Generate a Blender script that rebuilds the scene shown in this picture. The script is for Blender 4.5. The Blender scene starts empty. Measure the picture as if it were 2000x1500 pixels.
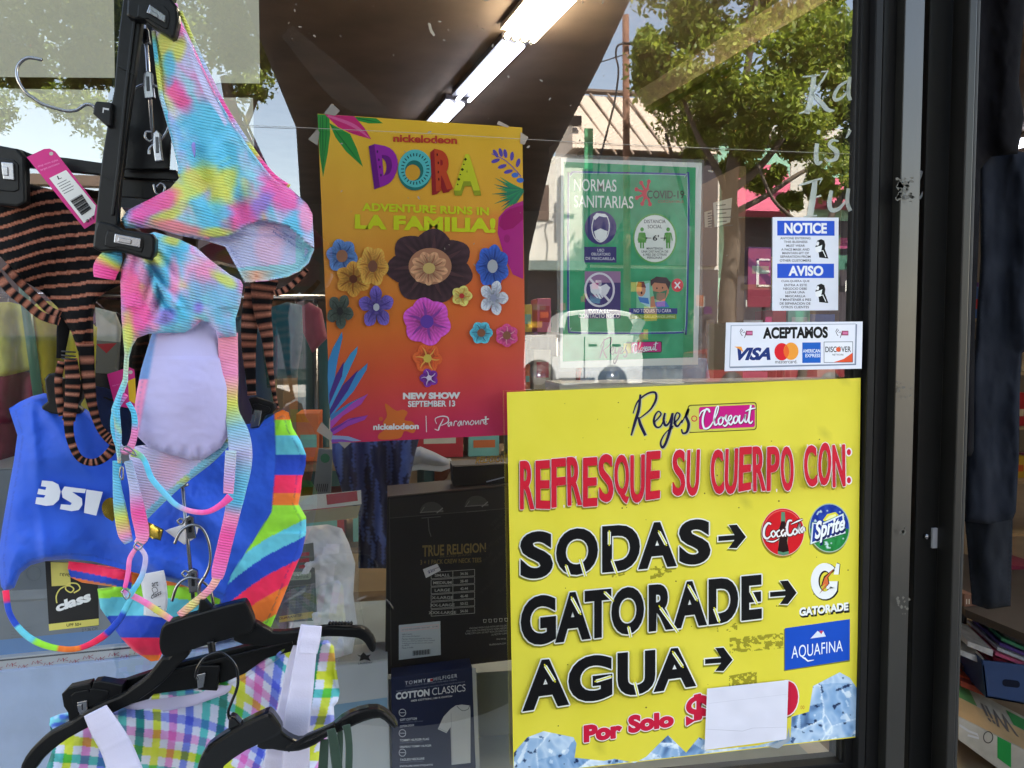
import bpy, bmesh, math, random
import numpy as np
from mathutils import Vector, Matrix
from mathutils.geometry import delaunay_2d_cdt, tessellate_polygon
random.seed(7); rng = np.random.default_rng(7)
R = math.radians
scene = bpy.context.scene
col = scene.collection

# ------------------------------------------------------------------ camera, sky, sun, exposure
F = 1500.0                                   # focal length in photo pixels (photo 2000 x 1500)
CAM = Vector((0.0, -1.05, 1.45)); YAW, PITCH = R(9.5), R(3.0)
cd = bpy.data.cameras.new('camera'); cam = bpy.data.objects.new('camera', cd); col.objects.link(cam)
cd.sensor_width = 36; cd.lens = 27; cd.clip_start = 0.02; cd.clip_end = 500
cam.location = CAM; cam.rotation_euler = (R(90) - PITCH, 0, -YAW)
scene.camera = cam
SUN_EL, SUN_AZ = R(56), R(28)                # azimuth from +Y towards +X
world = bpy.data.worlds.new('World'); scene.world = world; world.use_nodes = True
nt = world.node_tree; nt.nodes.clear()
sky = nt.nodes.new('ShaderNodeTexSky'); sky.sky_type = 'NISHITA'; sky.sun_disc = False
sky.sun_elevation = SUN_EL; sky.sun_rotation = SUN_AZ; sky.dust_density = 0.25; sky.air_density = 1.1
bg = nt.nodes.new('ShaderNodeBackground'); bg.inputs[1].default_value = 0.145
wo = nt.nodes.new('ShaderNodeOutputWorld')
wb = nt.nodes.new('ShaderNodeMix'); wb.data_type = 'RGBA'; wb.blend_type = 'MULTIPLY'; wb.inputs['Factor'].default_value = 1; wb.inputs['B'].default_value = (1.36, 1.10, 0.90, 1)   # the camera's white balance for open shade
nt.links.new(sky.outputs[0], wb.inputs['A']); nt.links.new(wb.outputs['Result'], bg.inputs[0]); nt.links.new(bg.outputs[0], wo.inputs[0])
sd = bpy.data.lights.new('sun', 'SUN'); sd.energy = 5.0; sd.angle = R(0.53); sd.color = (1, 0.95, 0.87)
sun = bpy.data.objects.new('sun', sd); col.objects.link(sun)
sv = Vector((math.sin(SUN_AZ) * math.cos(SUN_EL), math.cos(SUN_AZ) * math.cos(SUN_EL), math.sin(SUN_EL)))
sun.rotation_euler = (-sv).to_track_quat('-Z', 'Y').to_euler(); sun.location = (0, 0, 12)
scene.view_settings.view_transform = 'Standard'; scene.view_settings.look = 'None'
scene.view_settings.gamma = 1; scene.view_settings.exposure = 2.62
scene.view_settings.use_curve_mapping = False
scene.cycles.max_bounces = 10; scene.cycles.transparent_max_bounces = 24
scene.cycles.caustics_reflective = False; scene.cycles.caustics_refractive = False

# ------------------------------------------------------------------ helpers
Fw = Vector((math.sin(YAW) * math.cos(PITCH), math.cos(YAW) * math.cos(PITCH), -math.sin(PITCH)))
Rt = Vector((math.cos(YAW), -math.sin(YAW), 0)); Up = Rt.cross(Fw)
def P(px, py, Y):                            # the point of the plane y = Y that the photo shows at px, py
    d = Fw + Rt * ((px - 1000) / F) + Up * ((750 - py) / F)
    t = (Y - CAM.y) / d.y
    p = CAM + d * t
    return Vector((p.x, Y, p.z))
def Pn(xs, ys, Y):
    xs = np.asarray(xs, float); ys = np.asarray(ys, float); Y = np.asarray(Y, float) + 0 * xs
    a = (xs - 1000) / F; b = (750 - ys) / F
    dx = Fw.x + Rt.x * a + Up.x * b; dy = Fw.y + Rt.y * a + Up.y * b; dz = Fw.z + Up.z * b
    t = (Y - CAM.y) / dy
    return np.stack([CAM.x + dx * t, Y, CAM.z + dz * t], 1)
def lin(c):
    out = []
    for v in c[:3]:
        v = v / 255.0
        out.append(v / 12.92 if v <= 0.04045 else ((v + 0.055) / 1.055) ** 2.4)
    return tuple(out)
def linn(a):
    a = np.clip(np.asarray(a, float) / 255.0, 0, 1)
    return np.where(a <= 0.04045, a / 12.92, ((a + 0.055) / 1.055) ** 2.4)

_m = {}
def mat(name, c=(128, 128, 128), rough=0.6, metal=0.0, bump=0.0, bscale=60.0, var=0.12, vscale=8.0, attr=False, sheen=0.0,
        coat=0.0, emit=None, estr=0.0, alpha=1.0, ribs=None, weave=0.0, spec=0.5, trans=0.0, lines=None):
    if name in _m: return _m[name]
    m = bpy.data.materials.new(name); m.use_nodes = True; n = m.node_tree; b = n.nodes['Principled BSDF']; L = n.links.new
    b.inputs['Roughness'].default_value = rough; b.inputs['Metallic'].default_value = metal
    b.inputs['Specular IOR Level'].default_value = spec
    b.inputs['Coat Weight'].default_value = coat; b.inputs['Coat Roughness'].default_value = 0.12
    if sheen: b.inputs['Sheen Weight'].default_value = sheen; b.inputs['Sheen Roughness'].default_value = 0.5
    if alpha < 1: b.inputs['Alpha'].default_value = alpha
    tc = n.nodes.new('ShaderNodeTexCoord'); src = tc.outputs['Object']
    if attr:
        at = n.nodes.new('ShaderNodeAttribute'); at.attribute_name = 'Col'; base = at.outputs['Color']
    else:
        rgb = n.nodes.new('ShaderNodeRGB'); rgb.outputs[0].default_value = (*lin(c), 1); base = rgb.outputs[0]
    nz = n.nodes.new('ShaderNodeTexNoise'); nz.inputs['Scale'].default_value = vscale; nz.inputs['Detail'].default_value = 6
    L(src, nz.inputs['Vector'])
    mr = n.nodes.new('ShaderNodeMapRange'); mr.inputs['From Min'].default_value = 0.3; mr.inputs['From Max'].default_value = 0.7
    mr.inputs['To Min'].default_value = 1 - var; mr.inputs['To Max'].default_value = 1 + var
    L(nz.outputs['Fac'], mr.inputs['Value'])
    mx = n.nodes.new('ShaderNodeMix'); mx.data_type = 'RGBA'; mx.blend_type = 'MULTIPLY'; mx.inputs['Factor'].default_value = 1
    L(base, mx.inputs['A']); L(mr.outputs['Result'], mx.inputs['B']); L(mx.outputs['Result'], b.inputs['Base Color'])
    mr2 = n.nodes.new('ShaderNodeMapRange'); mr2.inputs['To Min'].default_value = max(0.02, rough - 0.1); mr2.inputs['To Max'].default_value = min(1, rough + 0.1)
    L(nz.outputs['Fac'], mr2.inputs['Value']); L(mr2.outputs['Result'], b.inputs['Roughness'])
    if emit is not None:
        b.inputs['Emission Color'].default_value = (*lin(emit), 1); b.inputs['Emission Strength'].default_value = estr
    if trans: b.inputs['Transmission Weight'].default_value = trans
    h = None
    if bump:
        n2 = n.nodes.new('ShaderNodeTexNoise'); n2.inputs['Scale'].default_value = bscale; n2.inputs['Detail'].default_value = 5
        L(src, n2.inputs['Vector']); h = n2.outputs['Fac']
    if ribs:
        w = n.nodes.new('ShaderNodeTexWave'); w.inputs['Scale'].default_value = ribs[0]; w.bands_direction = 'Y'
        w.inputs['Distortion'].default_value = 0
        uv = n.nodes.new('ShaderNodeUVMap'); uv.uv_map = 'UVMap'
        mp = n.nodes.new('ShaderNodeMapping'); mp.inputs['Rotation'].default_value = (0, 0, ribs[1])
        L(uv.outputs['UV'], mp.inputs['Vector']); L(mp.outputs['Vector'], w.inputs['Vector'])
        if h is None: h = w.outputs['Fac']
        else:
            ad = n.nodes.new('ShaderNodeMath'); ad.operation = 'MULTIPLY_ADD'; ad.inputs[1].default_value = 0.25
            L(h, ad.inputs[0]); L(w.outputs['Fac'], ad.inputs[2]); h = ad.outputs[0]
    if h is not None:
        bp = n.nodes.new('ShaderNodeBump'); bp.inputs['Strength'].default_value = bump if bump else 0.4
        bp.inputs['Distance'].default_value = 0.002
        L(h, bp.inputs['Height']); L(bp.outputs['Normal'], b.inputs['Normal'])
    _m[name] = m
    return m

def thing(name, label, cat, loc=(0, 0, 0), group=None, kind=None):
    o = bpy.data.objects.new(name, None); col.objects.link(o); o.location = loc; o.empty_display_size = 0.05
    o['label'] = label; o['category'] = cat
    if group: o['group'] = group
    if kind: o['kind'] = kind
    return o
def tag(o, label=None, cat=None, group=None, kind=None):
    if label: o['label'] = label
    if cat: o['category'] = cat
    if group: o['group'] = group
    if kind: o['kind'] = kind
    return o
def root_loc(parent):
    v = Vector((0, 0, 0)); p = parent
    while p is not None: v = v + p.location; p = p.parent
    return v
def mesh(name, V, Fc, m, parent=None, smooth=False, cols=None, uvs=None, kind=None):
    """V: list / array of world coordinates"""
    V = np.asarray(V, float).reshape(-1, 3)
    off = root_loc(parent)
    me = bpy.data.meshes.new(name); me.from_pydata((V - np.array(off)).tolist(), [], [list(map(int, f)) for f in Fc])
    if cols is not None:
        a = me.color_attributes.new('Col', 'FLOAT_COLOR', 'POINT')
        c4 = np.ones((len(V), 4)); c4[:, :3] = cols; a.data.foreach_set('color', c4.ravel())
    if uvs is not None:
        ul = me.uv_layers.new(name='UVMap'); li = np.zeros(len(me.loops), int); me.loops.foreach_get('vertex_index', li)
        ul.data.foreach_set('uv', np.asarray(uvs, float)[li].ravel())
    if smooth: me.polygons.foreach_set('use_smooth', [True] * len(me.polygons))
    for mm in (m if isinstance(m, (list, tuple)) else [m]): me.materials.append(mm)
    me.update()
    o = bpy.data.objects.new(name, me); col.objects.link(o)
    if parent is not None: o.parent = parent
    if kind: o['kind'] = kind
    return o
class MB:
    def __init__(s): s.v = []; s.f = []
    def add(s, V, Fc):
        k = len(s.v); s.v += [tuple(p) for p in V]; s.f += [[i + k for i in f] for f in Fc]; return s
    def box(s, a, b):
        x0, y0, z0 = a; x1, y1, z1 = b
        return s.add([(x0, y0, z0), (x1, y0, z0), (x1, y1, z0), (x0, y1, z0), (x0, y0, z1), (x1, y0, z1), (x1, y1, z1), (x0, y1, z1)],
                     [(0, 3, 2, 1), (4, 5, 6, 7), (0, 1, 5, 4), (1, 2, 6, 5), (2, 3, 7, 6), (3, 0, 4, 7)])
    def quadbox(s, q, dy):                    # q: four front points (TL, TR, BR, BL); dy depth vector or float along +Y
        d = Vector((0, dy, 0)) if not isinstance(dy, Vector) else dy
        q = [Vector(p) for p in q]
        return s.add(q + [p + d for p in q], [(0, 3, 2, 1)[::1], (4, 5, 6, 7), (0, 1, 5, 4), (1, 2, 6, 5), (2, 3, 7, 6), (3, 0, 4, 7)])
    def tube(s, path, r, n=8, rb=None, cap=True):   # rb: radius along depth; sections square to the path
        path = [Vector(p) for p in path]; k = len(s.v); m_ = len(path)
        for i, p in enumerate(path):
            t = (path[min(i + 1, m_ - 1)] - path[max(i - 1, 0)])
            t = t.normalized() if t.length > 1e-9 else Vector((0, 0, 1))
            ref = Vector((0, 1, 0)) if abs(t.y) < 0.9 else Vector((1, 0, 0))
            u = t.cross(ref).normalized(); w = u.cross(t).normalized()
            ra = r[i] if hasattr(r, '__len__') else r
            rv = (rb[i] if hasattr(rb, '__len__') else rb) if rb is not None else ra
            for j in range(n):
                an = 2 * math.pi * j / n
                s.v.append(tuple(p + u * (ra * math.cos(an)) + w * (rv * math.sin(an))))
        for i in range(m_ - 1):
            for j in range(n):
                a = k + i * n + j; b = k + i * n + (j + 1) % n
                s.f.append([a, b, b + n, a + n])
        if cap:
            s.f.append([k + j for j in range(n)][::-1]); s.f.append([k + (m_ - 1) * n + j for j in range(n)])
        return s
    def prism(s, pts, y0, y1):               # pts (x, z) outline, filled between two depths
        n = len(pts); tri = tessellate_polygon([[Vector((p[0], p[1], 0)) for p in pts]])
        V = [(p[0], y0, p[1]) for p in pts] + [(p[0], y1, p[1]) for p in pts]
        Fc = [list(t) for t in tri] + [[i + n for i in t][::-1] for t in tri] + [[i, (i + 1) % n, (i + 1) % n + n, i + n] for i in range(n)]
        return s.add(V, Fc)
    def build(s, name, m, parent=None, smooth=False, kind=None, fix=True):
        o = mesh(name, s.v, s.f, m, parent, smooth, kind=kind)
        if fix:
            bm = bmesh.new(); bm.from_mesh(o.data); bmesh.ops.recalc_face_normals(bm, faces=bm.faces); bm.to_mesh(o.data); bm.free()
        return o
def bevel(o, w, seg=2):
    bm = bmesh.new(); bm.from_mesh(o.data)
    bmesh.ops.remove_doubles(bm, verts=bm.verts, dist=1e-6)
    es = [e for e in bm.edges if len(e.link_faces) == 2 and e.calc_face_angle(0) > 0.6]
    bmesh.ops.bevel(bm, geom=es, offset=w, segments=seg, affect='EDGES', profile=0.5, clamp_overlap=True)
    bm.to_mesh(o.data); bm.free()
    return o
def smooth_line(pts, n=8):
    pts = [tuple(map(float, p)) for p in pts]
    if len(pts) < 3: return pts
    out = []; k = len(pts)
    for i in range(k - 1):
        p0 = pts[max(i - 1, 0)]; p1 = pts[i]; p2 = pts[i + 1]; p3 = pts[min(i + 2, k - 1)]
        for j in range(n):
            t = j / n
            out.append(tuple(0.5 * (2 * b + (c - a) * t + (2 * a - 5 * b + 4 * c - d) * t * t + (3 * b - a - 3 * c + d) * t ** 3) for a, b, c, d in zip(p0, p1, p2, p3)))
    out.append(pts[-1]); return out
def closed_smooth(pts, n=6):
    k = len(pts); out = []
    for i in range(k):
        p0, p1, p2, p3 = pts[i - 1], pts[i], pts[(i + 1) % k], pts[(i + 2) % k]
        for j in range(n):
            t = j / n
            out.append(tuple(0.5 * (2 * b + (c - a) * t + (2 * a - 5 * b + 4 * c - d) * t * t + (3 * b - a - 3 * c + d) * t ** 3) for a, b, c, d in zip(p0, p1, p2, p3)))
    return out

# ---- numpy noise
_tab = rng.random((256, 256))
def vn(x, y):
    x = np.asarray(x, float); y = np.asarray(y, float)
    xi = np.floor(x).astype(int); yi = np.floor(y).astype(int); fx = x - xi; fy = y - yi
    fx = fx * fx * (3 - 2 * fx); fy = fy * fy * (3 - 2 * fy)
    a = _tab[xi & 255, yi & 255]; b = _tab[(xi + 1) & 255, yi & 255]; c = _tab[xi & 255, (yi + 1) & 255]; d = _tab[(xi + 1) & 255, (yi + 1) & 255]
    return (a * (1 - fx) + b * fx) * (1 - fy) + (c * (1 - fx) + d * fx) * fy
def fbm(x, y, o=4):
    s = 0; a = 0.5; t = 0
    for i in range(o): s = s + a * vn(x * 2 ** i + 17 * i, y * 2 ** i + 31 * i); t += a; a *= 0.5
    return s / t
def inside(poly, x, y):
    poly = np.asarray(poly, float); x = np.asarray(x, float); y = np.asarray(y, float); r = np.zeros(x.shape, bool); j = len(poly) - 1
    for i in range(len(poly)):
        xi, yi = poly[i]; xj, yj = poly[j]
        if yi != yj:
            c = ((yi > y) != (yj > y)) & (x < (xj - xi) * (y - yi) / (yj - yi) + xi); r ^= c
        j = i
    return r
def edist(poly, x, y):
    poly = np.asarray(poly, float); d = np.full(np.shape(x), 1e9)
    for i in range(len(poly)):
        a = poly[i - 1]; b = poly[i]; ab = b - a; L2 = max(1e-9, ab @ ab)
        t = np.clip(((x - a[0]) * ab[0] + (y - a[1]) * ab[1]) / L2, 0, 1)
        d = np.minimum(d, np.hypot(x - a[0] - t * ab[0], y - a[1] - t * ab[1]))
    return d
def resample(poly, s):
    out = []
    for i in range(len(poly)):
        a = np.array(poly[i], float); b = np.array(poly[(i + 1) % len(poly)], float); n = max(1, int(round(np.hypot(*(b - a)) / s)))
        for j in range(n): out.append(tuple(a + (b - a) * j / n))
    return out
def region(poly, step):
    """triangulated fill of a pixel outline: pts (n,2), triangles, number of boundary points"""
    bd = resample(poly, step); x0, y0 = np.min(bd, 0); x1, y1 = np.max(bd, 0)
    gx, gy = np.meshgrid(np.arange(x0 + step / 2, x1, step), np.arange(y0 + step / 2, y1, step * 0.87))
    gx = gx.astype(float); gx[1::2] += step / 2; gx = gx.ravel(); gy = gy.ravel()
    k = inside(bd, gx, gy); gx = gx[k]; gy = gy[k]
    k = edist(bd, gx, gy) > step * 0.45; gx = gx[k]; gy = gy[k]
    n = len(bd); pts = [Vector(p) for p in bd] + [Vector((a, b)) for a, b in zip(gx, gy)]
    r = delaunay_2d_cdt(pts, [(i, (i + 1) % n) for i in range(n)], [], 1, 1e-5)
    vo = np.array([tuple(v) for v in r[0]]); tr = np.array([tuple(f) for f in r[2] if len(f) == 3])
    cx = vo[tr].mean(1); k = inside(bd, cx[:, 0], cx[:, 1]); tr = tr[k]
    return vo, tr, bd
def cloth(name, outline, Y, m, paint, height=None, step=4.0, thick=0.0015, puff=0.004, edge=10.0, parent=None, smooth_outline=0, uvrot=0):
    """a piece of fabric: outline in photo pixels laid on the plane y=Y, with folds and rolled edges, front and back skins joined at the rim"""
    if smooth_outline: outline = closed_smooth(outline, smooth_outline)
    vo, tr, bd = region(outline, step)
    x, y = vo[:, 0], vo[:, 1]; d = edist(bd, x, y)
    roll = puff * (1 - np.exp(-d / edge)); h = roll + (height(x, y) * np.minimum(1, d / (edge * 0.8) + 0.35) if height is not None else 0)
    Yv = Y(x, y) if callable(Y) else Y
    A = Pn(x, y, Yv - h); B = Pn(x, y, Yv - h * 0.8 + thick * (0.15 + 0.85 * np.minimum(1, d / 4)))
    n = len(vo); bdn = len(bd)
    on = d < 1e-3; cnt = {}
    for t in tr.tolist():
        for a, b in ((t[0], t[1]), (t[1], t[2]), (t[2], t[0])):
            if (b, a) in cnt: cnt.pop((b, a))
            else: cnt[(a, b)] = 1
    Fc = [list(t) for t in tr.tolist()] + [[i + n for i in t][::-1] for t in tr.tolist()] + [[b, a, a + n, b + n] for a, b in cnt]
    c = linn(paint(x, y)); C = np.concatenate([c, c]); V = np.concatenate([A, B])
    uv = np.stack([V[:, 0], V[:, 2]], 1)
    return mesh(name, V, Fc, m, parent, True, C, uv)
def strap(name, pts, Y, w, m, paint=None, th=0.0012, parent=None, n=8, sm=8, closed=False):
    """flat band along a pixel path; w width in px (number or list); Y number or list per control point"""
    k = len(pts); ws = w if hasattr(w, '__len__') else [w] * k; Ys = Y if hasattr(Y, '__len__') else [Y] * k
    pp = [(p[0], p[1], ws[i], Ys[i]) for i, p in enumerate(pts)]
    pp = smooth_line(pp, sm); pa = [P(p[0], p[1], p[3]) for p in pp]
    sc = [(1.05 + p[3]) / F for p in pp]
    th = th * 0.45 if name != 'cuff_ruffle' else th
    mb = MB().tube(pa, [p[2] * 0.5 * s for p, s in zip(pp, sc)], n, [th] * len(pp))
    xs = np.repeat([p[0] for p in pp], n); ys = np.repeat([p[1] for p in pp], n); tt = np.repeat(np.linspace(0, 1, len(pp)), n)
    if paint is None: return mesh(name, mb.v, mb.f, m, parent, True)
    c = linn(paint(xs, ys, tt)); V = np.array(mb.v)
    return mesh(name, V, mb.f, m, parent, True, c, np.stack([V[:, 0], V[:, 2]], 1))
def wire(name, pts, Y, r, m, parent=None, sm=8, n=8):
    Ys = Y if hasattr(Y, '__len__') else [Y] * len(pts)
    pp = smooth_line([(p[0], p[1], Ys[i]) for i, p in enumerate(pts)], sm)
    return MB().tube([P(*p) for p in pp], r, n).build(name, m, parent, True)
def plate(name, pts, Y, th, m, parent=None, bev=0.0012, sm=0, flat=True):
    """a moulded piece: pixel outline on plane y=Y, thickness th behind it, rounded edges"""
    if sm: pts = closed_smooth(pts, sm)
    q = [P(p[0], p[1], Y) for p in pts]
    o = MB().prism([(p.x, p.z) for p in q], Y, Y + th).build(name, m, parent)
    if bev:
        bm = bmesh.new(); bm.from_mesh(o.data)
        bmesh.ops.dissolve_limit(bm, angle_limit=0.01, verts=bm.verts, edges=bm.edges)
        es = [e for e in bm.edges if len(e.link_faces) == 2 and e.calc_face_angle(0) > 1.0]
        bmesh.ops.bevel(bm, geom=es, offset=bev, segments=2, affect='EDGES', profile=0.6, clamp_overlap=True)
        bm.to_mesh(o.data); bm.free()
    return o

# ---- flat print: layers of coloured film, each a hair in front of the last
_fc = {}
def glyphs(s, off=0.0, shear=0.0, sp=1.0, line=1.0):
    k = (s, off, shear, sp, line)
    if k in _fc: return _fc[k]
    cu = bpy.data.curves.new('t', 'FONT'); cu.body = s; cu.offset = off; cu.shear = shear; cu.space_character = sp; cu.space_line = line
    cu.align_x = 'CENTER' if '\n' in s else 'LEFT'; cu.resolution_u = 5; cu.fill_mode = 'FRONT'
    ob = bpy.data.objects.new('t', cu); col.objects.link(ob)
    dg = bpy.context.evaluated_depsgraph_get(); me = bpy.data.meshes.new_from_object(ob.evaluated_get(dg))
    V = np.array([v.co[:2] for v in me.vertices]); Fc = [list(p.vertices) for p in me.polygons]
    bpy.data.objects.remove(ob); bpy.data.curves.remove(cu); bpy.data.meshes.remove(me)
    _fc[k] = (V, Fc); return _fc[k]
class Print:
    STEP = 0.000014
    def __init__(s, parent, Y, m=None): s.parent = parent; s.Y = Y; s.Y0 = Y; s.m = m or mat('printed_film', attr=True, rough=0.5, var=0.03, vscale=30, spec=0.18, bump=0.12, bscale=7); s.v = []; s.f = []; s.c = []
    def _add(s, xy, Fc, c, lift=True):
        if lift: s.Y -= s.STEP
        xy = np.asarray(xy, float); A = Pn(xy[:, 0], xy[:, 1], s.Y); k = len(s.v); s.v += A.tolist(); s.f += [[i + k for i in f] for f in Fc]
        cc = linn(c); s.c += (np.tile(cc, (len(xy), 1)) if cc.ndim == 1 else cc).tolist()
    def poly(s, pts, c, sm=0, lift=True):
        if sm: pts = closed_smooth(pts, sm)
        tri = tessellate_polygon([[Vector((p[0], p[1], 0)) for p in pts]])
        s._add(pts, [list(t) for t in tri], c, lift); return s
    def rect(s, x0, y0, x1, y1, c, k0=0.0, k1=None, lift=True):      # k0: slope of the top edge, k1 of the bottom edge (px per px)
        k1 = k0 if k1 is None else k1
        return s.poly([(x0, y0), (x1, y0 + k0 * (x1 - x0)), (x1, y1 + k1 * (x1 - x0)), (x0, y1)], c, 0, lift)
    def disc(s, x, y, rx, ry, c, n=40, lift=True): return s.poly([(x + rx * math.cos(6.2832 * i / n), y + ry * math.sin(6.2832 * i / n)) for i in range(n)], c, 0, lift)
    def ring(s, x, y, rx, ry, w, c, a0=0, a1=6.2832, n=40):
        pts = [(x + rx * math.cos(a0 + (a1 - a0) * i / n), y + ry * math.sin(a0 + (a1 - a0) * i / n)) for i in range(n + 1)]
        return s.line(pts, w, c)
    def line(s, pts, w, c, sm=0, lift=True):
        ws = list(w) if hasattr(w, '__len__') else [w] * len(pts)
        pp = [(p[0], p[1], ws[i]) for i, p in enumerate(pts)]
        if sm: pp = smooth_line(pp, sm)
        a = np.array(pp); t = np.gradient(a[:, :2], axis=0); t /= np.maximum(1e-6, np.hypot(t[:, 0], t[:, 1]))[:, None]
        nn = np.stack([-t[:, 1], t[:, 0]], 1); hw = a[:, 2:3] / 2
        L = a[:, :2] + nn * hw; Q = a[:, :2] - nn * hw; n = len(a)
        s._add(np.concatenate([L, Q]), [[i, i + 1, i + 1 + n, i + n] for i in range(n - 1)], c, lift); return s
    def quad(s, txt, q, c, off=0.0, shear=0.0, sp=1.0, ref=None, d=(0, 0), line=1.0):
        """text stretched so that its ink box fills the pixel quad TL, TR, BR, BL"""
        V, Fc = glyphs(txt, off, shear, sp, line); V0 = glyphs(txt, ref, shear, sp, line)[0] if ref is not None else V
        mn = V0.min(0); mx = V0.max(0); u = ((V - mn) / (mx - mn)); q = np.array(q, float) + np.array(d)
        a = u[:, :1]; b = 1 - u[:, 1:]
        xy = (q[0] * (1 - a) + q[1] * a) * (1 - b) + (q[3] * (1 - a) + q[2] * a) * b
        s._add(xy, Fc, c); return s
    def text(s, txt, x0, y0, x1, y1, c, k0=0.0, k1=None, **kw):
        k1 = k0 if k1 is None else k1; w = x1 - x0
        return s.quad(txt, [(x0, y0), (x1, y0 + k0 * w), (x1, y1 + k1 * w), (x0, y1)], c, **kw)
    def field(s, poly, step, paint):                                   # a finely coloured area
        vo, tr, bd = region(poly, step); s._add(vo, tr.tolist(), paint(vo[:, 0], vo[:, 1])); return s
    def fat(s, txt, q, c, r, off=0.0, shear=0.0, sp=1.0, d=(0, 0), line=1.0):
        for i in range(8): s.quad(txt, q, c, off, shear, sp, None, (d[0] + r * math.cos(i * 0.7854), d[1] + r * math.sin(i * 0.7854)), line)
        return s.quad(txt, q, c, off, shear, sp, None, d, line)
    def end(s, name, kind=None, keep=False):
        if keep: s.Y0 = s.Y
        s.Y = s.Y0 - s.STEP
        if s.v: o = mesh(name, s.v, s.f, s.m, s.parent, False, np.array(s.c), kind=kind); s.v = []; s.f = []; s.c = []; return o
def sheet(name, q, Y, th, m, parent, nx=16, bend=None, cols=None):
    """a poster sheet between four pixel corners with thickness"""
    q = np.array(q, float); V = []; C = []
    for j in range(nx + 1):
        for i in range(nx + 1):
            a = i / nx; b = j / nx; p = (q[0] * (1 - a) + q[1] * a) * (1 - b) + (q[3] * (1 - a) + q[2] * a) * b; V.append(p)
    V = np.array(V); A = Pn(V[:, 0], V[:, 1], Y); B = Pn(V[:, 0], V[:, 1], Y + th); n = nx + 1; N = n * n
    Fc = []
    for j in range(nx):
        for i in range(nx):
            k = j * n + i; Fc.append([k, k + n, k + n + 1, k + 1]); Fc.append([N + k, N + k + 1, N + k + n + 1, N + k + n])
    bd = [i for i in range(n)] + [j * n + nx for j in range(1, n)] + [nx * n + i for i in range(nx - 1, -1, -1)] + [j * n for j in range(nx - 1, 0, -1)]
    for i in range(len(bd)): a, b = bd[i], bd[(i + 1) % len(bd)]; Fc.append([a, b, b + N, a + N])
    c = None
    if cols is not None: c = linn(cols(V[:, 0], V[:, 1])); c = np.concatenate([c, c])
    return mesh(name, np.concatenate([A, B]), Fc, m, parent, False, c)

# ------------------------------------------------------------------ materials
BLACKP = mat('black_plastic', (11, 11, 12), rough=0.36, spec=.3, var=0.25, vscale=14, bump=0.10, bscale=180)
BLACKM = mat('black_anodised', (15, 15, 16), rough=0.5, metal=0.0, spec=.22, var=0.3, vscale=6, bump=0.03, bscale=90)
CHROME = mat('chromed_wire', (150, 150, 154), rough=0.24, metal=1.0, var=0.08)
DARKWIRE = mat('black_chromed_wire', (60, 60, 62), rough=0.22, metal=0.9)
CLOTH = mat('swim_fabric', attr=True, rough=0.72, var=0.04, vscale=25, sheen=0.25, bump=0.08, bscale=900)
RIB = mat('ribbed_swim_fabric', attr=True, rough=0.7, var=0.05, vscale=25, sheen=0.25, bump=0.55, bscale=500, ribs=(105, R(14)))
COTTON = mat('cotton_fabric', attr=True, rough=0.9, var=0.08, vscale=14, sheen=0.2, bump=0.25, bscale=600)
CARD = mat('painted_carton', attr=True, rough=0.55, var=0.07, vscale=9, bump=0.05, bscale=120)
def plain(n, c, **k): return mat(n, c, **k)

# ------------------------------------------------------------------ ground
concrete = plain('concrete', (150, 146, 138), rough=0.9, bump=0.4, bscale=30, var=0.18, vscale=3)
asphalt = plain('asphalt', (68, 68, 70), rough=0.9, bump=0.5, bscale=80, var=0.2, vscale=2)
def flat(name, x0, y0, x1, y1, z, m, th=0.1):
    o = MB().box((x0, y0, z - th), (x1, y1, z)).build(name, m); o['kind'] = 'structure'; return o
flat('ground', -220, -260, 220, 120, -0.35, asphalt, 0.2)
flat('sidewalk', -40, -3.6, 60, -0.02, 0.0, concrete, 0.3)
flat('kerb', -40, -3.78, 60, -3.602, 0.012, plain('kerb_stone', (165, 160, 150), rough=0.9, bump=0.4, var=0.2), 0.3)
flat('road', -80, -22.5, 100, -3.79, -0.14, asphalt, 0.15)
mk = plain('road_paint', (215, 190, 60), rough=0.7, var=0.2, vscale=20)
for yy in (-13.0, -13.25): flat('road_line', -80, yy - 0.1, 100, yy, -0.136, mk, 0.003)
flat('far_sidewalk', -80, -27.0, 100, -22.51, 0.0, concrete, 0.3)

# ------------------------------------------------------------------ the shop
stucco = plain('painted_stucco', (196, 188, 172), rough=0.9, bump=0.5, bscale=60)
brown = plain('brown_painted_ceiling', (146, 126, 112), rough=0.75, bump=0.35, bscale=14, var=0.22, vscale=2.2)
shop = thing('shop_building', 'pale stucco shopfront building around the display window', 'building', (0, 0.2, 0))
XL, XR, YB, ZC = -4.2, 7.5, 11.0, 3.55
W = lambda n, a, b, m=stucco: MB().box(a, b).build(n, m, shop)
W('facade_wall', (XL, 0.03, 0), (0.74, 0.22, 0.76)); W('facade_wall', (XL, 0.03, 2.95), (XR, 0.3, 10.5))  # unseen upper wall, made this tall to shade the leaves near the shop
W('facade_wall', (XL, 0.03, 0.76), (-1.75, 0.22, 2.95)); W('facade_wall', (2.55, 0.03, 0), (XR, 0.22, 2.95))
inner = plain('interior_wall_paint', (140, 128, 112), rough=0.85, var=0.15, vscale=1.5, bump=0.1)
W('side_wall', (XL - 0.2, 0.03, 0), (XL, YB, 10.5), inner); W('side_wall', (XR, 0.03, 0), (XR + 0.2, YB, 10.5), inner)
W('back_wall', (XL, YB, 0), (XR, YB + 0.2, 10.5), inner)
W('ceiling', (XL, 0.302, ZC), (XR, YB, ZC + 0.2), brown); W('roof', (XL - 0.2, 0.03, 10.5), (XR + 0.2, YB + 0.2, 10.65), stucco)
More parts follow.
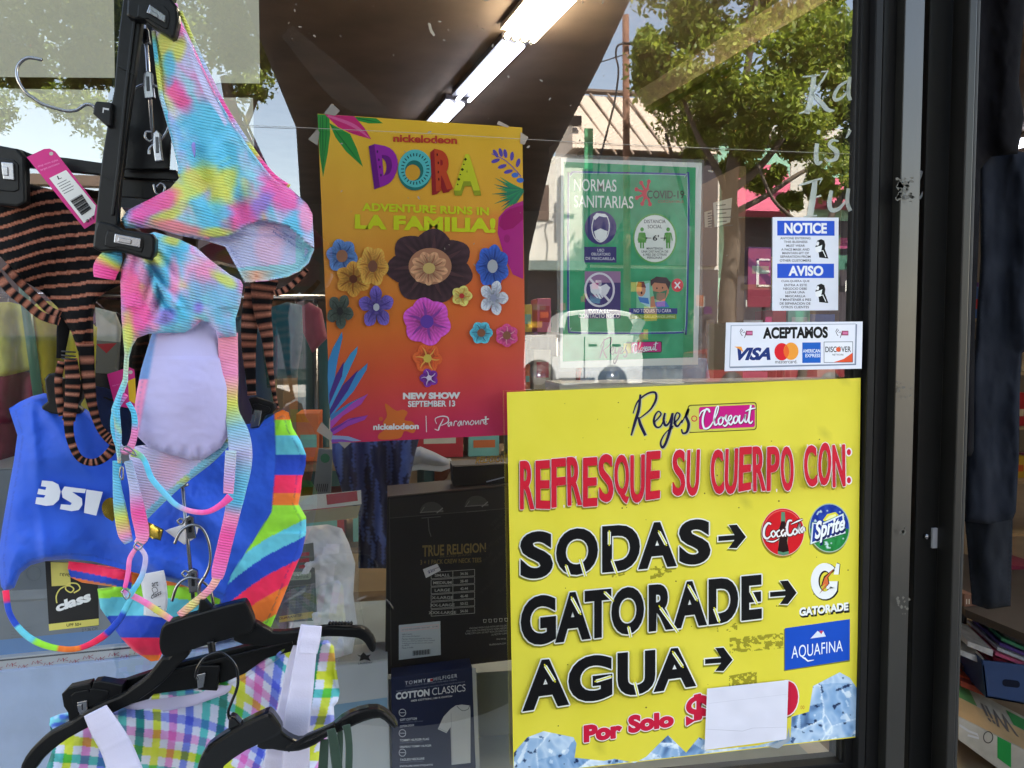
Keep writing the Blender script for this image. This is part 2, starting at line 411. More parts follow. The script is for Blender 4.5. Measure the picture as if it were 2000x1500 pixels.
fl = MB().box((XL, 0.0, -0.2), (XR, YB, 0.004)).build('shop_floor', plain('beige_floor_tile', (158, 138, 112), rough=0.5, var=0.15, vscale=4)); fl['kind'] = 'structure'
# the long ceiling beam and the duct beside it, running into the shop
dirv = Vector((math.sin(R(-9.9)), math.cos(R(-9.9)), 0)); sdv = Vector((dirv.y, -dirv.x, 0))
def ceil_pt(px, py, z):
    d = Fw + Rt * ((px - 1000) / F) + Up * ((750 - py) / F); t = (z - CAM.z) / d.z; return CAM + d * t
def along(p, w, h, l0, l1):
    mb = MB(); a = p + dirv * l0 - sdv * w / 2; b = p + dirv * l1 - sdv * w / 2
    q = [a, a + sdv * w, b + sdv * w, b]; return mb.add([tuple(v) for v in q] + [(v.x, v.y, v.z + h) for v in q], [(0, 3, 2, 1), (4, 5, 6, 7), (0, 1, 5, 4), (1, 2, 6, 5), (2, 3, 7, 6), (3, 0, 4, 7)])
bp = ceil_pt(1430, 118, 3.38)
bm_ = along(bp, 0.09, 0.168, -3.5, 3.2).build('ceiling_beam', plain('tan_painted_wood', (150, 126, 98), rough=0.7, var=0.12), shop)
bp = ceil_pt(1475, 118, 3.46); along(bp, 0.07, 0.088, -3.5, 3.0).build('ceiling_beam', plain('tan_painted_wood', (150, 126, 98)), shop)

# ------------------------------------------------------------------ storefront window and door frame
glass = bpy.data.materials.new('window_glass'); glass.use_nodes = True; n = glass.node_tree; n.nodes.clear()
tb = n.nodes.new('ShaderNodeBsdfTransparent'); tb.inputs[0].default_value = (0.97, 0.98, 0.975, 1); gb = n.nodes.new('ShaderNodeBsdfGlossy'); gb.inputs['Roughness'].default_value = 0.0
lw = n.nodes.new('ShaderNodeLayerWeight'); lw.inputs[0].default_value = 0.5; pw = n.nodes.new('ShaderNodeMath'); pw.operation = 'POWER'; pw.inputs[1].default_value = 5.0; ml = n.nodes.new('ShaderNodeMath'); ml.operation = 'MULTIPLY_ADD'; ml.inputs[1].default_value = 0.75; ml.inputs[2].default_value = 0.215
mxs = n.nodes.new('ShaderNodeMixShader'); oo = n.nodes.new('ShaderNodeOutputMaterial')
n.links.new(lw.outputs['Facing'], pw.inputs[0]); n.links.new(pw.outputs[0], ml.inputs[0]); n.links.new(ml.outputs[0], mxs.inputs[0]); n.links.new(tb.outputs[0], mxs.inputs[1]); n.links.new(gb.outputs[0], mxs.inputs[2]); n.links.new(mxs.outputs[0], oo.inputs[0])
win = thing('storefront_window', 'large plate glass display window in a black aluminium frame', 'shop window', (0, 0, 0.8))
xg = P(1660, 700, 0).x
gp = mesh('glass_pane', [(-1.7, 0, 0.79), (xg + 0.012, 0, 0.79), (xg + 0.012, 0, 2.9), (-1.7, 0, 2.9)], [(0, 1, 2, 3)], glass, win)
gask = plain('black_rubber', (22, 22, 22), rough=0.6)
def vbar(name, pxa, pxb, Yf, Yb, m, parent, z0=0.0, z1=2.95, bev=0.0012):
    a = P(pxa, 700, Yf).x; b = P(pxb, 700, Yf).x
    o = MB().box((a, Yf, z0), (b, Yb, z1)).build(name, m, parent)
    return bevel(o, bev, 2) if bev else o
vbar('gasket', 1660, 1668, -0.004, 0.02, gask, win, 0.8, 2.9)
vbar('frame_post', 1668, 1695, -0.012, 0.03, BLACKM, win, 0.76)
vbar('frame_post', 1695, 1709, -0.026, 0.03, BLACKM, win, 0.0)
vbar('frame_post', 1709.5, 1746, -0.016, 0.028, BLACKM, win, 0.0)
zb = P(1400, 1478, 0).z
o = MB().box((-1.7, -0.03, 0.70), (P(1694, 700, 0).x - 0.001, 0.027, 0.80)).build('sill', BLACKM, win); bevel(o, 0.002)
o = MB().box((-1.7, -0.010, 0.80), (P(1664, 700, 0).x, 0.024, 0.812)).build('glazing_bead', BLACKM, win); bevel(o, 0.001)
MB().box((-1.75, -0.02, 2.9), (0.72, 0.028, 2.95)).build('head_rail', BLACKM, win)
MB().box((-1.75, -0.02, 0.7), (-1.701, 0.028, 2.9)).build('frame_post', BLACKM, win)
# door frame: worn aluminium face, black door edge with its lock, second strip
dr = thing('door_frame', 'worn black and grey aluminium door frame beside the shop window', 'door frame', (0.8, 0, 0))
worn = mat('worn_aluminium', (36, 35, 32), rough=0.36, metal=0.3, var=0.22, vscale=5, bump=0.05, bscale=70)
xa, xb = P(1747, 700, -0.03).x, P(1788, 700, 0.012).x
o = MB().prism([(xa, 0), (xb, 0), (xb, 2.95), (xa, 2.95)], 0, 0).v
q0 = Vector((xa, -0.034, 0)); q1 = Vector((P(1788, 700, -0.02).x, -0.02, 0))
mb = MB().add([(q0.x, q0.y, 0), (q1.x, q1.y, 0), (q1.x, q1.y, 2.95), (q0.x, q0.y, 2.95), (q0.x, 0.028, 0), (q1.x, 0.028, 0), (q1.x, 0.028, 2.95), (q0.x, 0.028, 2.95)],
              [(0, 1, 2, 3), (4, 7, 6, 5), (0, 4, 5, 1), (3, 2, 6, 7), (1, 5, 6, 2), (0, 3, 7, 4)])
bevel(mb.build('jamb', worn, dr), 0.0012)
door = thing('shop_door', 'black metal shop door seen edge on with a small round lock', 'door', (0.86, 0.05, 0.02))
blk = plain('black_painted_metal', (9, 10, 10), rough=0.5, spec=.25, var=0.3, bump=0.05)
x0, x1 = P(1797, 700, 0.035).x, P(1867, 700, 0.02).x
DS = MB().box((x0, 0.035, 0.02), (x1, 0.09, 2.4)).build('door_stile', blk, door); bevel(DS, 0.002)
c = P(1808, 1047, 0.035); MB().tube([c, c + Vector((0, -0.006, 0))], [0.0055, 0.004], 16).build('lock_cylinder', CHROME, door, True)
a, b = P(1819, 1031, 0.035), P(1827, 1069, 0.035); MB().box((a.x, 0.031, b.z), (b.x, 0.036, a.z)).build('latch_plate', plain('brushed_steel', (176, 176, 182), rough=0.45, metal=0.1), door)
a, b = P(1868, 700, 0.0), P(1884, 700, 0.0)
dr2 = thing('door_jamb', 'slim grey brown metal strip standing between the open door and the dark clothes', 'door frame', (a.x, 0, 0))
bevel(MB().box((a.x, -0.005, 0), (b.x, 0.03, 2.95)).build('jamb_strip', mat('dull_aluminium', (31, 30, 28), rough=0.4, metal=0.3, var=0.3, vscale=4), dr2), 0.002)
a2 = P(1893, 700, 0.0); bevel(MB().box((b.x + 0.001, -0.002, 0), (a2.x, 0.03, 2.95)).build('weather_strip', gask, dr2), 0.002)
# scuffs and glue remains on the frame
pr = Print(dr, -0.0345); 
for k in range(70):
    zx, zy, zw, zh = [(1752, 345, 32, 50), (1752, 345, 32, 50), (1752, 742, 30, 44), (1750, 1168, 30, 34), (1756, 1030, 14, 14)][k % 5]; x = zx + rng.random() * zw; y = zy + rng.random() * zh; r = (1.5 + rng.random() * 5) * (1 if k % 5 < 2 else .5)
    pr.poly([(x + r * math.cos(a) * (0.5 + rng.random()), y + r * math.sin(a) * (0.5 + rng.random())) for a in np.linspace(0, 5.6, 7)], (96, 94, 88), lift=False)
pr.end('scuff_mark')
pr = Print(door, 0.0344)
pr.poly([(1795, 95), (1800, 105), (1803, 135), (1800, 143), (1795, 147)], (120, 108, 100)); pr.poly([(1798, 332), (1803, 335), (1800, 345), (1797, 352), (1796, 340)], (100, 104, 108)); pr.line([(1796, 388), (1800, 382), (1802, 374)], [5, 4, 1], (110, 114, 118)); pr.end('sticker_scrap')

# ------------------------------------------------------------------ lights in the shop
tubem = mat('lit_fluorescent_tube', (255, 250, 235), emit=(255, 240, 208), estr=7.5, var=0.0)
tubem2 = mat('lit_cool_fluorescent_tube', (235, 240, 255), emit=(232, 238, 255), estr=3.2, var=0.0)
white_en = plain('white_enamel', (200, 198, 190), rough=0.35)
def fixture(px, py, ntube, length, label, m, gap=0.062):
    p = ceil_pt(px, py, 3.44); r = thing('fluorescent_light', label, 'ceiling light', tuple(p), 'fluorescent lights along the shop ceiling')
    wd = gap * ntube + 0.03
    o = along(p, wd, 0.03, 0.0, length); o.v = [(v[0], v[1], v[2] + 0.07) for v in o.v]; o.build('housing', white_en, r)
    for k in range(ntube):
        s = sdv * ((k - (ntube - 1) / 2) * gap)
        MB().tube([p + s + dirv * 0.03 + Vector((0, 0, 0.03)), p + s + dirv * (length - 0.03) + Vector((0, 0, 0.03))], 0.019, 8).build('tube', m, r, True)
        for e in (0.012, length - 0.012): MB().tube([p + s + dirv * (e - 0.012) + Vector((0, 0, 0.03)), p + s + dirv * (e + 0.012) + Vector((0, 0, 0.03))], 0.022, 8).build('tube_cap', plain('tube_cap_grey', (110, 105, 95), rough=0.4, metal=0.5), r, True)
    return r
L1 = fixture(1016, 84, 4, -2.6, 'bright four tube warm white light nearest the window', tubem)
L2 = fixture(966, 150, 3, 0.01, 'x', tubem2) if 0 else None
def fix2(pxa, pya, pxb, pyb, n_, label):
    a = ceil_pt(pxa, pya, 3.44); b = ceil_pt(pxb, pyb, 3.44); r = thing('fluorescent_light', label, 'ceiling light', tuple(a), 'fluorescent lights along the shop ceiling')
    d = (b - a).normalized(); s_ = Vector((d.y, -d.x, 0)); wd = 0.2
    q = [a - s_ * wd / 2, a + s_ * wd / 2, b + s_ * wd / 2, b - s_ * wd / 2]
    MB().add([(v.x, v.y, v.z + 0.06) for v in q] + [(v.x, v.y, v.z + 0.1) for v in q], [(0, 3, 2, 1), (4, 5, 6, 7), (0, 1, 5, 4), (1, 2, 6, 5), (2, 3, 7, 6), (3, 0, 4, 7)]).build('housing', plain('galvanised_housing', (96, 92, 98), rough=0.4, metal=0.2), r)
    for k in range(n_):
        o_ = s_ * ((k - (n_ - 1) / 2) * 0.098)
        MB().tube([a + o_ + Vector((0, 0, 0.03)), b + o_ + Vector((0, 0, 0.03))], 0.014, 8).build('tube', tubem2, r, True)
fix2(1008, 97, 905, 203, 2, 'pair of cool white tubes just beyond the bright fixture')
fix2(893, 210, 845, 260, 2, 'far pair of cool tubes running down behind the orange poster')
for k, (xx, yy) in enumerate([(5.6, 2.6), (6.4, 6.0), (-3.5, 2.2)]):
    lab = ['out of view tube light over the door side aisle', 'rear tube light over the far right aisle', 'tube light over the left hand aisle'][k]
    r = thing('fluorescent_light', lab, 'ceiling light', (xx, yy, 3.44), 'fluorescent lights along the shop ceiling')
    MB().box((xx - 0.1, yy - 0.6, 3.5), (xx + 0.1, yy + 0.6, 3.54)).build('housing', white_en, r)
    for s in (-0.05, 0.05): MB().tube([(xx + s, yy - 0.58, 3.47), (xx + s, yy + 0.58, 3.47)], 0.019, 8).build('tube', tubem2, r, True)

# ------------------------------------------------------------------ across the street (seen in the glass): V gives the place behind the viewer that the mirror shows at a photo pixel
def V(px, py, D): p = P(px, py, D); return Vector((p.x, -D, p.z))
def leaves(name, centres, n, size, m, parent, spread, seed=1, squash=0.8):
    g = np.random.default_rng(seed); cs = np.array([[c[0], c[1], c[2]] for c in centres]); rs = np.array([c[3] for c in centres])
    cl = []; per = max(3, n // (len(cs) * 12))
    for c, r in zip(cs, rs):
        for _ in range(12):                                   # clumps on the shell of each bough
            d = g.normal(size=3); d /= np.linalg.norm(d); d[2] *= squash; cc = c + d * r * (0.55 + 0.45 * g.random())
            cl.append(cc + g.normal(size=(per, 3)) * spread * r)
    pts = np.concatenate(cl); k = len(pts)
    u = g.normal(size=(k, 3)); u /= np.linalg.norm(u, axis=1)[:, None]; w = np.cross(u, g.normal(size=(k, 3))); w /= np.linalg.norm(w, axis=1)[:, None]
    s = (size * (0.6 + 0.8 * g.random(k)))[:, None]
    Vv = np.stack([pts - u * s, pts + w * s * 0.45, pts + u * s, pts - w * s * 0.45], 1).reshape(-1, 3)
    t = g.random(k); base = np.array([[100, 120, 40]]) * (1 - t[:, None]) + np.array([[176, 186, 72]]) * t[:, None]
    return mesh(name, Vv, [[4 * i, 4 * i + 1, 4 * i + 2, 4 * i + 3] for i in range(k)], m, parent, False, np.repeat(linn(base), 4, 0), kind='stuff')
leafm = mat('leaves', attr=True, rough=0.5, var=0.25, vscale=1.2)
lb = leafm.node_tree.nodes['Principled BSDF']; nl = leafm.node_tree
tr_ = nl.nodes.new('ShaderNodeBsdfTranslucent'); ms_ = nl.nodes.new('ShaderNodeMixShader'); ms_.inputs[0].default_value = 0.5
cs_ = [l.from_socket for l in nl.links if l.to_socket == lb.inputs['Base Color']][0]; nl.links.new(cs_, tr_.inputs[0])
ou = [x for x in nl.nodes if x.type == 'OUTPUT_MATERIAL'][0]; nl.links.new(lb.outputs[0], ms_.inputs[1]); nl.links.new(tr_.outputs[0], ms_.inputs[2]); nl.links.new(ms_.outputs[0], ou.inputs[0])
bark = plain('tree_bark', (92, 80, 68), rough=0.95, bump=0.8, bscale=18, var=0.3, vscale=4)
def tree(label, base, limbs, crown, nleaf, leaf, spread, seed, group='street trees'):
    t = thing('street_tree', label, 'tree', tuple(base), group)
    MB().tube(*limbs[0], 12).build('trunk', bark, t, True)
    for lp, lr in limbs[1:]: MB().tube(lp, lr, 8).build('limb', bark, t, True)
    leaves('crown', crown, nleaf, leaf, leafm, t, spread, seed)
    return t
def limb(pxs, D, r0, r1, jit=0.0, seed=0):
    g = random.Random(seed); n_ = len(pxs); pp = smooth_line([(x, y) for x, y in pxs], 4)
    return ([V(x, y, D + jit * g.uniform(-1, 1)) for x, y in pp], [r0 + (r1 - r0) * i / (len(pp) - 1) for i in range(len(pp))])
D = 21.5
tree('leafy green street tree filling the upper right of the glass reflection', V(1425, 770, D),
     [limb([(1425, 775), (1420, 600), (1430, 480), (1425, 380), (1440, 280)], D, 0.30, 0.2),
      limb([(1425, 390), (1400, 330), (1360, 260), (1330, 180)], D, 0.13, 0.06), limb([(1430, 370), (1480, 330), (1540, 250), (1580, 150)], D, 0.14, 0.06),
      limb([(1440, 300), (1450, 200), (1470, 60), (1480, -60)], D, 0.16, 0.07), limb([(1425, 420), (1500, 380), (1560, 340), (1640, 300)], D, 0.1, 0.05)],
     [(*V(x, y, D + dz), r) for x, y, dz, r in [(1290, 150, 0, 0.85), (1330, 60, .6, 1.0), (1390, 150, -1, 1.1), (1450, 40, 1, 1.3), (1540, 90, -1, 1.3), (1620, 40, 0, 1.2), (1500, 190, -1.5, 1.1), (1600, 190, 0.5, 1.1), (1390, 250, 0.6, .8), (1470, 260, -.5, .8), (1300, -40, 0, 1.2), (1430, -90, 0, 1.4), (1580, -80, 0, 1.4), (1560, 270, 1, .7), (1270, 90, -.5, .5), (1680, 110, 0, 1.2), (1720, 220, 0, 1.0), (1430, 330, 1, .4), (1490, 345, 1.5, .55), (1600, 360, 1.5, .5), (1540, 395, 1.8, .35), (1655, 300, 1, .6)]],
     52000, 0.115, 0.20, 3)
tree('tree with bare leaning branches reflected among the pink awnings', V(1350, 770, 24.5),
     [limb([(1350, 770), (1345, 600), (1360, 450), (1350, 330), (1355, 250)], 24.5, 0.22, 0.12), limb([(1355, 400), (1375, 300), (1385, 240)], 24.5, 0.1, 0.05),
      limb([(1350, 440), (1320, 330), (1300, 260)], 24.5, 0.1, 0.05)],
     [(*V(x, y, 24.5), r) for x, y, r in [(1340, 220, 1.0), (1290, 190, .6), (1400, 210, 0.9), (1360, 300, .35)]], 5000, 0.09, 0.26, 9)
tree('small tree with a forked trunk reflected nearest the window frame', V(1580, 770, 20),
     [limb([(1560, 770), (1580, 640), (1600, 520), (1620, 430), (1660, 360)], 20, 0.15, 0.08), limb([(1600, 520), (1560, 440), (1510, 390), (1480, 320)], 20, 0.07, 0.04)],
     [(*V(x, y, 20), r) for x, y, r in [(1620, 310, .55), (1660, 360, .45), (1600, 250, .6)]], 2500, 0.075, 0.26, 10)
# left: lighter crowns against the sky
D = 15.0
tree('thin leaved street tree reflected over the beige panels at left', V(430, 800, D),
     [limb([(420, 830), (425, 600), (440, 420), (455, 250), (440, 150)], D, 0.2, 0.1), limb([(450, 260), (400, 170), (350, 90), (250, 10)], D, 0.09, 0.04),
      limb([(445, 320), (500, 190), (520, 90)], D, 0.08, 0.03), limb([(440, 330), (360, 200), (220, 150), (120, 100)], D, 0.08, 0.03), limb([(210, 150), (170, 90), (110, 60)], D, 0.05, 0.02)],
     [(*V(x, y, D + dz), r) for x, y, dz, r in [(190, 60, 0, .9), (60, 130, .5, .7), (110, 180, 0, .5), (180, 230, 0, .45), (300, 40, 0, .9), (420, 60, -.5, .6), (60, -10, 0, 1.2), (470, -30, 0, .9), (330, 170, 0, .6), (480, 170, 0, .35), (550, 130, 0, .5), (-60, 120, 0, .9), (250, 290, .5, .4), (-20, 220, 0, .4)]],
     15000, 0.055, 0.22, 4)
# dark trunk right behind the viewer that keeps the middle of the glass free of reflections
D = 2.2
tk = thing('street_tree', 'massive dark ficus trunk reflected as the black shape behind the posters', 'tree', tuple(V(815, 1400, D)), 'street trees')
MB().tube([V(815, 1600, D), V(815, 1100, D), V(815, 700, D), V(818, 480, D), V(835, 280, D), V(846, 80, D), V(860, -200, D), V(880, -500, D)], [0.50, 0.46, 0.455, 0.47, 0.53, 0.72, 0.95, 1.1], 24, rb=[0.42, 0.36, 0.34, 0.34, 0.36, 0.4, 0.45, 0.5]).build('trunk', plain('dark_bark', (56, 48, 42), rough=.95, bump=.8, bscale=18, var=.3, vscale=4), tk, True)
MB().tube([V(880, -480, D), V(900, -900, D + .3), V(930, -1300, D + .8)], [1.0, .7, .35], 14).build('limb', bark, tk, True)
leaves('added_foliage', [(*V(x, y, 3.3), r) for x, y, r in [(-260, 40, .34), (-120, -60, .36), (-60, 60, .26), (60, -40, .34), (110, 60, .26), (220, -60, .34), (250, 50, .26), (360, -40, .32), (400, 60, .24), (480, -20, .3), (440, -160, .4), (200, -200, .4), (0, -220, .4), (-200, -200, .4), (490, 100, .14), (30, 120, .14), (180, 130, .12)]], 26000, 0.020, leafm, tk, 0.24, 21)  # leaves added close by so the upper left glass mirrors less sky
leaves('crown', [(-1.8, -3.4, 6.6, 1.0), (0.2, -3.4, 7.0, 1.2), (2.2, -3.4, 6.8, 1.0)], 5000, 0.07, leafm, tk, 0.25, 12)
# buildings
white_w = plain('white_plaster', (214, 208, 196), rough=0.9, bump=0.2, var=0.12, vscale=0.5); tanm = plain('tan_metal_panel', (196, 176, 156), rough=0.6, var=0.1, vscale=0.6)
dkw = plain('dark_window_glass', (40, 36, 36), rough=0.2); 
def vb(mbx, x0, y0, x1, y1, D, dep):          # box whose face towards the shop fills a pixel rectangle of the mirror image
    a = V(x0, y0, D); b = V(x1, y1, D); return mbx.box((min(a.x, b.x), -D - dep, min(a.z, b.z)), (max(a.x, b.x), -D, max(a.z, b.z)))
B1 = thing('store_building', 'white store with a tan ribbed mansard top reflected across the street', 'building', tuple(V(1200, 720, 28)))
vb(MB(), 760, 292, 1400, 760, 28, 9).build('wall', white_w, B1); vb(MB(), 1030, 430, 1040, 431, 27.99, 0.01)
a = V(1125, 185, 29.5); b = V(1400, 300, 27.6)
MB().add([(V(1118, 300, 27.6).x, -27.6, b.z), (b.x, -27.6, b.z), (b.x, -29.5, a.z), (V(1118, 185, 29.5).x, -29.5, a.z), (V(1118, 300, 27.6).x, -31, b.z), (b.x, -31, b.z), (b.x, -31, a.z), (V(1118, 185, 29.5).x, -31, a.z)],
         [(0, 1, 2, 3), (4, 7, 6, 5), (0, 3, 7, 4), (1, 5, 6, 2), (3, 2, 6, 7), (0, 4, 5, 1)]).build('roof', tanm, B1)
rb_ = MB()
for i in range(9):
    x = 1085 + i * 34; p0 = V(x, 183, 29.45); p1 = V(x + 85, 302, 27.5); rb_.tube([p0, p1], 0.05, 6)
rb_.build('roof_rib', plain('dark_tan_metal', (140, 118, 100)), B1)
vb(MB(), 1118, 176, 1402, 187, 29.4, 0.4).build('cornice', plain('brown_trim', (110, 92, 78)), B1)
vb(MB(), 1036, 360, 1072, 430, 27.95, 0.04).build('window', plain('brown_shutter', (98, 78, 66)), B1); vb(MB(), 1112, 225, 1136, 245, 27.9, 0.2).build('window', dkw, B1)
vb(MB(), 1144, 302, 1400, 520, 27.85, 0.14).build('shop_opening', plain('shop_opening_shade', (58, 50, 56)), B1); vb(MB(), 1020, 520.5, 1400, 720, 27.9, 0.09).build('shop_opening', plain('shop_opening_shade', (58, 50, 56)), B1)  # flat dark panels: shade under the mansard and inside is painted on
vb(MB(), 1036, 508, 1143, 528, 27.2, 0.5).build('awning_edge', plain('pale_mint_paint', (190, 205, 190)), B1)
g_ = random.Random(5)
for i in range(26):
    x = 1030 + g_.random() * 350; y = 535 + g_.random() * 120; w = 6 + g_.random() * 22; h = 8 + g_.random() * 26; cc = g_.choice([(200, 60, 90), (230, 180, 60), (120, 190, 200), (220, 220, 210), (120, 60, 130), (60, 110, 90), (230, 120, 60)])
    vb(MB(), x, y, x + w, y + h, 27.6 - i * 0.015, 0.01).build('shop_banner', plain('banner_%d_%d_%d' % cc, cc), B1)
B2 = thing('store_building', 'mint green store with pink awnings reflected behind the trees', 'building', tuple(V(1600, 720, 29)))
mint = plain('mint_plaster', (150, 200, 172), rough=0.9, var=0.12, vscale=0.6)
vb(MB(), 1402, 285, 1900, 740, 29, 8).build('wall', mint, B2); vb(MB(), 1402, 240, 1900, 284, 28.8, 8).build('parapet', white_w, B2)
pk = plain('pink_awning', (190, 84, 108), rough=0.8)
for x0, x1, y0, y1 in [(1415, 1565, 318, 415), (1592, 1720, 345, 400)]:
    a = V(x0, y0, 28.9); b = V(x1, y1, 27.6); MB().add([(a.x, -28.95, a.z), (b.x, -28.95, a.z), (b.x, -27.5, b.z), (a.x, -27.5, b.z), (a.x, -28.95, b.z), (b.x, -28.95, b.z)], [(0, 3, 2, 1), (0, 4, 3), (1, 2, 5), (4, 5, 2, 3), (0, 1, 5, 4)]).build('awning', pk, B2)
vb(MB(), 1545, 305, 1585, 440, 27.3, 0.05).build('banner', white_w, B2); vb(MB(), 1420, 425, 1900, 720, 28.95, 0.04).build('shop_opening', plain('shop_opening_shade', (58, 50, 56)), B2)
for i in range(18):
    x = 1430 + g_.random() * 240; y = 430 + g_.random() * 190; w = 6 + g_.random() * 30; h = 8 + g_.random() * 26; cc = g_.choice([(220, 60, 80), (230, 180, 60), (120, 190, 200), (225, 225, 215), (150, 60, 100), (60, 110, 90)])
    vb(MB(), x, y, x + w, y + h, 28.5 - i * 0.015, 0.01).build('shop_banner', plain('banner_%d_%d_%d' % cc, cc), B2)
B3 = thing('store_building', 'low cream building reflected behind the left hand trees', 'building', tuple(V(200, 720, 30)))
vb(MB(), -700, 345, 250, 740, 30, 8).build('wall', plain('cream_plaster', (210, 198, 172), rough=0.9, var=0.15), B3); vb(MB(), 250.5, 380, 740, 740, 31, 8).build('wall', plain('grey_plaster', (150, 146, 142), rough=0.9), B3)
vb(MB(), -700, 420, 740, 720, 29.9, 0.05).build('shop_opening', plain('shop_opening_shade', (58, 50, 56)), B3)
vb(MB(), -700, 335, 252, 345, 29.7, 0.5).build('cornice', plain('brown_trim', (110, 92, 78)), B3)
# pole and its cable
pl = thing('utility_pole', 'tall brown wooden utility pole with a looping cable reflected in the glass', 'utility pole', tuple(V(1224, 720, 25)))
MB().tube([V(1226, 760, 25), V(1222, 30, 25)], [0.14, 0.12], 10).build('pole', plain('weathered_wood', (120, 84, 66), rough=0.9, bump=0.5, bscale=20, var=0.25), pl, True)
cb = plain('black_cable', (30, 30, 34), rough=0.6)
MB().tube([V(x, y, 24.7) for x, y in smooth_line([(1218, 85), (1206, 90), (1203, 110), (1208, 140), (1200, 200), (1185, 260), (1172, 310), (1168, 340)], 5)], 0.035, 6).build('cable', cb, pl, True)
MB().tube([V(x, y, 24.9) for x, y in smooth_line([(700, 190), (1000, 160), (1140, 130), (1215, 108)], 5)], 0.02, 6).build('cable', cb, pl, True)
MB().tube([V(1215, 84, 24.8), V(1260, 88, 24.8)], 0.05, 6).build('cross_arm', cb, pl, True)
sg = thing('street_banner', 'narrow green banner on its post reflected above the green poster', 'banner', tuple(V(1148, 720, 23))); vb(MB(), 1142, 250, 1158, 330, 26.5, 0.06).build('banner_cloth', plain('green_banner', (70, 150, 100)), sg); vb(MB(), 1149, 330.5, 1151, 760, 26.5, 0.06).build('post', cb, sg)
# white vehicle across the street
car = thing('parked_car', 'white utility vehicle reflected low over the green poster', 'car', tuple(V(1130, 765, 23)), 'cars parked across the street')
wp = plain('white_car_paint', (186, 186, 182), rough=0.3, coat=0.6, var=0.02)
def pxprism(mbx, pts, D, dep):
    q = [V(x, y, D) for x, y in pts]; return mbx.prism([(p.x, p.z) for p in q], -D - dep, -D)
ocx, ocy = 1052, 738
arch = [(ocx - 34 * math.cos(t), ocy - 36 * math.sin(t)) for t in np.linspace(0.0, math.pi, 9)]
body = [(905, 668), (960, 657), (1035, 654), (1096, 654), (1160, 655), (1248, 655), (1256, 700), (1254, 748), (1228, 750)] + [(1196 + 30 * math.cos(t), 748 - 34 * math.sin(t)) for t in np.linspace(0, math.pi, 9)] + [(1100, 752)] + arch[::-1] + [(960, 752), (905, 740)]
bevel(pxprism(MB(), body, 23, 1.8).build('body', wp, car), 0.03)
roof = [(1086, 655), (1096, 618), (1110, 608), (1150, 604), (1205, 605), (1235, 611), (1262, 628), (1250, 655)]
bevel(pxprism(MB(), roof, 23.1, 1.6).build('cabin', wp, car), 0.03)
for pts in ([(1101, 652), (1108, 618), (1133, 614), (1135, 652)], [(1150, 652), (1150, 613), (1184, 613), (1187, 652)], [(1202, 652), (1200, 614), (1226, 618), (1236, 634), (1230, 652)]): pxprism(MB(), pts, 23.07, 0.05).build('window', dkw, car)
for wx in (1052, 1196):
    c = V(wx, 738, 22.98); MB().tube([c, c + Vector((0, -0.25, 0))], 0.42, 20).build('tyre', gask, car, True); MB().tube([c + Vector((0, 0.01, 0)), c + Vector((0, -0.1, 0))], [0.24, 0.2], 12).build('rim', CHROME, car, True)
vb(MB(), 1196, 672, 1212, 676, 22.985, 0.02).build('door_handle', gask, car); vb(MB(), 1150, 672, 1166, 676, 22.985, 0.02).build('door_handle', gask, car)
vb(MB(), 1141, 658, 1142.2, 742, 22.985, 0.02).build('door_gap', gask, car); vb(MB(), 1192, 658, 1193.2, 720, 22.985, 0.02).build('door_gap', gask, car); vb(MB(), 1092, 738, 1162, 744, 22.95, 0.06).build('side_step', gask, car)
vb(MB(), 1246, 664, 1255, 684, 22.97, 0.05).build('tail_lamp', plain('red_lens', (150, 20, 24), rough=.2), car); vb(MB(), 1093, 640, 1101, 652, 22.85, 0.12).build('wing_mirror', gask, car)
car2 = thing('parked_car', 'dark red car reflected low between the tree trunks', 'car', tuple(V(1500, 765, 20)), 'cars parked across the street')
rp = plain('red_car_paint', (120, 24, 30), rough=0.3, coat=0.5)
bevel(pxprism(MB(), [(1380, 690), (1440, 680), (1480, 645), (1580, 642), (1640, 680), (1680, 690), (1682, 752), (1378, 752)], 20, 1.8).build('body', rp, car2), 0.04)
pxprism(MB(), [(1452, 680), (1485, 650), (1575, 648), (1622, 680)], 19.98, 0.03).build('window', dkw, car2)
for wx in (1430, 1622): c = V(wx, 750, 19.97); MB().tube([c, c + Vector((0, -0.25, 0))], 0.36, 20).build('tyre', gask, car2, True)
rs = thing('round_sign', 'red banner with a pale bracket mark reflected left of the notice', 'sign', tuple(V(1495, 720, 21.5)))
vb(MB(), 1462, 485, 1515, 600, 20.9, 0.05).build('sign_panel', plain('dark_red_vinyl', (120, 30, 52)), rs); vb(MB(), 1489, 600, 1492, 760, 20.95, 0.05).build('post', cb, rs)
pr = MB(); 
for a, b in (((1478, 505), (1482, 560)), ((1478, 505), (1504, 509)), ((1478, 556), (1504, 560)), ((1488, 528), (1504, 532))): vb(pr, a[0], a[1], b[0], b[1], 20.88, 0.015)
pr.build('emblem', white_w, rs)

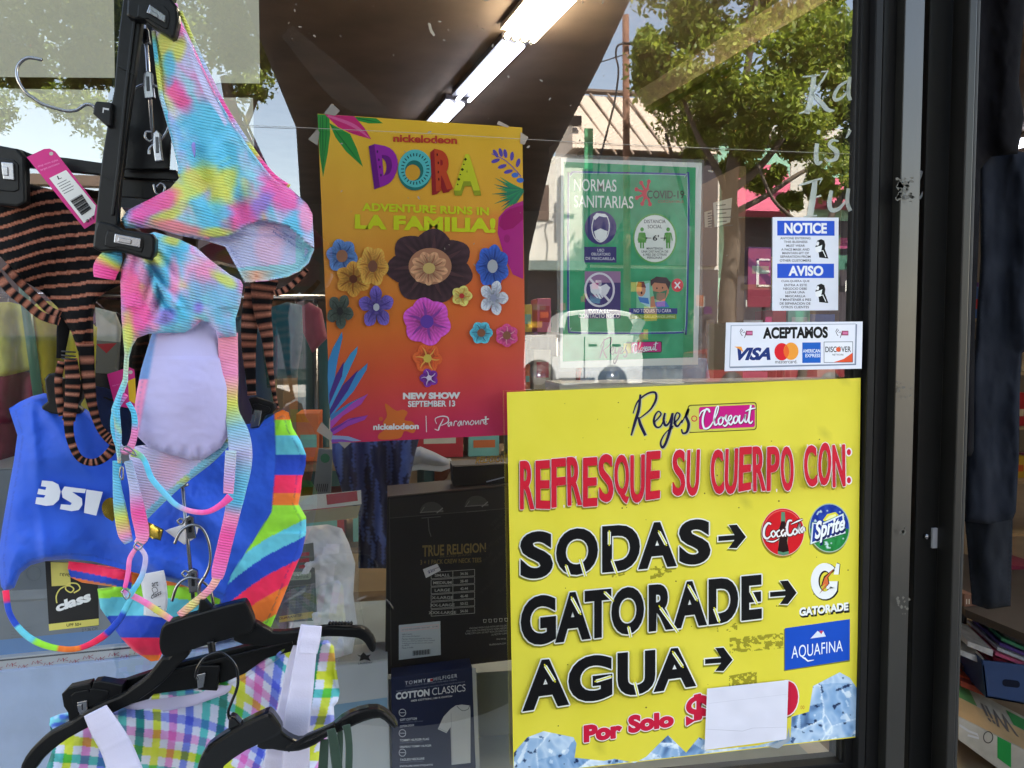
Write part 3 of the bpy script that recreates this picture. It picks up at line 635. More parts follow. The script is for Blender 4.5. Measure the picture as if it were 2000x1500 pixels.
car3 = thing('parked_car', 'added dark car hiding the sunlit road from the lower left of the reflection', 'car', tuple(V(100, 1080, 4.7)), 'cars parked across the street')  # car added at the near kerb to keep the sunlit road out of the glass
car3['group'] = 'cars reflected in the window'; car['group'] = 'cars reflected in the window'; car2['group'] = 'cars reflected in the window'
bkp = plain('black_car_paint', (16, 17, 19), rough=0.35, coat=0.2)
def bx3(px): return V(px, 700, 4.7).x
xq = [bx3(v) for v in (-760, -520, -300, 300, 440, 560)]
body3 = [(xq[0], .35), (xq[0], .78), (xq[1], .95), (xq[2], 1.02), (xq[4], 1.02), (xq[5], .92), (xq[5] + .05, .35)] + [(xq[4] - .05 + .36 * math.cos(t), .30 + .36 * math.sin(t)) for t in np.linspace(0, math.pi, 8)] + [(xq[1] + .1 + .36 * math.cos(t), .30 + .36 * math.sin(t)) for t in np.linspace(0, math.pi, 8)]
bevel(MB().prism([(p[0], p[1] - .12) for p in body3], -6.5, -4.7).build('body', bkp, car3), .04)
bevel(MB().prism([(xq[2] - .2, .89), (xq[2] + .35, 1.50), (xq[3] - .1, 1.52), (xq[4] + .05, .89)], -6.4, -4.85).build('cabin', bkp, car3), .04)
MB().prism([(xq[2] - .02, .93), (xq[2] + .42, 1.42), (-1.75, 1.44), (-1.72, .93)], -4.85, -4.83).build('window', dkw, car3); MB().prism([(-1.62, .93), (-1.65, 1.44), (xq[3] - .16, 1.43), (xq[3] + .14, .93)], -4.85, -4.83).build('window', dkw, car3)
for wx in (xq[4] - .05, xq[1] + .1): MB().tube([(wx, -4.72, .18), (wx, -4.95, .18)], .32, 20).build('tyre', gask, car3, True); MB().tube([(wx, -4.70, .18), (wx, -4.8, .18)], [.2, .17], 12).build('rim', plain('dull_alloy', (90, 90, 92), rough=.4, metal=.7), car3, True)

# ------------------------------------------------------------------ yellow drinks sign (outside the glass)
YY = -0.018
paper = mat('sign_board', attr=True, rough=0.5, var=0.03, vscale=10, spec=0.25, bump=0.14, bscale=6)
def lineq(a, b): return lambda x: a[1] + (b[1] - a[1]) * (x - a[0]) / (b[0] - a[0])
SQ = [(990, 766), (1681, 738), (1673, 1440), (1003, 1516)]
ys = thing('drinks_sign', 'big yellow drinks sign with red and black lettering fixed over the lower glass', 'sign', tuple(P(1340, 1480, YY)))
def ypaint(x, y):
    n = fbm(x / 60, y / 60); s = (fbm(x / 9 + 40, y / 9) > 0.80)
    c = np.array([[230, 216, 66]]) + (n[:, None] - 0.5) * np.array([[10, 10, 16]]); c[s] = c[s] * 0.9; return c
sheet('board', SQ, YY, 0.004, paper, ys, 40, None, ypaint)
BLK, WHT, RED = (10, 10, 12), (238, 238, 240), (206, 30, 52)
def lift_text(pr, s, q, c, off, outline=WHT, oo=0.03, shear=0.0, sp=1.0, shadow=True):
    if shadow: pr.quad(s, q, (150, 146, 30), off + oo, shear, sp, ref=off, d=(-3, 4))
    pr.quad(s, q, outline, off + oo, shear, sp, ref=off); pr.quad(s, q, c, off, shear, sp)
pr = Print(ys, YY)
# shop logo: hand drawn script
def S(ox, oy, k, pts): return [(ox + x / k, oy + y / k) for x, y in pts]
def reyes(pr, ox, oy, k, w, cR=(22, 18, 60), outl=None):
    st = [([(752, 112), (744, 190), (722, 265), (702, 335)], [10, 14, 14, 8]), ([(712, 215), (738, 150), (790, 108), (832, 102), (836, 140), (805, 195), (750, 240)], [5, 8, 9, 11, 12, 9, 6]), ([(742, 235), (752, 275), (780, 335)], [10, 15, 14]),
          ([(828, 262), (850, 240), (864, 218), (850, 204), (832, 225), (825, 260), (838, 288), (862, 285), (884, 240)], [6, 8, 8, 7, 9, 12, 10, 8, 6]),
          ([(886, 212), (878, 250), (888, 280), (908, 265), (926, 215)], [9, 12, 12, 9, 10]), ([(928, 212), (916, 290), (892, 370), (872, 400), (862, 372), (885, 325), (932, 282)], [10, 14, 13, 12, 9, 6, 5]),
          ([(930, 270), (955, 248), (966, 222), (950, 212), (938, 240), (940, 272), (955, 284), (980, 250)], [6, 8, 8, 7, 9, 12, 10, 6]),
          ([(976, 268), (1004, 212), (1012, 188), (1000, 228), (1014, 272), (1004, 315), (982, 322), (975, 300)], [5, 7, 6, 12, 15, 12, 9, 7])]
    for pts, ws in st:
        if outl: pr.line(S(ox, oy, k, [(a + 3, b + 3) for a, b in pts]), [(v + 5) * w / k for v in ws], outl, 6)
    for pts, ws in st: pr.line(S(ox, oy, k, pts), [v * w / k for v in ws], cR, 6, )
def closeout(pr, ox, oy, k, w, c=(240, 240, 245), sh=(90, 10, 50)):
    st = [([(1072, 232), (1085, 205), (1120, 192), (1128, 210)], [4, 6, 8, 8]), ([(1128, 208), (1112, 190), (1096, 220), (1090, 262), (1100, 296), (1126, 290), (1150, 255)], [7, 8, 9, 9, 9, 8, 5]),
          ([(1148, 262), (1168, 215), (1176, 178), (1164, 186), (1152, 245), (1158, 278), (1174, 268)], [4, 6, 6, 7, 9, 8, 5]), ([(1190, 235), (1176, 250), (1180, 275), (1196, 268), (1200, 245), (1188, 234), (1205, 238)], [7, 8, 8, 7, 7, 6, 4]),
          ([(1202, 250), (1220, 222), (1214, 246), (1226, 266), (1212, 284), (1200, 276)], [4, 6, 8, 8, 7, 5]), ([(1228, 262), (1246, 240), (1244, 226), (1232, 236), (1230, 262), (1244, 276), (1258, 252)], [4, 7, 6, 7, 9, 8, 5]),
          ([(1270, 228), (1258, 245), (1262, 268), (1276, 260), (1282, 238), (1270, 228), (1286, 232)], [7, 8, 8, 7, 7, 6, 4]), ([(1292, 224), (1288, 256), (1298, 268), (1314, 245), (1322, 220), (1318, 252), (1328, 262), (1340, 235)], [7, 9, 8, 6, 7, 9, 7, 4]),
          ([(1352, 170), (1344, 215), (1340, 255), (1350, 268), (1362, 255)], [8, 9, 9, 8, 4]), ([(1322, 204), (1348, 192), (1378, 186)], [4, 7, 4])]
    for pts, ws in st: pr.line(S(ox, oy, k, [(a + 3, b + 4) for a, b in pts]), [v * w / k for v in ws], sh, 5, )
    for pts, ws in st: pr.line(S(ox, oy, k, pts), [v * w / k for v in ws], c, 5)
def rrect(x0, y0, x1, y1, r, k0=0.0):
    p = []
    for cx, cy, a in ((x1 - r, y0 + r, -90), (x1 - r, y1 - r, 0), (x0 + r, y1 - r, 90), (x0 + r, y0 + r, 180)):
        for i in range(5): t = R(a + i * 22.5); p.append((cx + r * math.cos(t), cy + r * math.sin(t)))
    return [(x, y + k0 * (x - x0)) for x, y in p]
pr.poly(rrect(1343, 791, 1478, 846, 6, -0.045), (96, 84, 30)); pr.poly(rrect(1345, 793, 1476, 844, 5, -0.045), (212, 206, 84)); pr.poly(rrect(1365, 795, 1474.5, 839, 4, -0.045), (204, 20, 128))
pr.ring(1356, 817.5, 5, 5, 2, (200, 40, 70)); reyes(pr, 980, 730, 2.778, 1.1, outl=(190, 188, 150)); closeout(pr, 980, 730, 2.778, 1.15)
pr.end('shop_logo')
# REFRESQUE SU CUERPO CON:
def brush_word(pr, word, x0, x1, yt, yb, slope):
    n = len(word); w = (x1 - x0) / n; g = random.Random(hash_(word))
    for lay in (0, 1, 2):
        g = random.Random(hash_(word))
        for i, ch in enumerate(word):
            g = random.Random(hash_(word) + i * 7)
            a = x0 + i * w + 1.5; b = x0 + (i + 1) * w - 3.0; dy = g.uniform(-3, 3); tilt = g.uniform(-1.5, 1.5); hh = yb - yt
            t0 = yt + slope * (a - x0) + dy; q = [(a + tilt, t0), (b + tilt, t0 + slope * w), (b - tilt, t0 + hh + slope * w + g.uniform(-2, 3)), (a - tilt, t0 + hh + g.uniform(-2, 3))]
            if lay == 0: pr.fat(ch, q, (152, 140, 34), 2.2, d=(-2, 4))
            elif lay == 1:
                pr.fat(ch, q, (240, 226, 228), 2.6)
                for _ in range(2): xx = g.uniform(a + 2, b - 2); yy = g.choice([t0 - 3, t0 + hh - 3]); pr.poly([(xx - 1.4, yy), (xx + 1.4, yy), (xx + .6, yy + 6), (xx - .6, yy + 6)], (240, 226, 228), lift=False)
            else:
                pr.fat(ch, q, RED, 1.1, 0.01)
                for _ in range(5): xx = g.uniform(a + 3, b - 3); yy = t0 + g.uniform(0.1, 0.85) * hh; pr.poly([(xx, yy), (xx + 0.9, yy), (xx + 0.5, yy + g.uniform(4, 9))], (232, 130, 130), lift=False)
def hash_(s): return sum((i + 3) * ord(c) for i, c in enumerate(s))
brush_word(pr, 'REFRESQUE', 1015, 1292, 901, 993, -0.062); brush_word(pr, 'SU', 1313, 1368, 882, 970, -0.05)
brush_word(pr, 'CUERPO', 1388, 1552, 879, 963, -0.058); brush_word(pr, 'CON', 1570, 1653, 870, 950, -0.05)
for y in (883, 938): pr.disc(1658, y, 6.5, 8.5, (240, 226, 228)); pr.disc(1658, y, 4, 6, RED)
pr.end('red_lettering')
# SODAS / GATORADE / AGUA with diagonal stencil cuts
def stencil(pr, word, xs, top, bot, cuts):
    """xs: (x0, x1) per letter; top/bot: lines (xa, ya, xb, yb)"""
    tf = lambda x: top[1] + (top[3] - top[1]) * (x - top[0]) / (top[2] - top[0]); bf = lambda x: bot[1] + (bot[3] - bot[1]) * (x - bot[0]) / (bot[2] - bot[0])
    qs = [[(a, tf(a)), (b, tf(b)), (b, bf(b)), (a, bf(a))] for a, b in xs]
    for ch, q in zip(word, qs): pr.fat(ch, q, (140, 136, 30), 2.2, 0.045, d=(-2.5, 4))
    for ch, q in zip(word, qs): pr.fat(ch, q, (236, 236, 230), 2.6, 0.045)
    for ch, q in zip(word, qs): pr.quad(ch, q, BLK, 0.045)
    for (x0, y0, x1, y1) in cuts:
        ex, ey = (x1 - x0) * .06, (y1 - y0) * .06; pr.line([(x0 - ex, y0 - ey), (x1 + ex, y1 + ey)], 6.2, (236, 236, 230)); pr.line([(x0 - ex * 3, y0 - ey * 3), (x1 + ex * 3, y1 + ey * 3)], 2.6, (222, 217, 44))
stencil(pr, 'SODAS', [(1016, 1080), (1086, 1168), (1176, 1250), (1246, 1322), (1326, 1388)], (1016, 1040, 1388, 1012), (1016, 1133, 1388, 1100), [(1134, 1094, 1143, 1124), (1106, 1106, 1112, 1124), (1190, 1040, 1190, 1062), (1288, 1040, 1300, 1062), (1196, 1096, 1204, 1118)])
stencil(pr, 'GATORADE', [(1017, 1086), (1084, 1154), (1142, 1194), (1194, 1258), (1267, 1318), (1314, 1381), (1384, 1442), (1448, 1488)], (1017, 1166, 1488, 1122), (1017, 1264, 1488, 1208), [(1118, 1170, 1132, 1196), (1182, 1158, 1196, 1172), (1228, 1226, 1232, 1244), (1292, 1190, 1322, 1232), (1346, 1146, 1360, 1170), (1396, 1190, 1404, 1212), (1468, 1158, 1478, 1178)])
stencil(pr, 'AGUA', [(1020, 1112), (1110, 1196), (1206, 1280), (1276, 1360)], (1020, 1292, 1360, 1262), (1020, 1390, 1360, 1340), [(1066, 1302, 1082, 1328), (1240, 1334, 1246, 1358), (1316, 1276, 1332, 1300), (1166, 1330, 1192, 1322)])
pr.end('black_lettering')
def arrow(pr, x0, x1, y0, slope, h):
    ym = y0 + slope * (x1 - x0); dx = x1 - x0
    def sh(e, c, dd=(0, 0)):
        p = [(x0 - e, y0 - 4.5 - e), (x0 - e, y0 + 5 + e), (x1 - dx * .42, y0 + slope * dx * .58 + 5 + e), (x1 - dx * .63 - e, ym + h + e * .3), (x1 - dx * .33, ym + h + e), (x1 + e, ym + 1), (x1 - dx * .33 , ym - h - e), (x1 - dx * .63 - e, ym - h + 1 - e * .3), (x1 - dx * .42, y0 + slope * dx * .58 - 4.5 - e)]
        pr.poly([(a + dd[0], b + dd[1]) for a, b in p], c)
    sh(2.5, (140, 136, 30), (-2, 4)); sh(2.4, (236, 236, 230)); sh(0, BLK); pr.end('arrow')
arrow(pr, 1403, 1457, 1052, -0.08, 23); arrow(pr, 1504, 1556, 1161, -0.08, 23); arrow(pr, 1377, 1431, 1292, -0.08, 23)
# cola roundel
cx, cy = 1529, 1039
pr.disc(cx - 2, cy + 4, 42, 47, (150, 130, 30)); pr.disc(cx, cy, 42, 46.5, (232, 190, 190)); pr.disc(cx, cy, 41, 45.5, (214, 22, 34)); pr.ring(cx, cy, 38, 42, 2, (232, 90, 84), 3.3, 5.6)
pr.poly([(1526, 1000), (1533, 1000), (1534, 1022), (1540, 1040), (1538, 1058), (1541, 1082), (1530, 1085), (1519, 1082), (1521, 1058), (1519, 1040), (1525, 1022)], (90, 140, 110)); pr.poly([(1526, 1018), (1533, 1018), (1540, 1042), (1537, 1056), (1541, 1076), (1530, 1079), (1519, 1076), (1522, 1056), (1519, 1042)], (34, 8, 10))
for e, c in ((3.4, (90, 6, 12)), (0, (244, 240, 238))):
    for pts, ws in [([(1506, 1024), (1500, 1022), (1493, 1032), (1492, 1046), (1498, 1052), (1506, 1046)], [3, 4, 4.5, 4.5, 4, 2]), ([(1511, 1036), (1506, 1042), (1510, 1049), (1515, 1043), (1511, 1036)], [3, 3, 3, 3, 3]), ([(1523, 1035), (1517, 1040), (1519, 1048), (1525, 1046)], [3, 3, 3, 2]), ([(1531, 1034), (1526, 1040), (1529, 1047), (1534, 1040), (1534, 1048)], [3, 3, 3, 3, 2]),
                    ([(1534, 1030), (1538, 1028)], [2, 2]), ([(1547, 1017), (1540, 1018), (1537, 1032), (1539, 1044), (1546, 1044), (1550, 1036)], [3, 4, 4.5, 4.5, 4, 2]), ([(1553, 1032), (1549, 1038), (1552, 1044), (1557, 1038), (1553, 1032)], [3, 3, 3, 3, 3]), ([(1557, 1042), (1562, 1022), (1560, 1038), (1563, 1042)], [2, 3, 3, 2]), ([(1569, 1028), (1564, 1034), (1567, 1040), (1570, 1030), (1572, 1038)], [3, 3, 3, 3, 2]), ([(1496, 1056), (1510, 1058), (1522, 1052)], [1, 3, 1]), ([(1545, 1024), (1558, 1018), (1568, 1014)], [1, 3, 1])]:
        pr.line(pts, [w + e for w in ws], c, 5)
pr.end('cola_roundel')
# lemon lime roundel
cx, cy = 1620, 1031
pr.disc(cx - 2, cy + 4, 40, 48, (120, 120, 40)); pr.disc(cx, cy, 40, 48, (168, 190, 170))
def sprite(x, y):
    t = (y - (cy - 46)) / 92; n = fbm(x / 6, y / 10); r = np.hypot(x - cx, (y - cy) * .85)
    c = np.where((t < 0.52)[:, None], np.array([[26, 60, 160]]), np.array([[30, 130, 60]])); c = c + (n[:, None] - 0.5) * 70
    w = (vn(x / 4, y / 9) > 0.82) & (r < 34); c[w] = [200, 225, 225]; return c
pr.field([(cx + 38 * math.cos(6.2832 * i / 36), cy + 46 * math.sin(6.2832 * i / 36)) for i in range(36)], 2.6, sprite)
pr.poly([(1607, 1016), (1616, 1004), (1632, 1000), (1640, 1008), (1634, 1018), (1618, 1022)], (226, 216, 60)); pr.poly([(1612, 1015), (1620, 1007), (1632, 1004), (1634, 1012), (1620, 1018)], (246, 244, 160))
for e, c in ((2.6, (30, 110, 70)), (1.4, (226, 232, 236)),): pr.poly([(1588 - e, 1022 - e), (1604, 1024 - e), (1646 + e, 1004 - e), (1650 + e, 1040 + e), (1610, 1052 + e), (1584 - e, 1062 + e)], c, 0)
pr.poly([(1589, 1023), (1605, 1026), (1645, 1007), (1648, 1038), (1610, 1050), (1586, 1059)], (28, 62, 158))
pr.quad('Sprite', [(1591, 1020), (1650, 1008), (1652, 1044), (1592, 1066)], (20, 30, 90), 0.06, 0.3, ref=0.03, d=(1, 2)); pr.quad('Sprite', [(1590, 1019), (1650, 1006), (1651, 1042), (1592, 1064)], (246, 248, 248), 0.035, 0.3)
pr.end('lemon_lime_roundel')
# sports drink logo
gp_ = [(1611 + 20 * math.cos(t), 1135 + 28 * math.sin(t)) for t in np.linspace(-.75, -5.75, 22)] + [(1633, 1142), (1614, 1143)]
for e_, c_, o_ in ((3, (20, 20, 20), 1.5), (0, (242, 242, 240), 0)): pr.line([(x + o_, y + o_) for x, y in gp_], 15 + e_, c_); pr.poly([(1634 + e_ * .5, 1100 - e_ * .5), (1640 + e_ * .5, 1102), (1638 + e_ * .5, 1122), (1628, 1122)], c_)
for e_, c_ in ((0, (242, 242, 240)),): pass
for e, c in ((2, (40, 30, 20)), (0, (226, 112, 60))): pr.poly([(1630 + e, 1110 - e), (1611 - e, 1128 - e), (1605 - e, 1146), (1613, 1140), (1602 - e, 1158 + e), (1618 + e, 1140), (1616 + e, 1128)], c)
pr.quad('GATORADE', [(1562, 1188), (1658, 1178), (1658, 1194), (1562, 1205)], (30, 30, 28), 0.10, 0.0, ref=0.05, d=(0.5, 1.5)); pr.quad('GATORADE', [(1561, 1187), (1657, 1176), (1657, 1192), (1561, 1204)], (244, 244, 240), 0.05)
pr.end('sports_drink_logo')
# water label
pr.poly([(1531, 1229), (1660, 1211), (1660, 1292), (1531, 1311)], (120, 118, 40)); pr.poly([(1533, 1227), (1660, 1209), (1659, 1289), (1533, 1309)], (20, 78, 190))
pr.poly([(1583, 1247), (1597, 1232), (1604, 1238), (1608, 1233), (1613, 1243)], (226, 232, 240), 0); pr.poly([(1600, 1232), (1608, 1232), (1604, 1239)], (210, 60, 80))
pr.quad('AQUAFINA', [(1546, 1262), (1646, 1250), (1646, 1276), (1546, 1291)], (240, 244, 248), 0.0, 0.0, 1.05); pr.line([(1572, 1286), (1578, 1291), (1590, 1289)], [3, 3, 1], (240, 244, 248)); pr.end('water_label')
# Por Solo $ _ 0
for s, q in (('Por', [(1141, 1418), (1214, 1408), (1214, 1440), (1141, 1450)]), ('Solo', [(1228, 1398), (1315, 1390), (1315, 1418), (1228, 1432)])):
    pr.fat(s, q, (140, 130, 30), 3, 0.04, d=(-2, 3)); pr.fat(s, q, (242, 226, 228), 3, 0.04); pr.fat(s, q, (204, 26, 60), 1.2, 0.04)
pr.end('price_lettering')
for s, q in (('$', [(1341, 1362), (1383, 1352), (1383, 1424), (1341, 1432)]), ('0', [(1512, 1336), (1556, 1330), (1556, 1392), (1512, 1400)])):
    r_ = 1.4 if s == '$' else 3; pr.fat(s, q, (140, 130, 30), r_ + 2.2, 0.03, d=(-2, 4)); pr.fat(s, q, (242, 226, 228), r_ + 2.2, 0.03); pr.fat(s, q, (204, 26, 60), r_, 0.03); pr.end('price_figure')
pr.text('.00', 1562, 1378, 1571, 1385, (190, 120, 40)); pr.end('price_lettering')
# glue stains and printed ice
for x0, y0, x1, y1, d in [(1270, 1104, 1312, 1128, 0.60), (1425, 1242, 1530, 1272, 0.50), (1424, 1316, 1478, 1340, 0.42), (1400, 1222, 1440, 1236, 0.66), (1195, 1118, 1228, 1126, 0.5)]:
    vo, tr, bd = region([(x0, y0 + 4), (x1, y0 - 6), (x1, y1 - 6), (x0, y1 + 4)], 2.4); c = vo[tr].mean(1); n = fbm(c[:, 0] / 7, c[:, 1] / 4.5); tr = tr[n > d - 0.02]
    if len(tr): pr._add(vo, tr.tolist(), (158, 148, 40))
for _ in range(60): x = 1010 + rng.random() * 650; y = 780 + rng.random() * 640; r = 0.7 + rng.random() * 1.2; pr.disc(x, y, r, r, (120, 104, 40), 6, False)
pr.end('glue_stain', kind='stuff')
def ice(x, y):
    g = np.random.default_rng(3); N_ = 30; px = g.uniform(990, 1690, N_); py = g.uniform(1300, 1530, N_); ang = g.uniform(-.9, .9, N_)
    cell = np.full(x.shape, 1e9); c2 = np.full(x.shape, 1e9); cid = np.zeros(x.shape, int); U = np.zeros(x.shape); Wv = np.zeros(x.shape)
    for i in range(N_):
        u = (x - px[i]) * math.cos(ang[i]) + (y - py[i]) * math.sin(ang[i]); w = -(x - px[i]) * math.sin(ang[i]) + (y - py[i]) * math.cos(ang[i])
        d = np.maximum(abs(u), abs(w) * 1.15) + 5 * (fbm(x / 18, y / 18) - .5); c2 = np.minimum(c2, np.maximum(cell, d)); m_ = d < cell
        cell = np.where(m_, d, cell); cid = np.where(m_, i, cid); U = np.where(m_, u, U); Wv = np.where(m_, w, Wv)
    face = np.where(Wv < -.35 * abs(U), 0.30, np.where(U > 0, -.12, .04)); v = _tab[(cid * 7) & 255, 5]
    rid = 1 - 2 * abs(fbm(U / 16 + cid * 3.1, Wv / 26, 2) - .5); sp_ = (vn(U / 10 + cid, Wv / 18) > .82) * .3; dk_ = (vn(U / 12 + cid * 1.7, Wv / 9 + 3) > .86) * .55
    edge = np.exp(-(c2 - cell) / 1.6); t = np.clip(.40 + .24 * v + face * .7 + .42 * (rid - .72) + sp_ - dk_ + .4 * edge, 0, 1)[:, None]
    dark = np.array([[30, 48, 84]]); mid = np.array([[126, 164, 206]]); hi = np.array([[232, 242, 250]])
    return np.where(t < 0.45, dark + (mid - dark) * t / 0.45, mid + (hi - mid) * (t - 0.45) / 0.55)
for p in ([(1004, 1470), (1030, 1440), (1062, 1428), (1120, 1440), (1126, 1452), (1122, 1480), (1180, 1486), (1200, 1482), (1240, 1490), (1262, 1478), (1300, 1440), (1305, 1436), (1340, 1470), (1365, 1440), (1380, 1446), (1378, 1466), (1480, 1456), (1544, 1440), (1546, 1400), (1580, 1390), (1588, 1340), (1640, 1313), (1660, 1324), (1674, 1345), (1673, 1438), (1420, 1467), (1003, 1514)],):
    pr.field(p, 2.2, ice)
pr.end('ice_print')
# white paper taped over the price
pc = thing('price_cover', 'blank white paper taped over the price on the yellow sign', 'paper', tuple(P(1460, 1460, YY - .003)))
def wp_(x, y): n = fbm(x / 30, y / 30); return np.array([[224, 222, 234]]) + (n[:, None] - .5) * 16
sheet('paper_sheet', [(1381, 1345), (1540, 1328), (1536, 1444), (1376, 1465)], YY - 0.0045, 0.0005, paper, pc, 16, None, wp_)
pr = Print(pc, YY - 0.0045); pr.line([(1379, 1424), (1450, 1428), (1470, 1422), (1536, 1420)], [.6, 1.0, .8, .5], (190, 188, 200)); pr.line([(1384, 1374), (1536, 1356)], 0.7, (206, 204, 216)); pr.poly([(1536, 1443), (1541, 1420), (1543, 1446), (1520, 1462), (1500, 1458)], (150, 160, 170)); pr.end('crease')

# ------------------------------------------------------------------ cards accepted sign and notice (outside)
ac = thing('card_sign', 'white ACEPTAMOS card logo sign stuck just above the yellow sign', 'sign', tuple(P(1550, 725, -.008)))
wq = lambda x, y: np.array([[226, 228, 238]]) + (fbm(x / 20, y / 20)[:, None] - .5) * 8
sheet('board', [(1418, 630), (1685, 628), (1683, 720), (1415, 725)], -0.030, 0.003, paper, ac, 8, None, wq)
pr = Print(ac, -0.030)
pr.poly([(1428, 636), (1674, 633), (1672, 713), (1425, 719)], (120, 130, 150)); pr.poly([(1427, 635), (1672, 632), (1670, 711), (1424, 717)], (168, 174, 190)); pr.poly([(1429, 636.5), (1670.5, 633.5), (1668.5, 710), (1426, 715.5)], (232, 233, 242)); pr.end('panel_print', keep=True)
pr.text('ACEPTAMOS', 1490, 639, 1617, 662, BLK, -0.012, off=0.05); pr.end('lettering')
for x in (1445, 1632):
    k = 22; pr.line([(x, 648), (x + 3, 642), (x + 6, 645), (x + 1, 650), (x + 5, 656)], 1.2, BLK); pr.line([(x + 6, 650), (x + 9, 648), (x + 12, 652), (x + 9, 660), (x + 13, 647)], 1, BLK); pr.rect(x + 12, 646, x + 25, 655, (150, 60, 90)); pr.rect(x + 14, 648, x + 24, 653, (214, 120, 160))
pr.end('shop_logo')
pr.text('VISA', 1440, 679, 1505, 704, (26, 50, 120), -0.01, off=0.05, shear=0.35); pr.poly([(1434, 677), (1448, 677), (1452, 688), (1444, 682)], (240, 160, 60)); pr.end('card_logo')
pr.disc(1527, 687, 14.5, 17, (222, 30, 44)); pr.disc(1545, 686, 14.5, 17, (246, 160, 60)); pr.poly([(1536, 673), (1540, 680), (1541.5, 687), (1540, 694), (1536, 700), (1532, 694), (1530.5, 687), (1532, 680)], (240, 104, 40)); pr.text('mastercard.', 1514, 703, 1557, 710, BLK, -0.01); pr.end('card_logo')
pr.rect(1567, 669, 1603, 709, (24, 96, 190), -0.01); pr.text('AMERICAN', 1568, 682, 1602, 689, (230, 238, 250), -0.01, off=0.02); pr.text('EXPRESS', 1573, 691, 1602, 698, (230, 238, 250), -0.01, off=0.02); pr.end('card_logo')
pr.rect(1609, 667.5, 1666, 708.5, (70, 74, 90), -0.01); pr.rect(1610, 668.5, 1665, 707.5, (236, 236, 242), -0.01); pr.text('DISCOVER', 1612, 677, 1662, 688, (20, 20, 24), -0.01, off=0.015); pr.disc(1637.5, 682.5, 5.2, 5.2, (236, 236, 242)); pr.disc(1637.5, 682.5, 4.6, 4.8, (226, 90, 50)); pr.text('NETWORK', 1626, 691, 1648, 694.5, (40, 40, 44)); pr.poly([(1665, 689), (1665, 707), (1628, 707.5), (1648, 701)], (226, 84, 46)); pr.end('card_logo')
no = thing('mask_notice', 'white and blue NOTICE and AVISO mask sticker on the right of the glass', 'notice', tuple(P(1573, 605, -.002)))
sheet('sticker', [(1509, 424), (1638, 425), (1637, 606), (1508, 607)], -0.0022, 0.0015, paper, no, 8, None, wq)
pr = Print(no, -0.0022)
pr.rect(1518, 431, 1630, 460, (38, 84, 200), 0.004); pr.rect(1518, 515, 1629, 543, (38, 84, 200), 0.0); pr.text('NOTICE', 1532, 435, 1615, 456, WHT, 0.004, off=0.04); pr.text('AVISO', 1540, 519, 1608, 539, WHT, 0.0, off=0.04); pr.end('heading')
for s, x0, x1, y in [('ANYONE ENTERING', 1524, 1583, 463), ('THIS BUSINESS', 1531, 1577, 470), ('MUST WEAR', 1536, 1572, 477.5), ('A FACE MASK AND', 1526, 1581, 485), ('MAINTAIN 6FT OF', 1528, 1580, 492), ('SEPARATION FROM', 1524, 1583, 499), ('OTHER CUSTOMERS', 1523, 1584, 506.5),
                     ('CUALQUIERA QUE', 1526, 1581, 547), ('ENTRA A ESTE', 1532, 1576, 554.5), ('NEGOCIO DEBE', 1530, 1576, 561.5), ('LLEVAR UNA', 1534, 1572, 568.5), ('MASCARILLA', 1534, 1573, 576), ('Y MANTENER 6 PIES', 1523, 1584, 583), ('DE SEPARACION DE', 1523, 1583, 590.5), ('OTROS CLIENTES', 1526, 1580, 597.5)]: pr.text(s, x0, y, x1, y + 4.6, (40, 38, 44), off=0.012); (pr.end('lettering') if 'OTHER' in s else None)
pr.end('lettering')
for dy in (0, 87):
    pr.poly([(x, y + dy) for x, y in [(1596, 470), (1604, 467), (1610, 470), (1612, 478), (1611, 486), (1618, 505), (1600, 503), (1599, 494), (1594, 490), (1592, 483), (1594, 478)]], BLK); pr.poly([(x, y + dy) for x, y in [(1592, 483), (1602, 480), (1606, 478), (1604, 490), (1597, 494), (1593, 490)]], WHT); pr.poly([(x, y + dy) for x, y in [(1597, 471), (1600, 474), (1599, 479), (1595, 480), (1594, 477)]], WHT); pr.line([(1600, 492 + dy), (1607, 489 + dy), (1613, 502 + dy)], 1.6, WHT); pr.end('mask_pictogram')

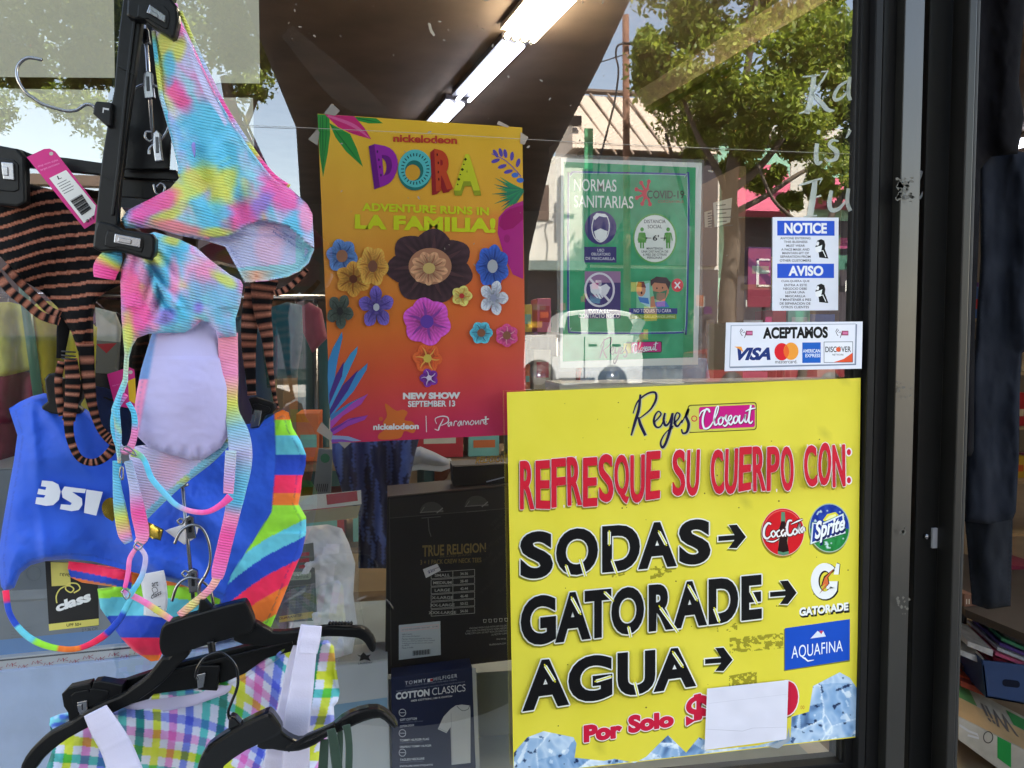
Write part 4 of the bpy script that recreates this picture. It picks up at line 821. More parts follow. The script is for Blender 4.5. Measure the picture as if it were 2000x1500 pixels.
# ------------------------------------------------------------------ lettering on the glass, cut by the frame
lt = thing('window_lettering', 'large translucent white serif lettering running off under the window frame', 'lettering', tuple(P(1610, 420, -.001)))
lm = mat('frosted_vinyl', (205, 214, 206), rough=0.6, alpha=0.62, var=0.05)
lp = Print(lt, -0.0012, lm)
def clipx(pts, xc=1661): return [(min(x, xc), y) for x, y in pts]
for pts, w in [([(1590, 146), (1585, 190), (1576, 222)], [9, 12, 10]), ([(1561, 222), (1575, 217), (1592, 217)], [3, 4, 2]), ([(1567, 150), (1590, 148), (1602, 146)], [2, 4, 2]), ([(1616, 140), (1604, 160), (1585, 186)], [3, 4, 3]), ([(1588, 184), (1604, 200), (1616, 214), (1630, 216)], [5, 9, 9, 3]), ([(1604, 140), (1618, 139)], [3, 2]),
               ([(1656, 158), (1640, 168), (1630, 185), (1632, 195), (1645, 190), (1659, 172)], [4, 6, 7, 7, 5, 3]), ([(1660, 150), (1657, 180), (1661, 196)], [7, 8, 7]),
               ([(1596, 280), (1594, 300), (1596, 318), (1606, 316)], [8, 9, 9, 4]), ([(1598, 262), (1600, 254)], [7, 6]), ([(1638, 276), (1626, 274), (1620, 284), (1634, 296), (1632, 310), (1618, 314), (1612, 308)], [3, 6, 7, 10, 8, 5, 3]), ([(1661, 254), (1656, 264), (1652, 270)], [6, 5, 2]),
               ([(1592, 352), (1588, 385), (1582, 422)], [9, 12, 12]), ([(1560, 362), (1580, 356), (1606, 348)], [3, 5, 3]), ([(1606, 348), (1600, 360)], [3, 1]), ([(1590, 386), (1604, 382)], [3, 4]), ([(1570, 423), (1596, 421)], [3, 3]),
               ([(1624, 372), (1620, 396), (1624, 410), (1638, 408), (1652, 392)], [7, 9, 9, 7, 4]), ([(1657, 368), (1655, 395), (1661, 412)], [7, 8, 8])]: lp.line(clipx(pts), w, (205, 214, 206), 5, lift=False)
lp.end('letter_strokes')
# thread stretched across, specks, smears
th_ = thing('thread', 'thin pale thread stretched across the glass above the posters', 'thread', tuple(P(1000, 270, -.004)))
wire('thread_line', [(420, 242), (800, 259), (1100, 276), (1400, 290), (1662, 301)], -0.0035, 0.00033, plain('pale_thread', (170, 165, 155)), th_, 6, 5)
pr = Print(win, -0.0005)
for _ in range(80):
    x = 520 + rng.random() * 720 if rng.random() < .8 else 1100 + rng.random() * 550; y = rng.random() ** 1.4 * 520; r = 0.5 + rng.random() ** 3 * 1.6; a = rng.random() * 3; e = 1 + 2.5 * rng.random()
    pr.poly([(x + r * e * math.cos(t) * math.cos(a) - r * math.sin(t) * math.sin(a), y + r * e * math.cos(t) * math.sin(a) + r * math.sin(t) * math.cos(a)) for t in np.linspace(0, 5.5, 6)], (150, 142, 130), lift=False)
pr.poly([(836, 44), (841, 46), (844, 58), (850, 68), (847, 71), (841, 64), (838, 56)], (170, 158, 140)); pr.end('dust_speck', kind='stuff')
lp = Print(win, -0.0004, mat('dirty_film', (205, 200, 190), alpha=0.018, rough=0.8, var=0.3))
for pts, w in [([(560, 60), (680, 180), (760, 220)], [30, 60, 10]), ([(870, 150), (830, 190), (790, 210)], [20, 50, 20]), ([(900, 60), (960, 140), (940, 200)], [20, 60, 30]), ([(1230, 250), (1400, 500), (1420, 640)], [20, 60, 30])]: lp.line(pts, w, (205, 200, 190), 5)
lp.end('smear', kind='stuff')

# ------------------------------------------------------------------ orange show poster (behind the glass)
YP = 0.004
dp = thing('show_poster', 'orange and pink tropical show poster taped behind the glass', 'poster', tuple(P(830, 865, YP)))
DQ = [(620, 222), (1020, 249), (1028, 848), (648, 866)]
def grad(x, y):
    t = np.clip((y - 240) / 620 + 0.12 * (x - 800) / 400 * (y > 420) , 0, 1); u = np.clip((x - 640) / 380, 0, 1)
    ks = [0, .3, .45, .62, .8, 1]; cs = np.array([(226, 178, 48), (224, 158, 52), (224, 140, 56), (222, 116, 44), (212, 78, 58), (192, 40, 88)], float)
    c = np.stack([np.interp(t, ks, cs[:, i]) for i in range(3)], 1)
    r = np.clip((u - .45) * 2, 0, 1) * np.clip(1 - abs(t - .55) / .3, 0, 1); c = c * (1 - .6 * r[:, None]) + np.array([[222, 74, 62]]) * .6 * r[:, None]
    return c * 1.10 + (fbm(x / 40, y / 90)[:, None] - .5) * 12
sheet('poster_sheet', DQ, YP, 0.0004, paper, dp, 48, None, grad)
DB = Print(dp, YP); pr = DB; GR, GR2 = (44, 150, 62), (22, 112, 50)
for pts, vein in [([(620, 223), (643, 224), (645, 262), (640, 300), (631, 346), (624, 300)], [(630, 226), (631, 340)]), ([(643, 240), (684, 262), (697, 290), (709, 326), (676, 296), (655, 268)], [(645, 242), (706, 322)]), ([(692, 228), (735, 231), (748, 241), (720, 241), (700, 236)], [(694, 230), (744, 240)])]:
    pr.poly(pts, GR); pr.line([vein[0], ((vein[0][0] + vein[1][0]) / 2 , (vein[0][1] + vein[1][1]) / 2), vein[1]], [1.5, 2.4, .6], GR2)
for d_ in (-6, 6): pr.line([(632 + d_, 228), (631 + d_ * .8, 280), (630, 330)], [1.2, 1.4, .4], GR2, 4)
pr.poly([(634, 223), (692, 227), (712, 250), (725, 272), (690, 262), (660, 248)], (216, 40, 118)); pr.line([(640, 226), (690, 245), (722, 270)], [4, 7, 1], (232, 100, 160), 4)
for x, y, a in [(968, 300, 60), (978, 298, 75), (987, 300, 80), (1000, 305, 95), (1012, 318, 105), (968, 314, 160), (981, 325, 160), (993, 335, 165)]:
    c, s = math.cos(R(a)), math.sin(R(a)); pr.poly([(x + c * 9 * math.cos(t) - s * 3.8 * math.sin(t), y + s * 9 * math.cos(t) + c * 3.8 * math.sin(t)) for t in np.linspace(0, 5.8, 12)], (98, 80, 176))
pr.line([(960, 300), (985, 312), (1005, 330), (1018, 345)], 1.6, (98, 80, 176), 4)
for x, y, a in [(1006, 342, 160), (1016, 352, 120)]: pr.disc(x, y, 7, 5, (70, 120, 210), 14)
for i, a in enumerate(np.linspace(150, 235, 15)):
    L = 52 + 10 * math.sin(i * 2.3); c, s = math.cos(R(a)), -math.sin(R(a)); ex, ey = 1022 + c * L, 372 + s * L * -1 if 0 else 372 - math.sin(R(a)) * L
    pr.line([(1022, 372), ((1022 + ex) / 2, (372 + ey) / 2 + 2), (ex, ey)], [5, 4.5, .5], (46 + 5 * (i % 3), 158 - 12 * (i % 4), 100), 3)
pr.poly([(1022, 392), (1022, 545), (1002, 536), (985, 500), (972, 455), (974, 425), (988, 408), (1006, 398)], (196, 40, 140)); pr.poly([(1022, 400), (1022, 428), (1002, 446), (984, 450), (974, 440), (980, 420), (995, 408)], (176, 20, 110)); pr.disc(990, 466, 6, 8, (176, 34, 120))
for pts, c in [([(640, 735), (641, 705), (650, 680), (668, 648), (669, 660), (660, 700), (652, 750), (642, 790)], (66, 150, 214)), ([(643, 790), (660, 730), (685, 690), (699, 676), (697, 690), (672, 745), (644, 800)], (74, 166, 222)), ([(643, 770), (655, 735), (672, 706), (668, 735), (643, 790)], (84, 52, 140)), ([(644, 805), (690, 735), (718, 709), (716, 722), (690, 765), (645, 815)], (70, 150, 214)), ([(644, 800), (670, 752), (700, 722), (680, 762), (645, 812)], (80, 54, 146)),
               ([(645, 820), (690, 785), (719, 769), (705, 790), (670, 812), (645, 838)], (190, 80, 190)), ([(645, 812), (680, 788), (716, 771), (690, 786), (646, 822)], (72, 132, 196)), ([(645, 842), (680, 818), (719, 811), (712, 820), (680, 832), (646, 852)], (172, 74, 186)), ([(645, 838), (690, 816), (716, 812), (680, 822), (646, 846)], (120, 60, 160)), ([(646, 850), (680, 852), (706, 861), (648, 865)], (150, 170, 214)), ([(646, 858), (670, 858), (690, 862), (648, 865)], (140, 80, 180))]: pr.poly(pts, c)
pr.poly([(752, 788), (770, 800), (778, 802), (788, 800), (796, 806), (790, 820), (806, 824), (812, 838), (806, 846), (790, 842), (780, 856), (742, 858), (740, 848), (752, 838), (748, 826), (756, 812)], (226, 116, 52), 4); pr.disc(744, 818, 4, 4, (220, 104, 60), 12)
pr.end('leaf_print', keep=True)
pr.text('nickelodeon', 768, 262, 893, 277, (206, 70, 50), 0.035, off=0.035, sp=0.98)
# block title letters, each with a darker side behind its face
def title(ch, q, face, side, dx, dy, off=0.05):
    for k in range(7, 0, -1): pr.quad(ch, q, side, off, d=(dx * k / 7, dy * k / 7))
    pr.quad(ch, q, face, off)
title('D', [(731, 281), (778, 290), (776, 352), (742, 366)], (160, 40, 168), (112, 22, 128), -11, 4)
pr.disc(810, 334, 33, 38, (30, 120, 112)); pr.disc(811, 329, 33, 37, (92, 196, 196)); pr.disc(809, 333, 18, 20, (30, 116, 108)); pr.disc(806, 337, 14.5, 15.5, (226, 164, 50))
for i in range(26):
    a = 6.2832 * i / 26; c, s = math.cos(a), math.sin(a); pr.line([(811 + 22 * c, 330 + 25 * s), (811 + 28 * c, 330 + 31 * s)], 2, (16, 60, 66), lift=False)
title('R', [(848, 290), (886, 300), (885, 368), (852, 374)], (208, 74, 40), (160, 36, 40), -8, 7); title('A', [(892, 300), (934, 302), (938, 372), (886, 372)], (214, 214, 44), (160, 166, 40), 2, 10)
for x, y in [(737, 296), (740, 312), (742, 326), (744, 342)]: pr.disc(x, y, 1.6, 3, (60, 20, 90), 8)
for x, y in [(854, 302), (856, 318), (856, 336), (857, 350)]: pr.disc(x, y, 1.5, 3, (90, 20, 20), 8)
for i, (x, y) in enumerate([(909, 311), (906, 321), (903, 331), (899, 341), (896, 350), (894, 360)]): r = 3.2 if i % 2 == 0 else 1.8; pr.poly([(x - r, y), (x, y - r), (x + r, y), (x, y + r)], (40, 40, 10))
pr.end('title_lettering')
pr.text('ADVENTURE RUNS IN', 707, 396, 955, 412, (224, 228, 36), 0.036, off=0.04, sp=1.03); pr.text('LA FAMILIA!', 693, 418, 968, 447, (224, 228, 36), 0.03, off=0.055, sp=1.05)
pr.text('NEW SHOW', 787, 767, 899, 780, WHT, -0.01, off=0.06); pr.text('SEPTEMBER 13', 797, 783, 889, 795, WHT, -0.012, off=0.035); pr.text('nickelodeon', 729, 828, 818, 840, WHT, -0.02, off=0.04); pr.line([(832, 812), (833, 844)], 1.4, WHT); pr.end('lettering')
for pts, w in [([(866, 818), (858, 834), (856, 840), (849, 838)], [1.5, 2.5, 2, 1.5]), ([(853, 828), (850, 818), (862, 813), (874, 815), (875, 824), (862, 831)], [1, 1.5, 2, 2.2, 2.2, 1.2]), ([(880, 824), (875, 828), (877, 833), (882, 824), (882, 832)], 1.7), ([(886, 832), (888, 823), (893, 823)], 1.7), ([(899, 822), (894, 828), (897, 832), (901, 822), (901, 831)], 1.7), ([(904, 831), (906, 822), (910, 825), (910, 830), (914, 822), (916, 830)], 1.6), ([(922, 821), (918, 827), (922, 830), (926, 824), (922, 821)], 1.6), ([(929, 821), (929, 829), (935, 821), (935, 829)], 1.6), ([(938, 829), (940, 820), (944, 823), (945, 828)], 1.6), ([(950, 813), (947, 828), (952, 827)], 1.6)]: pr.line(pts, w, WHT, 4, lift=False)
pr.line([(941, 820.5), (955, 818)], 2.4, WHT); pr.line([(948, 813), (949, 826)], 2.4, WHT); pr.end('script_lettering')
# plain floral artwork standing where the printed figures are
def petals(x, y, n_, L, w, c1, c2, cc, rc, a0=0.0, sq=1.0):
    for i in range(n_):
        a = a0 + 6.2832 * i / n_; c, s = math.cos(a), math.sin(a)
        def pt(r, t): return (x + (c * r - s * t), y + (s * r + c * t) * sq)
        pr.field(closed_smooth([pt(0, 0), pt(L * .35, w * .7), pt(L * .7, w), pt(L, w * .35), pt(L, -w * .35), pt(L * .7, -w), pt(L * .35, -w * .7)], 3), 2.6 if L < 60 else 3.5, lambda X_, Y_: np.clip(np.array([c1], float) * (.62 + .6 * np.clip(np.hypot(X_ - x, (Y_ - y) / sq) / L, 0, 1) + .25 * (fbm(X_ / 5, Y_ / 5) - .5) + .12 * np.sin(np.arctan2(Y_ - y, X_ - x) * 40 / max(1, n_ / 5)))[:, None] + 6, 0, 255)); pr.line([pt(L * .15, 0), pt(L * .55, 1.5), pt(L * .85, 0)], [w * .3, w * .22, 1], c2, 4)
    pr.disc(x, y, rc, rc * sq, cc)
petals(840, 520, 7, 84, 34, (62, 42, 48), (92, 62, 66), (196, 136, 104), 42, 0.35, .85); petals(838, 524, 9, 36, 11, (206, 150, 112), (168, 104, 80), (230, 196, 120), 12, .2, .9)
petals(834, 628, 6, 46, 22, (218, 84, 190), (150, 70, 170), (110, 70, 180), 13, .3); petals(835, 700, 6, 28, 12, (232, 96, 50), (250, 180, 90), (230, 200, 90), 8, .1); petals(838, 738, 5, 18, 8, (120, 50, 150), (220, 200, 230), (230, 220, 240), 5, .6)
petals(668, 500, 6, 30, 13, (92, 130, 190), (60, 90, 150), (176, 120, 90), 11, .2, 1.1); petals(690, 545, 6, 34, 13, (208, 146, 60), (160, 96, 40), (110, 60, 40), 8, .5); petals(728, 520, 6, 30, 13, (226, 160, 70), (190, 120, 50), (140, 90, 70), 9, .1, 1.3); petals(735, 600, 5, 34, 12, (112, 92, 180), (84, 66, 150), (216, 216, 224), 6, .9, 1.2)
petals(664, 608, 5, 26, 10, (72, 84, 76), (50, 60, 56), (40, 44, 46), 6, .2, 1.3); petals(962, 520, 7, 32, 13, (52, 88, 176), (36, 64, 140), (190, 190, 196), 10, .4, 1.3); petals(964, 582, 5, 28, 10, (206, 208, 222), (180, 180, 204), (160, 164, 190), 6, 0, 1.2); petals(940, 650, 6, 22, 10, (84, 176, 200), (70, 120, 150), (150, 96, 72), 8); petals(990, 655, 6, 22, 10, (204, 70, 130), (230, 150, 170), (150, 96, 72), 8, .5); petals(902, 578, 5, 20, 9, (232, 204, 110), (214, 160, 70), (200, 60, 60), 5)
pr.end('flower_print')
# tape on the corners
tp = mat('cloudy_tape', (200, 190, 180), alpha=0.55, rough=0.35, var=0.05)
for k, (pts, lab) in enumerate([([(648, 202), (664, 216), (655, 226), (632, 222)], 'clear tape across the top left poster corner'), ([(602, 272), (619, 252), (624, 258), (620, 284)], 'clear tape beside the upper left poster edge'), ([(970, 243), (974, 236), (994, 246), (992, 249)], 'cream tape over the top of the orange poster'), ([(1017, 258), (1032, 268), (1024, 283), (1016, 280)], 'cream tape on the right edge of the orange poster'), ([(618, 842), (628, 824), (650, 846), (647, 862)], 'clear tape at the lower left of the poster'), ([(660, 863), (686, 864), (673, 876)], 'clear tape under the bottom edge of the poster')]):
    o = plate('adhesive_tape', pts, 0.0030, 0.0002, mat('cream_tape', (216, 196, 178), alpha=0.9, rough=0.5) if k in (2, 3) else tp, None, 0); tag(o, lab, 'tape', 'tape pieces holding the orange poster')

# ------------------------------------------------------------------ green health poster (behind the glass)
YG = 0.006
gpst = thing('health_poster', 'green health rules poster with white border behind the glass', 'poster', tuple(P(1230, 715, YG)))
GQ = [(1096, 309), (1371, 318), (1363, 712), (1094, 719)]
sheet('poster_sheet', GQ, YG, 0.0004, paper, gpst, 8, None, lambda x, y: np.array([[214, 216, 208]]) + (fbm(x / 20, y / 20)[:, None] - .5) * 12)
pr = Print(gpst, YG); pr.field([(1101, 316), (1359, 327), (1354, 698), (1099, 706)], 6, lambda x, y: np.array([[40, 152, 102]]) + (fbm(x / 24, y / 24)[:, None] - .5) * 50)
bd = [(1118, 336), (1320, 340), (1338, 345), (1345, 360), (1341, 630), (1334, 644), (1318, 650), (1128, 650), (1114, 642), (1110, 620), (1110, 360), (1112, 344)]
pr.line(bd + [bd[0]], 4, (36, 60, 140), 3); pr.line([(x + (2 if x < 1200 else -2), y + (2 if y < 500 else -2)) for x, y in bd + [bd[0]]], 1.2, (150, 200, 190), 3); pr.end('panel_print', keep=True)
pr.text('NORMAS', 1121, 349, 1204, 373, (232, 236, 230), 0.02, off=0.008); pr.text('SANITARIAS', 1121, 381, 1237, 405, (232, 236, 230), 0.02, off=0.008); pr.text('COVID-19', 1264, 372, 1336, 388, (26, 34, 34), 0.0, off=0.015); pr.text('CORONAVIRUS', 1285, 391, 1335, 396, (150, 40, 50), 0.01)
for s, x0, x1, y0, y1 in [('DISTANCIA', 1257, 1300, 429, 437), ('SOCIAL', 1265, 1294, 438.5, 446)]: pass
pr.end('lettering')
for a in range(-150, 151, 42):
    a = 180 + a * .72 if 0 else a + 180; c, s = math.cos(R(a)), math.sin(R(a))
    if c > 0.55: continue
    pr.line([(1263, 377), (1263 + 20 * c, 377 + 22 * s)], [5, 4], (196, 36, 54), lift=False); pr.disc(1263 + 21 * c, 377 + 23 * s, 3.8, 4.2, (196, 36, 54), 12)
pr.disc(1263, 378, 9, 11, (196, 36, 54)); pr.disc(1271, 379, 8, 9, (40, 152, 102)); pr.text('COVID-19', 1264, 372, 1336, 388, (26, 34, 34), 0.0, off=0.015); pr.end('virus_emblem')
pr.disc(1173, 445, 31, 33, (40, 40, 110)); face = [(1158, 432), (1162, 422), (1174, 418), (1184, 421), (1189, 432), (1190, 445), (1186, 462), (1176, 472), (1168, 471), (1160, 462), (1156, 446)]
pr.line(face + [face[0]], 1.8, (236, 236, 236), 3); pr.poly([(1158, 424), (1165, 416), (1182, 418), (1188, 424), (1180, 424), (1170, 422), (1162, 430)], WHT); pr.poly([(1160, 452), (1173, 446), (1187, 452), (1184, 464), (1174, 473), (1164, 466)], (236, 238, 236)); pr.rect(1141, 482, 1204, 513, (40, 40, 110))
for s, x0, x1, y in [('USO', 1167, 1180, 486), ('OBLIGATORIO', 1155, 1192, 493.5), ('DE MASCARILLA', 1144, 1201, 502)]: pr.text(s, x0, y, x1, y + 5.5, (230, 232, 236), 0.01)
pr.end('mask_pictogram')
pr.disc(1279, 466, 43, 49, (80, 160, 70)); pr.disc(1279, 466, 40, 46, (226, 230, 222))
for s, x0, x1, y, h in [('DISTANCIA', 1258, 1300, 429, 7), ('SOCIAL', 1265, 1293, 439, 7), ('MANTENGA', 1263, 1295, 483, 4.5), ('UNA DISTANCIA DE', 1253, 1305, 489, 4.5), ('6 PIES DE OTRAS', 1256, 1302, 495, 4.5), ('PERSONAS', 1264, 1293, 501, 4.5)]: pr.text(s, x0, y, x1, y + h, (40, 48, 50), off=0.012)
for x, dress in ((1254, 1), (1305, 0)):
    pr.disc(x, 448, 3.6, 4, (70, 150, 50), 12); pr.poly([(x - 5, 454), (x + 5, 454), (x + (8 if dress else 4.5), 474), (x - (8 if dress else 4.5), 474)], (70, 150, 50))
    for s_ in (-1, 1): pr.line([(x + 5.5 * s_, 455), (x + 8 * s_, 470)], 2, (70, 150, 50)); pr.line([(x + 2.4 * s_, 472), (x + 2.4 * s_, 485)], 3, (70, 150, 50))
pr.text("6'", 1275, 459, 1287, 470, (36, 44, 50), off=0.02); 
for a, b in ((1272, 1264), (1290, 1298)): pr.line([(a, 465), (b, 465)], 1.2, BLK); pr.poly([(b, 462.5), (b, 467.5), (b + (b - a) * .4, 465)], BLK)
pr.end('distance_pictogram')
pr.rect(1142, 530, 1212, 622, (60, 48, 110)); pr.rect(1142, 530, 1212, 552, (150, 110, 150)); pr.ring(1171, 566, 28, 32, 4, (220, 214, 224)); pr.poly([(1152, 556), (1160, 552), (1172, 560), (1184, 554), (1192, 562), (1186, 574), (1174, 584), (1166, 582), (1154, 570)], (226, 222, 230)); 
for i in range(4): pr.line([(1158 + i * 6, 574), (1164 + i * 6, 583)], 1.2, (120, 70, 120))
pr.line([(1151, 543), (1192, 590)], 4.5, (224, 218, 226)); pr.text('EVITA EL', 1150, 604, 1190, 611, (230, 232, 236)); pr.text('CONTACTO FISICO', 1130, 613, 1210, 621, (226, 230, 232)); pr.end('handshake_pictogram')
pr.poly([(1243, 550), (1296, 546), (1296, 600), (1243, 604)], (120, 190, 150)); pr.poly([(1268, 552), (1270, 602), (1250, 590), (1244, 560)], (170, 206, 214)); pr.disc(1252, 566, 9, 13, (200, 140, 110)); pr.poly([(1243, 560), (1246, 550), (1258, 550), (1262, 562)], (110, 40, 40)); pr.disc(1253, 572, 1.8, 3, (60, 20, 20), 8); pr.poly([(1246, 580), (1266, 582), (1268, 594), (1250, 590)], (60, 120, 190))
pr.poly([(1272, 546), (1280, 542), (1300, 544), (1308, 552), (1306, 572), (1298, 588), (1284, 586), (1276, 572)], (196, 130, 96)); pr.poly([(1271, 560), (1270, 548), (1282, 540), (1302, 542), (1310, 552), (1306, 566), (1300, 554), (1278, 552)], (46, 30, 36)); pr.poly([(1275, 568), (1288, 571), (1303, 566), (1300, 582), (1290, 588), (1278, 584)], (54, 120, 84)); pr.disc(1283, 563, 1.5, 2, BLK, 8); pr.disc(1294, 562, 1.5, 2, BLK, 8)
pr.poly([(1280, 590), (1300, 588), (1308, 600), (1276, 601)], (60, 120, 190)); pr.poly([(1271, 580), (1277, 578), (1281, 600), (1270, 600)], (196, 130, 96))
pr.disc(1323, 557, 11.5, 13, (214, 40, 56)); pr.line([(1318, 551), (1328, 563)], 2.6, WHT); pr.line([(1328, 551), (1318, 563)], 2.6, WHT)
pr.rect(1229, 602, 1323, 613, (40, 56, 130)); pr.rect(1230, 614, 1321, 623, (120, 150, 40)); pr.text('NO TOQUES TU CARA', 1238, 603.5, 1311, 611.5, WHT); pr.text('SI NO TENGAS LAS MANOS LIMPIAS', 1234, 616, 1318, 621, (220, 230, 180)); pr.end('do_not_touch_pictogram')
pr.poly(rrect(1222, 668, 1293, 690, 3, -0.02), (40, 30, 40)); pr.rect(1218, 671, 1232, 690, (200, 190, 70), -0.02); pr.poly(rrect(1234, 669, 1291, 688, 2, -0.02), (200, 24, 120))
closeout(pr, 1234 - 1072 / 5.9, 679 - 238 / 5.9 - 0, 5.9, 1.3); reyes(pr, 1222 - 1000 / 5.9, 684 - 245 / 5.9, 5.9, 1.3); pr.end('shop_logo')
pw = plate('plastic_sleeve', [(1085, 300), (1375, 312), (1373, 345), (1371, 719), (1090, 727)], 0.0066, 0.0006, mat('clear_sleeve', (220, 225, 222), alpha=0.10, rough=0.15), gpst, 0)

# ------------------------------------------------------------------ swimwear hanging in front of the glass
def mixc(c, ws):                                    # palette blend by sharp weights
    W_ = np.stack(ws, 1); W_ = np.exp((W_ - W_.max(1)[:, None]) * 20); W_ /= W_.sum(1)[:, None]; return W_ @ np.array(c, float)
TD = [(88, 192, 230), (255, 92, 170), (222, 220, 92), (196, 196, 240), (120, 214, 232), (250, 150, 200), (150, 130, 220)]
def tiedye(x, y, sx=48, sy=26, rot=0.5, seed=0.0, bias=None):
    c, s = math.cos(rot), math.sin(rot); u = (x * c + y * s); v = (-x * s + y * c)
    u = u + 26 * (fbm(x / 40 + seed, y / 40) - .5); v = v + 22 * (fbm(x / 30, y / 30 + seed) - .5)
    ws = [fbm(u / (sx * 1.8) + 13.7 * k + seed, v / (sy * 1.2) + 7.1 * k, 3) + b for k, b in enumerate(bias or [0.10, 0.03, 0.02, 0.03, 0.04, 0.0, -0.06])]
    c_ = mixc(TD, ws) * .84 + 36; st = vn(x / 2.2 + 9, y / 16)[:, None]
    return c_ + (st - .5) * 14
def blob(x, y, cx, cy, rx, ry, rot=0.0, soft=0.25, seed=0.0):
    c, s = math.cos(rot), math.sin(rot); u = ((x - cx) * c + (y - cy) * s) / rx; v = (-(x - cx) * s + (y - cy) * c) / ry
    r = np.hypot(u, v) + 0.9 * (fbm(x / 30 + seed, y / 18 + cx, 3) - .5); return np.clip((1 - r) / soft + .5, 0, 1)
def pas(k): return tuple(v * .9 + 22 for v in k)
def over(c, m, col_): return c * (1 - m[:, None]) + np.array([col_], float) * m[:, None]
LAV = (190, 186, 232); CY, PK, YG_, PK2, VI = (88, 196, 232), (255, 82, 165), (218, 220, 84), (252, 150, 196), (150, 120, 214)
def band(x, y, poly, w): d = edist(poly, x, y); return np.clip((w - d) / 2 + .5, 0, 1)

# -- upper piece of the tie dye suit
suit = thing('tie_dye_swimsuit', 'pastel tie dye ribbed swimsuit clipped on the upright black hanger', 'swimsuit', tuple(P(400, 400, -0.16)))
UP = [(297, 50), (302, 110), (310, 187), (333, 267), (347, 320), (350, 347), (333, 367), (290, 390), (250, 410), (236, 428), (245, 446), (300, 446), (350, 460), (400, 470), (440, 482), (478, 552), (520, 549), (562, 541), (586, 530), (603, 514), (614, 488), (610, 417), (600, 398), (567, 368), (533, 345), (483, 283), (433, 200), (383, 100), (353, 40), (347, 7), (310, 2)]
LIN = [(356, 60), (366, 66), (385, 112), (408, 160), (432, 208), (446, 240), (440, 250), (424, 222), (400, 190), (376, 130)]
HEM = [(300, 448), (350, 458), (400, 467), (450, 460), (483, 440), (513, 430), (560, 440), (587, 463), (614, 488), (602, 512), (586, 528), (562, 541), (520, 549), (478, 552), (440, 520), (380, 480)]
def p_up(x, y):
    c = tiedye(x, y, 60, 34, 1.1, 3.0)
    for cx, cy, rx, ry, ro, k in [(320, 90, 16, 40, .2, YG_), (350, 95, 14, 26, .3, YG_), (352, 190, 40, 16, 1.0, PK), (330, 130, 12, 30, 0, CY), (400, 240, 40, 60, .9, CY), (420, 300, 34, 46, 1.1, CY), (375, 360, 60, 24, -.6, YG_), (300, 400, 46, 22, -.5, PK), (330, 420, 30, 14, -.4, YG_), (345, 445, 50, 12, .2, (250, 130, 140)), (440, 360, 18, 40, .4, YG_), (470, 420, 26, 44, 1.3, PK), (545, 380, 46, 26, .8, PK), (575, 440, 24, 24, 0, CY), (600, 420, 14, 30, 0, PK2), (420, 420, 30, 30, .5, CY), (510, 400, 16, 30, .6, VI), (335, 300, 16, 50, 0, (170, 214, 240)), (420, 455, 26, 10, 0, YG_)]:
        c = over(c, blob(x, y, cx, cy, rx, ry, ro, .7, 1.0) * .85, k)
    m = inside(LIN, x, y) * np.clip(edist(LIN, x, y) / 3, 0, 1); c = over(c, m, (206, 204, 240))
    hm = inside(HEM, x, y) * 1.0; n = fbm(x / 40, y / 40)
    lc = np.array([[196, 200, 240]]) + (n[:, None] - .5) * 30; lc = over(lc, blob(x, y, 525, 480, 26, 40, 0, .6), (226, 190, 226))
    lc = over(lc, ((y > 522 - (x - 470) * .06) | (edist([(587, 463), (614, 488), (602, 512), (586, 528)], x, y) < 9)) * 0.9, (150, 214, 226)); lc = over(lc, (y > 528) * np.clip(1 - abs(x - 500) / 40, 0, 1), (240, 180, 150))
    c = c * (1 - hm[:, None]) + lc * hm[:, None]
    e = np.clip(1 - abs(edist([(300, 448), (350, 458), (400, 467), (450, 460), (483, 440), (513, 430), (560, 440), (587, 463)], x, y)) / 5, 0, 1) * hm; c = over(c, e * .5, (160, 150, 200))
    return c
def h_up(x, y):
    h = 0.007 * np.sin((x * .9 - y * .45) / 22 + 1.4 * fbm(x / 60, y / 60)) * np.clip((y - 40) / 120, 0, 1) * np.clip((480 - y) / 80, 0, 1)
    h = h + 0.012 * np.exp(-((x - 425 + (y - 300) * -.22) / 16) ** 2) * np.clip((y - 240) / 80, 0, 1) * np.clip((455 - y) / 30, 0, 1)
    hm = inside(HEM, x, y); return np.where(hm, -0.012 + 0.003 * np.sin((x - y) / 24), h) + 0.004 * fbm(x / 30, y / 30)
cloth('brief_panel', UP, -0.165, RIB, p_up, h_up, 3.2, 0.0016, 0.008, 12, suit)
pr = Print(suit, -0.1605, mat('heat_print', attr=True, rough=0.6))
strap('edge_binding', [(352, 22), (383, 92), (432, 195), (480, 272), (530, 338), (566, 364)], -0.178, 7, RIB, lambda x, y, t: mixc([PK, YG_, (180, 200, 240), PK2], [vn(t * 9, t * 0 + k) for k in range(4)]), 0.0022, suit)
strap('edge_binding', [(300, 60), (306, 120), (316, 190), (338, 262), (350, 318), (352, 345)], -0.170, 7, RIB, lambda x, y, t: mixc([CY, (170, 214, 240), YG_, (190, 180, 226)], [vn(t * 7 + 3, t * 0 + k) for k in range(4)]), 0.002, suit)
strap('care_label', [(379, 278), (374, 300), (365, 322), (363, 340)], -0.172, [4, 14, 16, 10], COTTON, lambda x, y, t: np.tile([[150, 140, 214]], (len(x), 1)), 0.0004, suit)
pp = Print(suit, -0.1785)
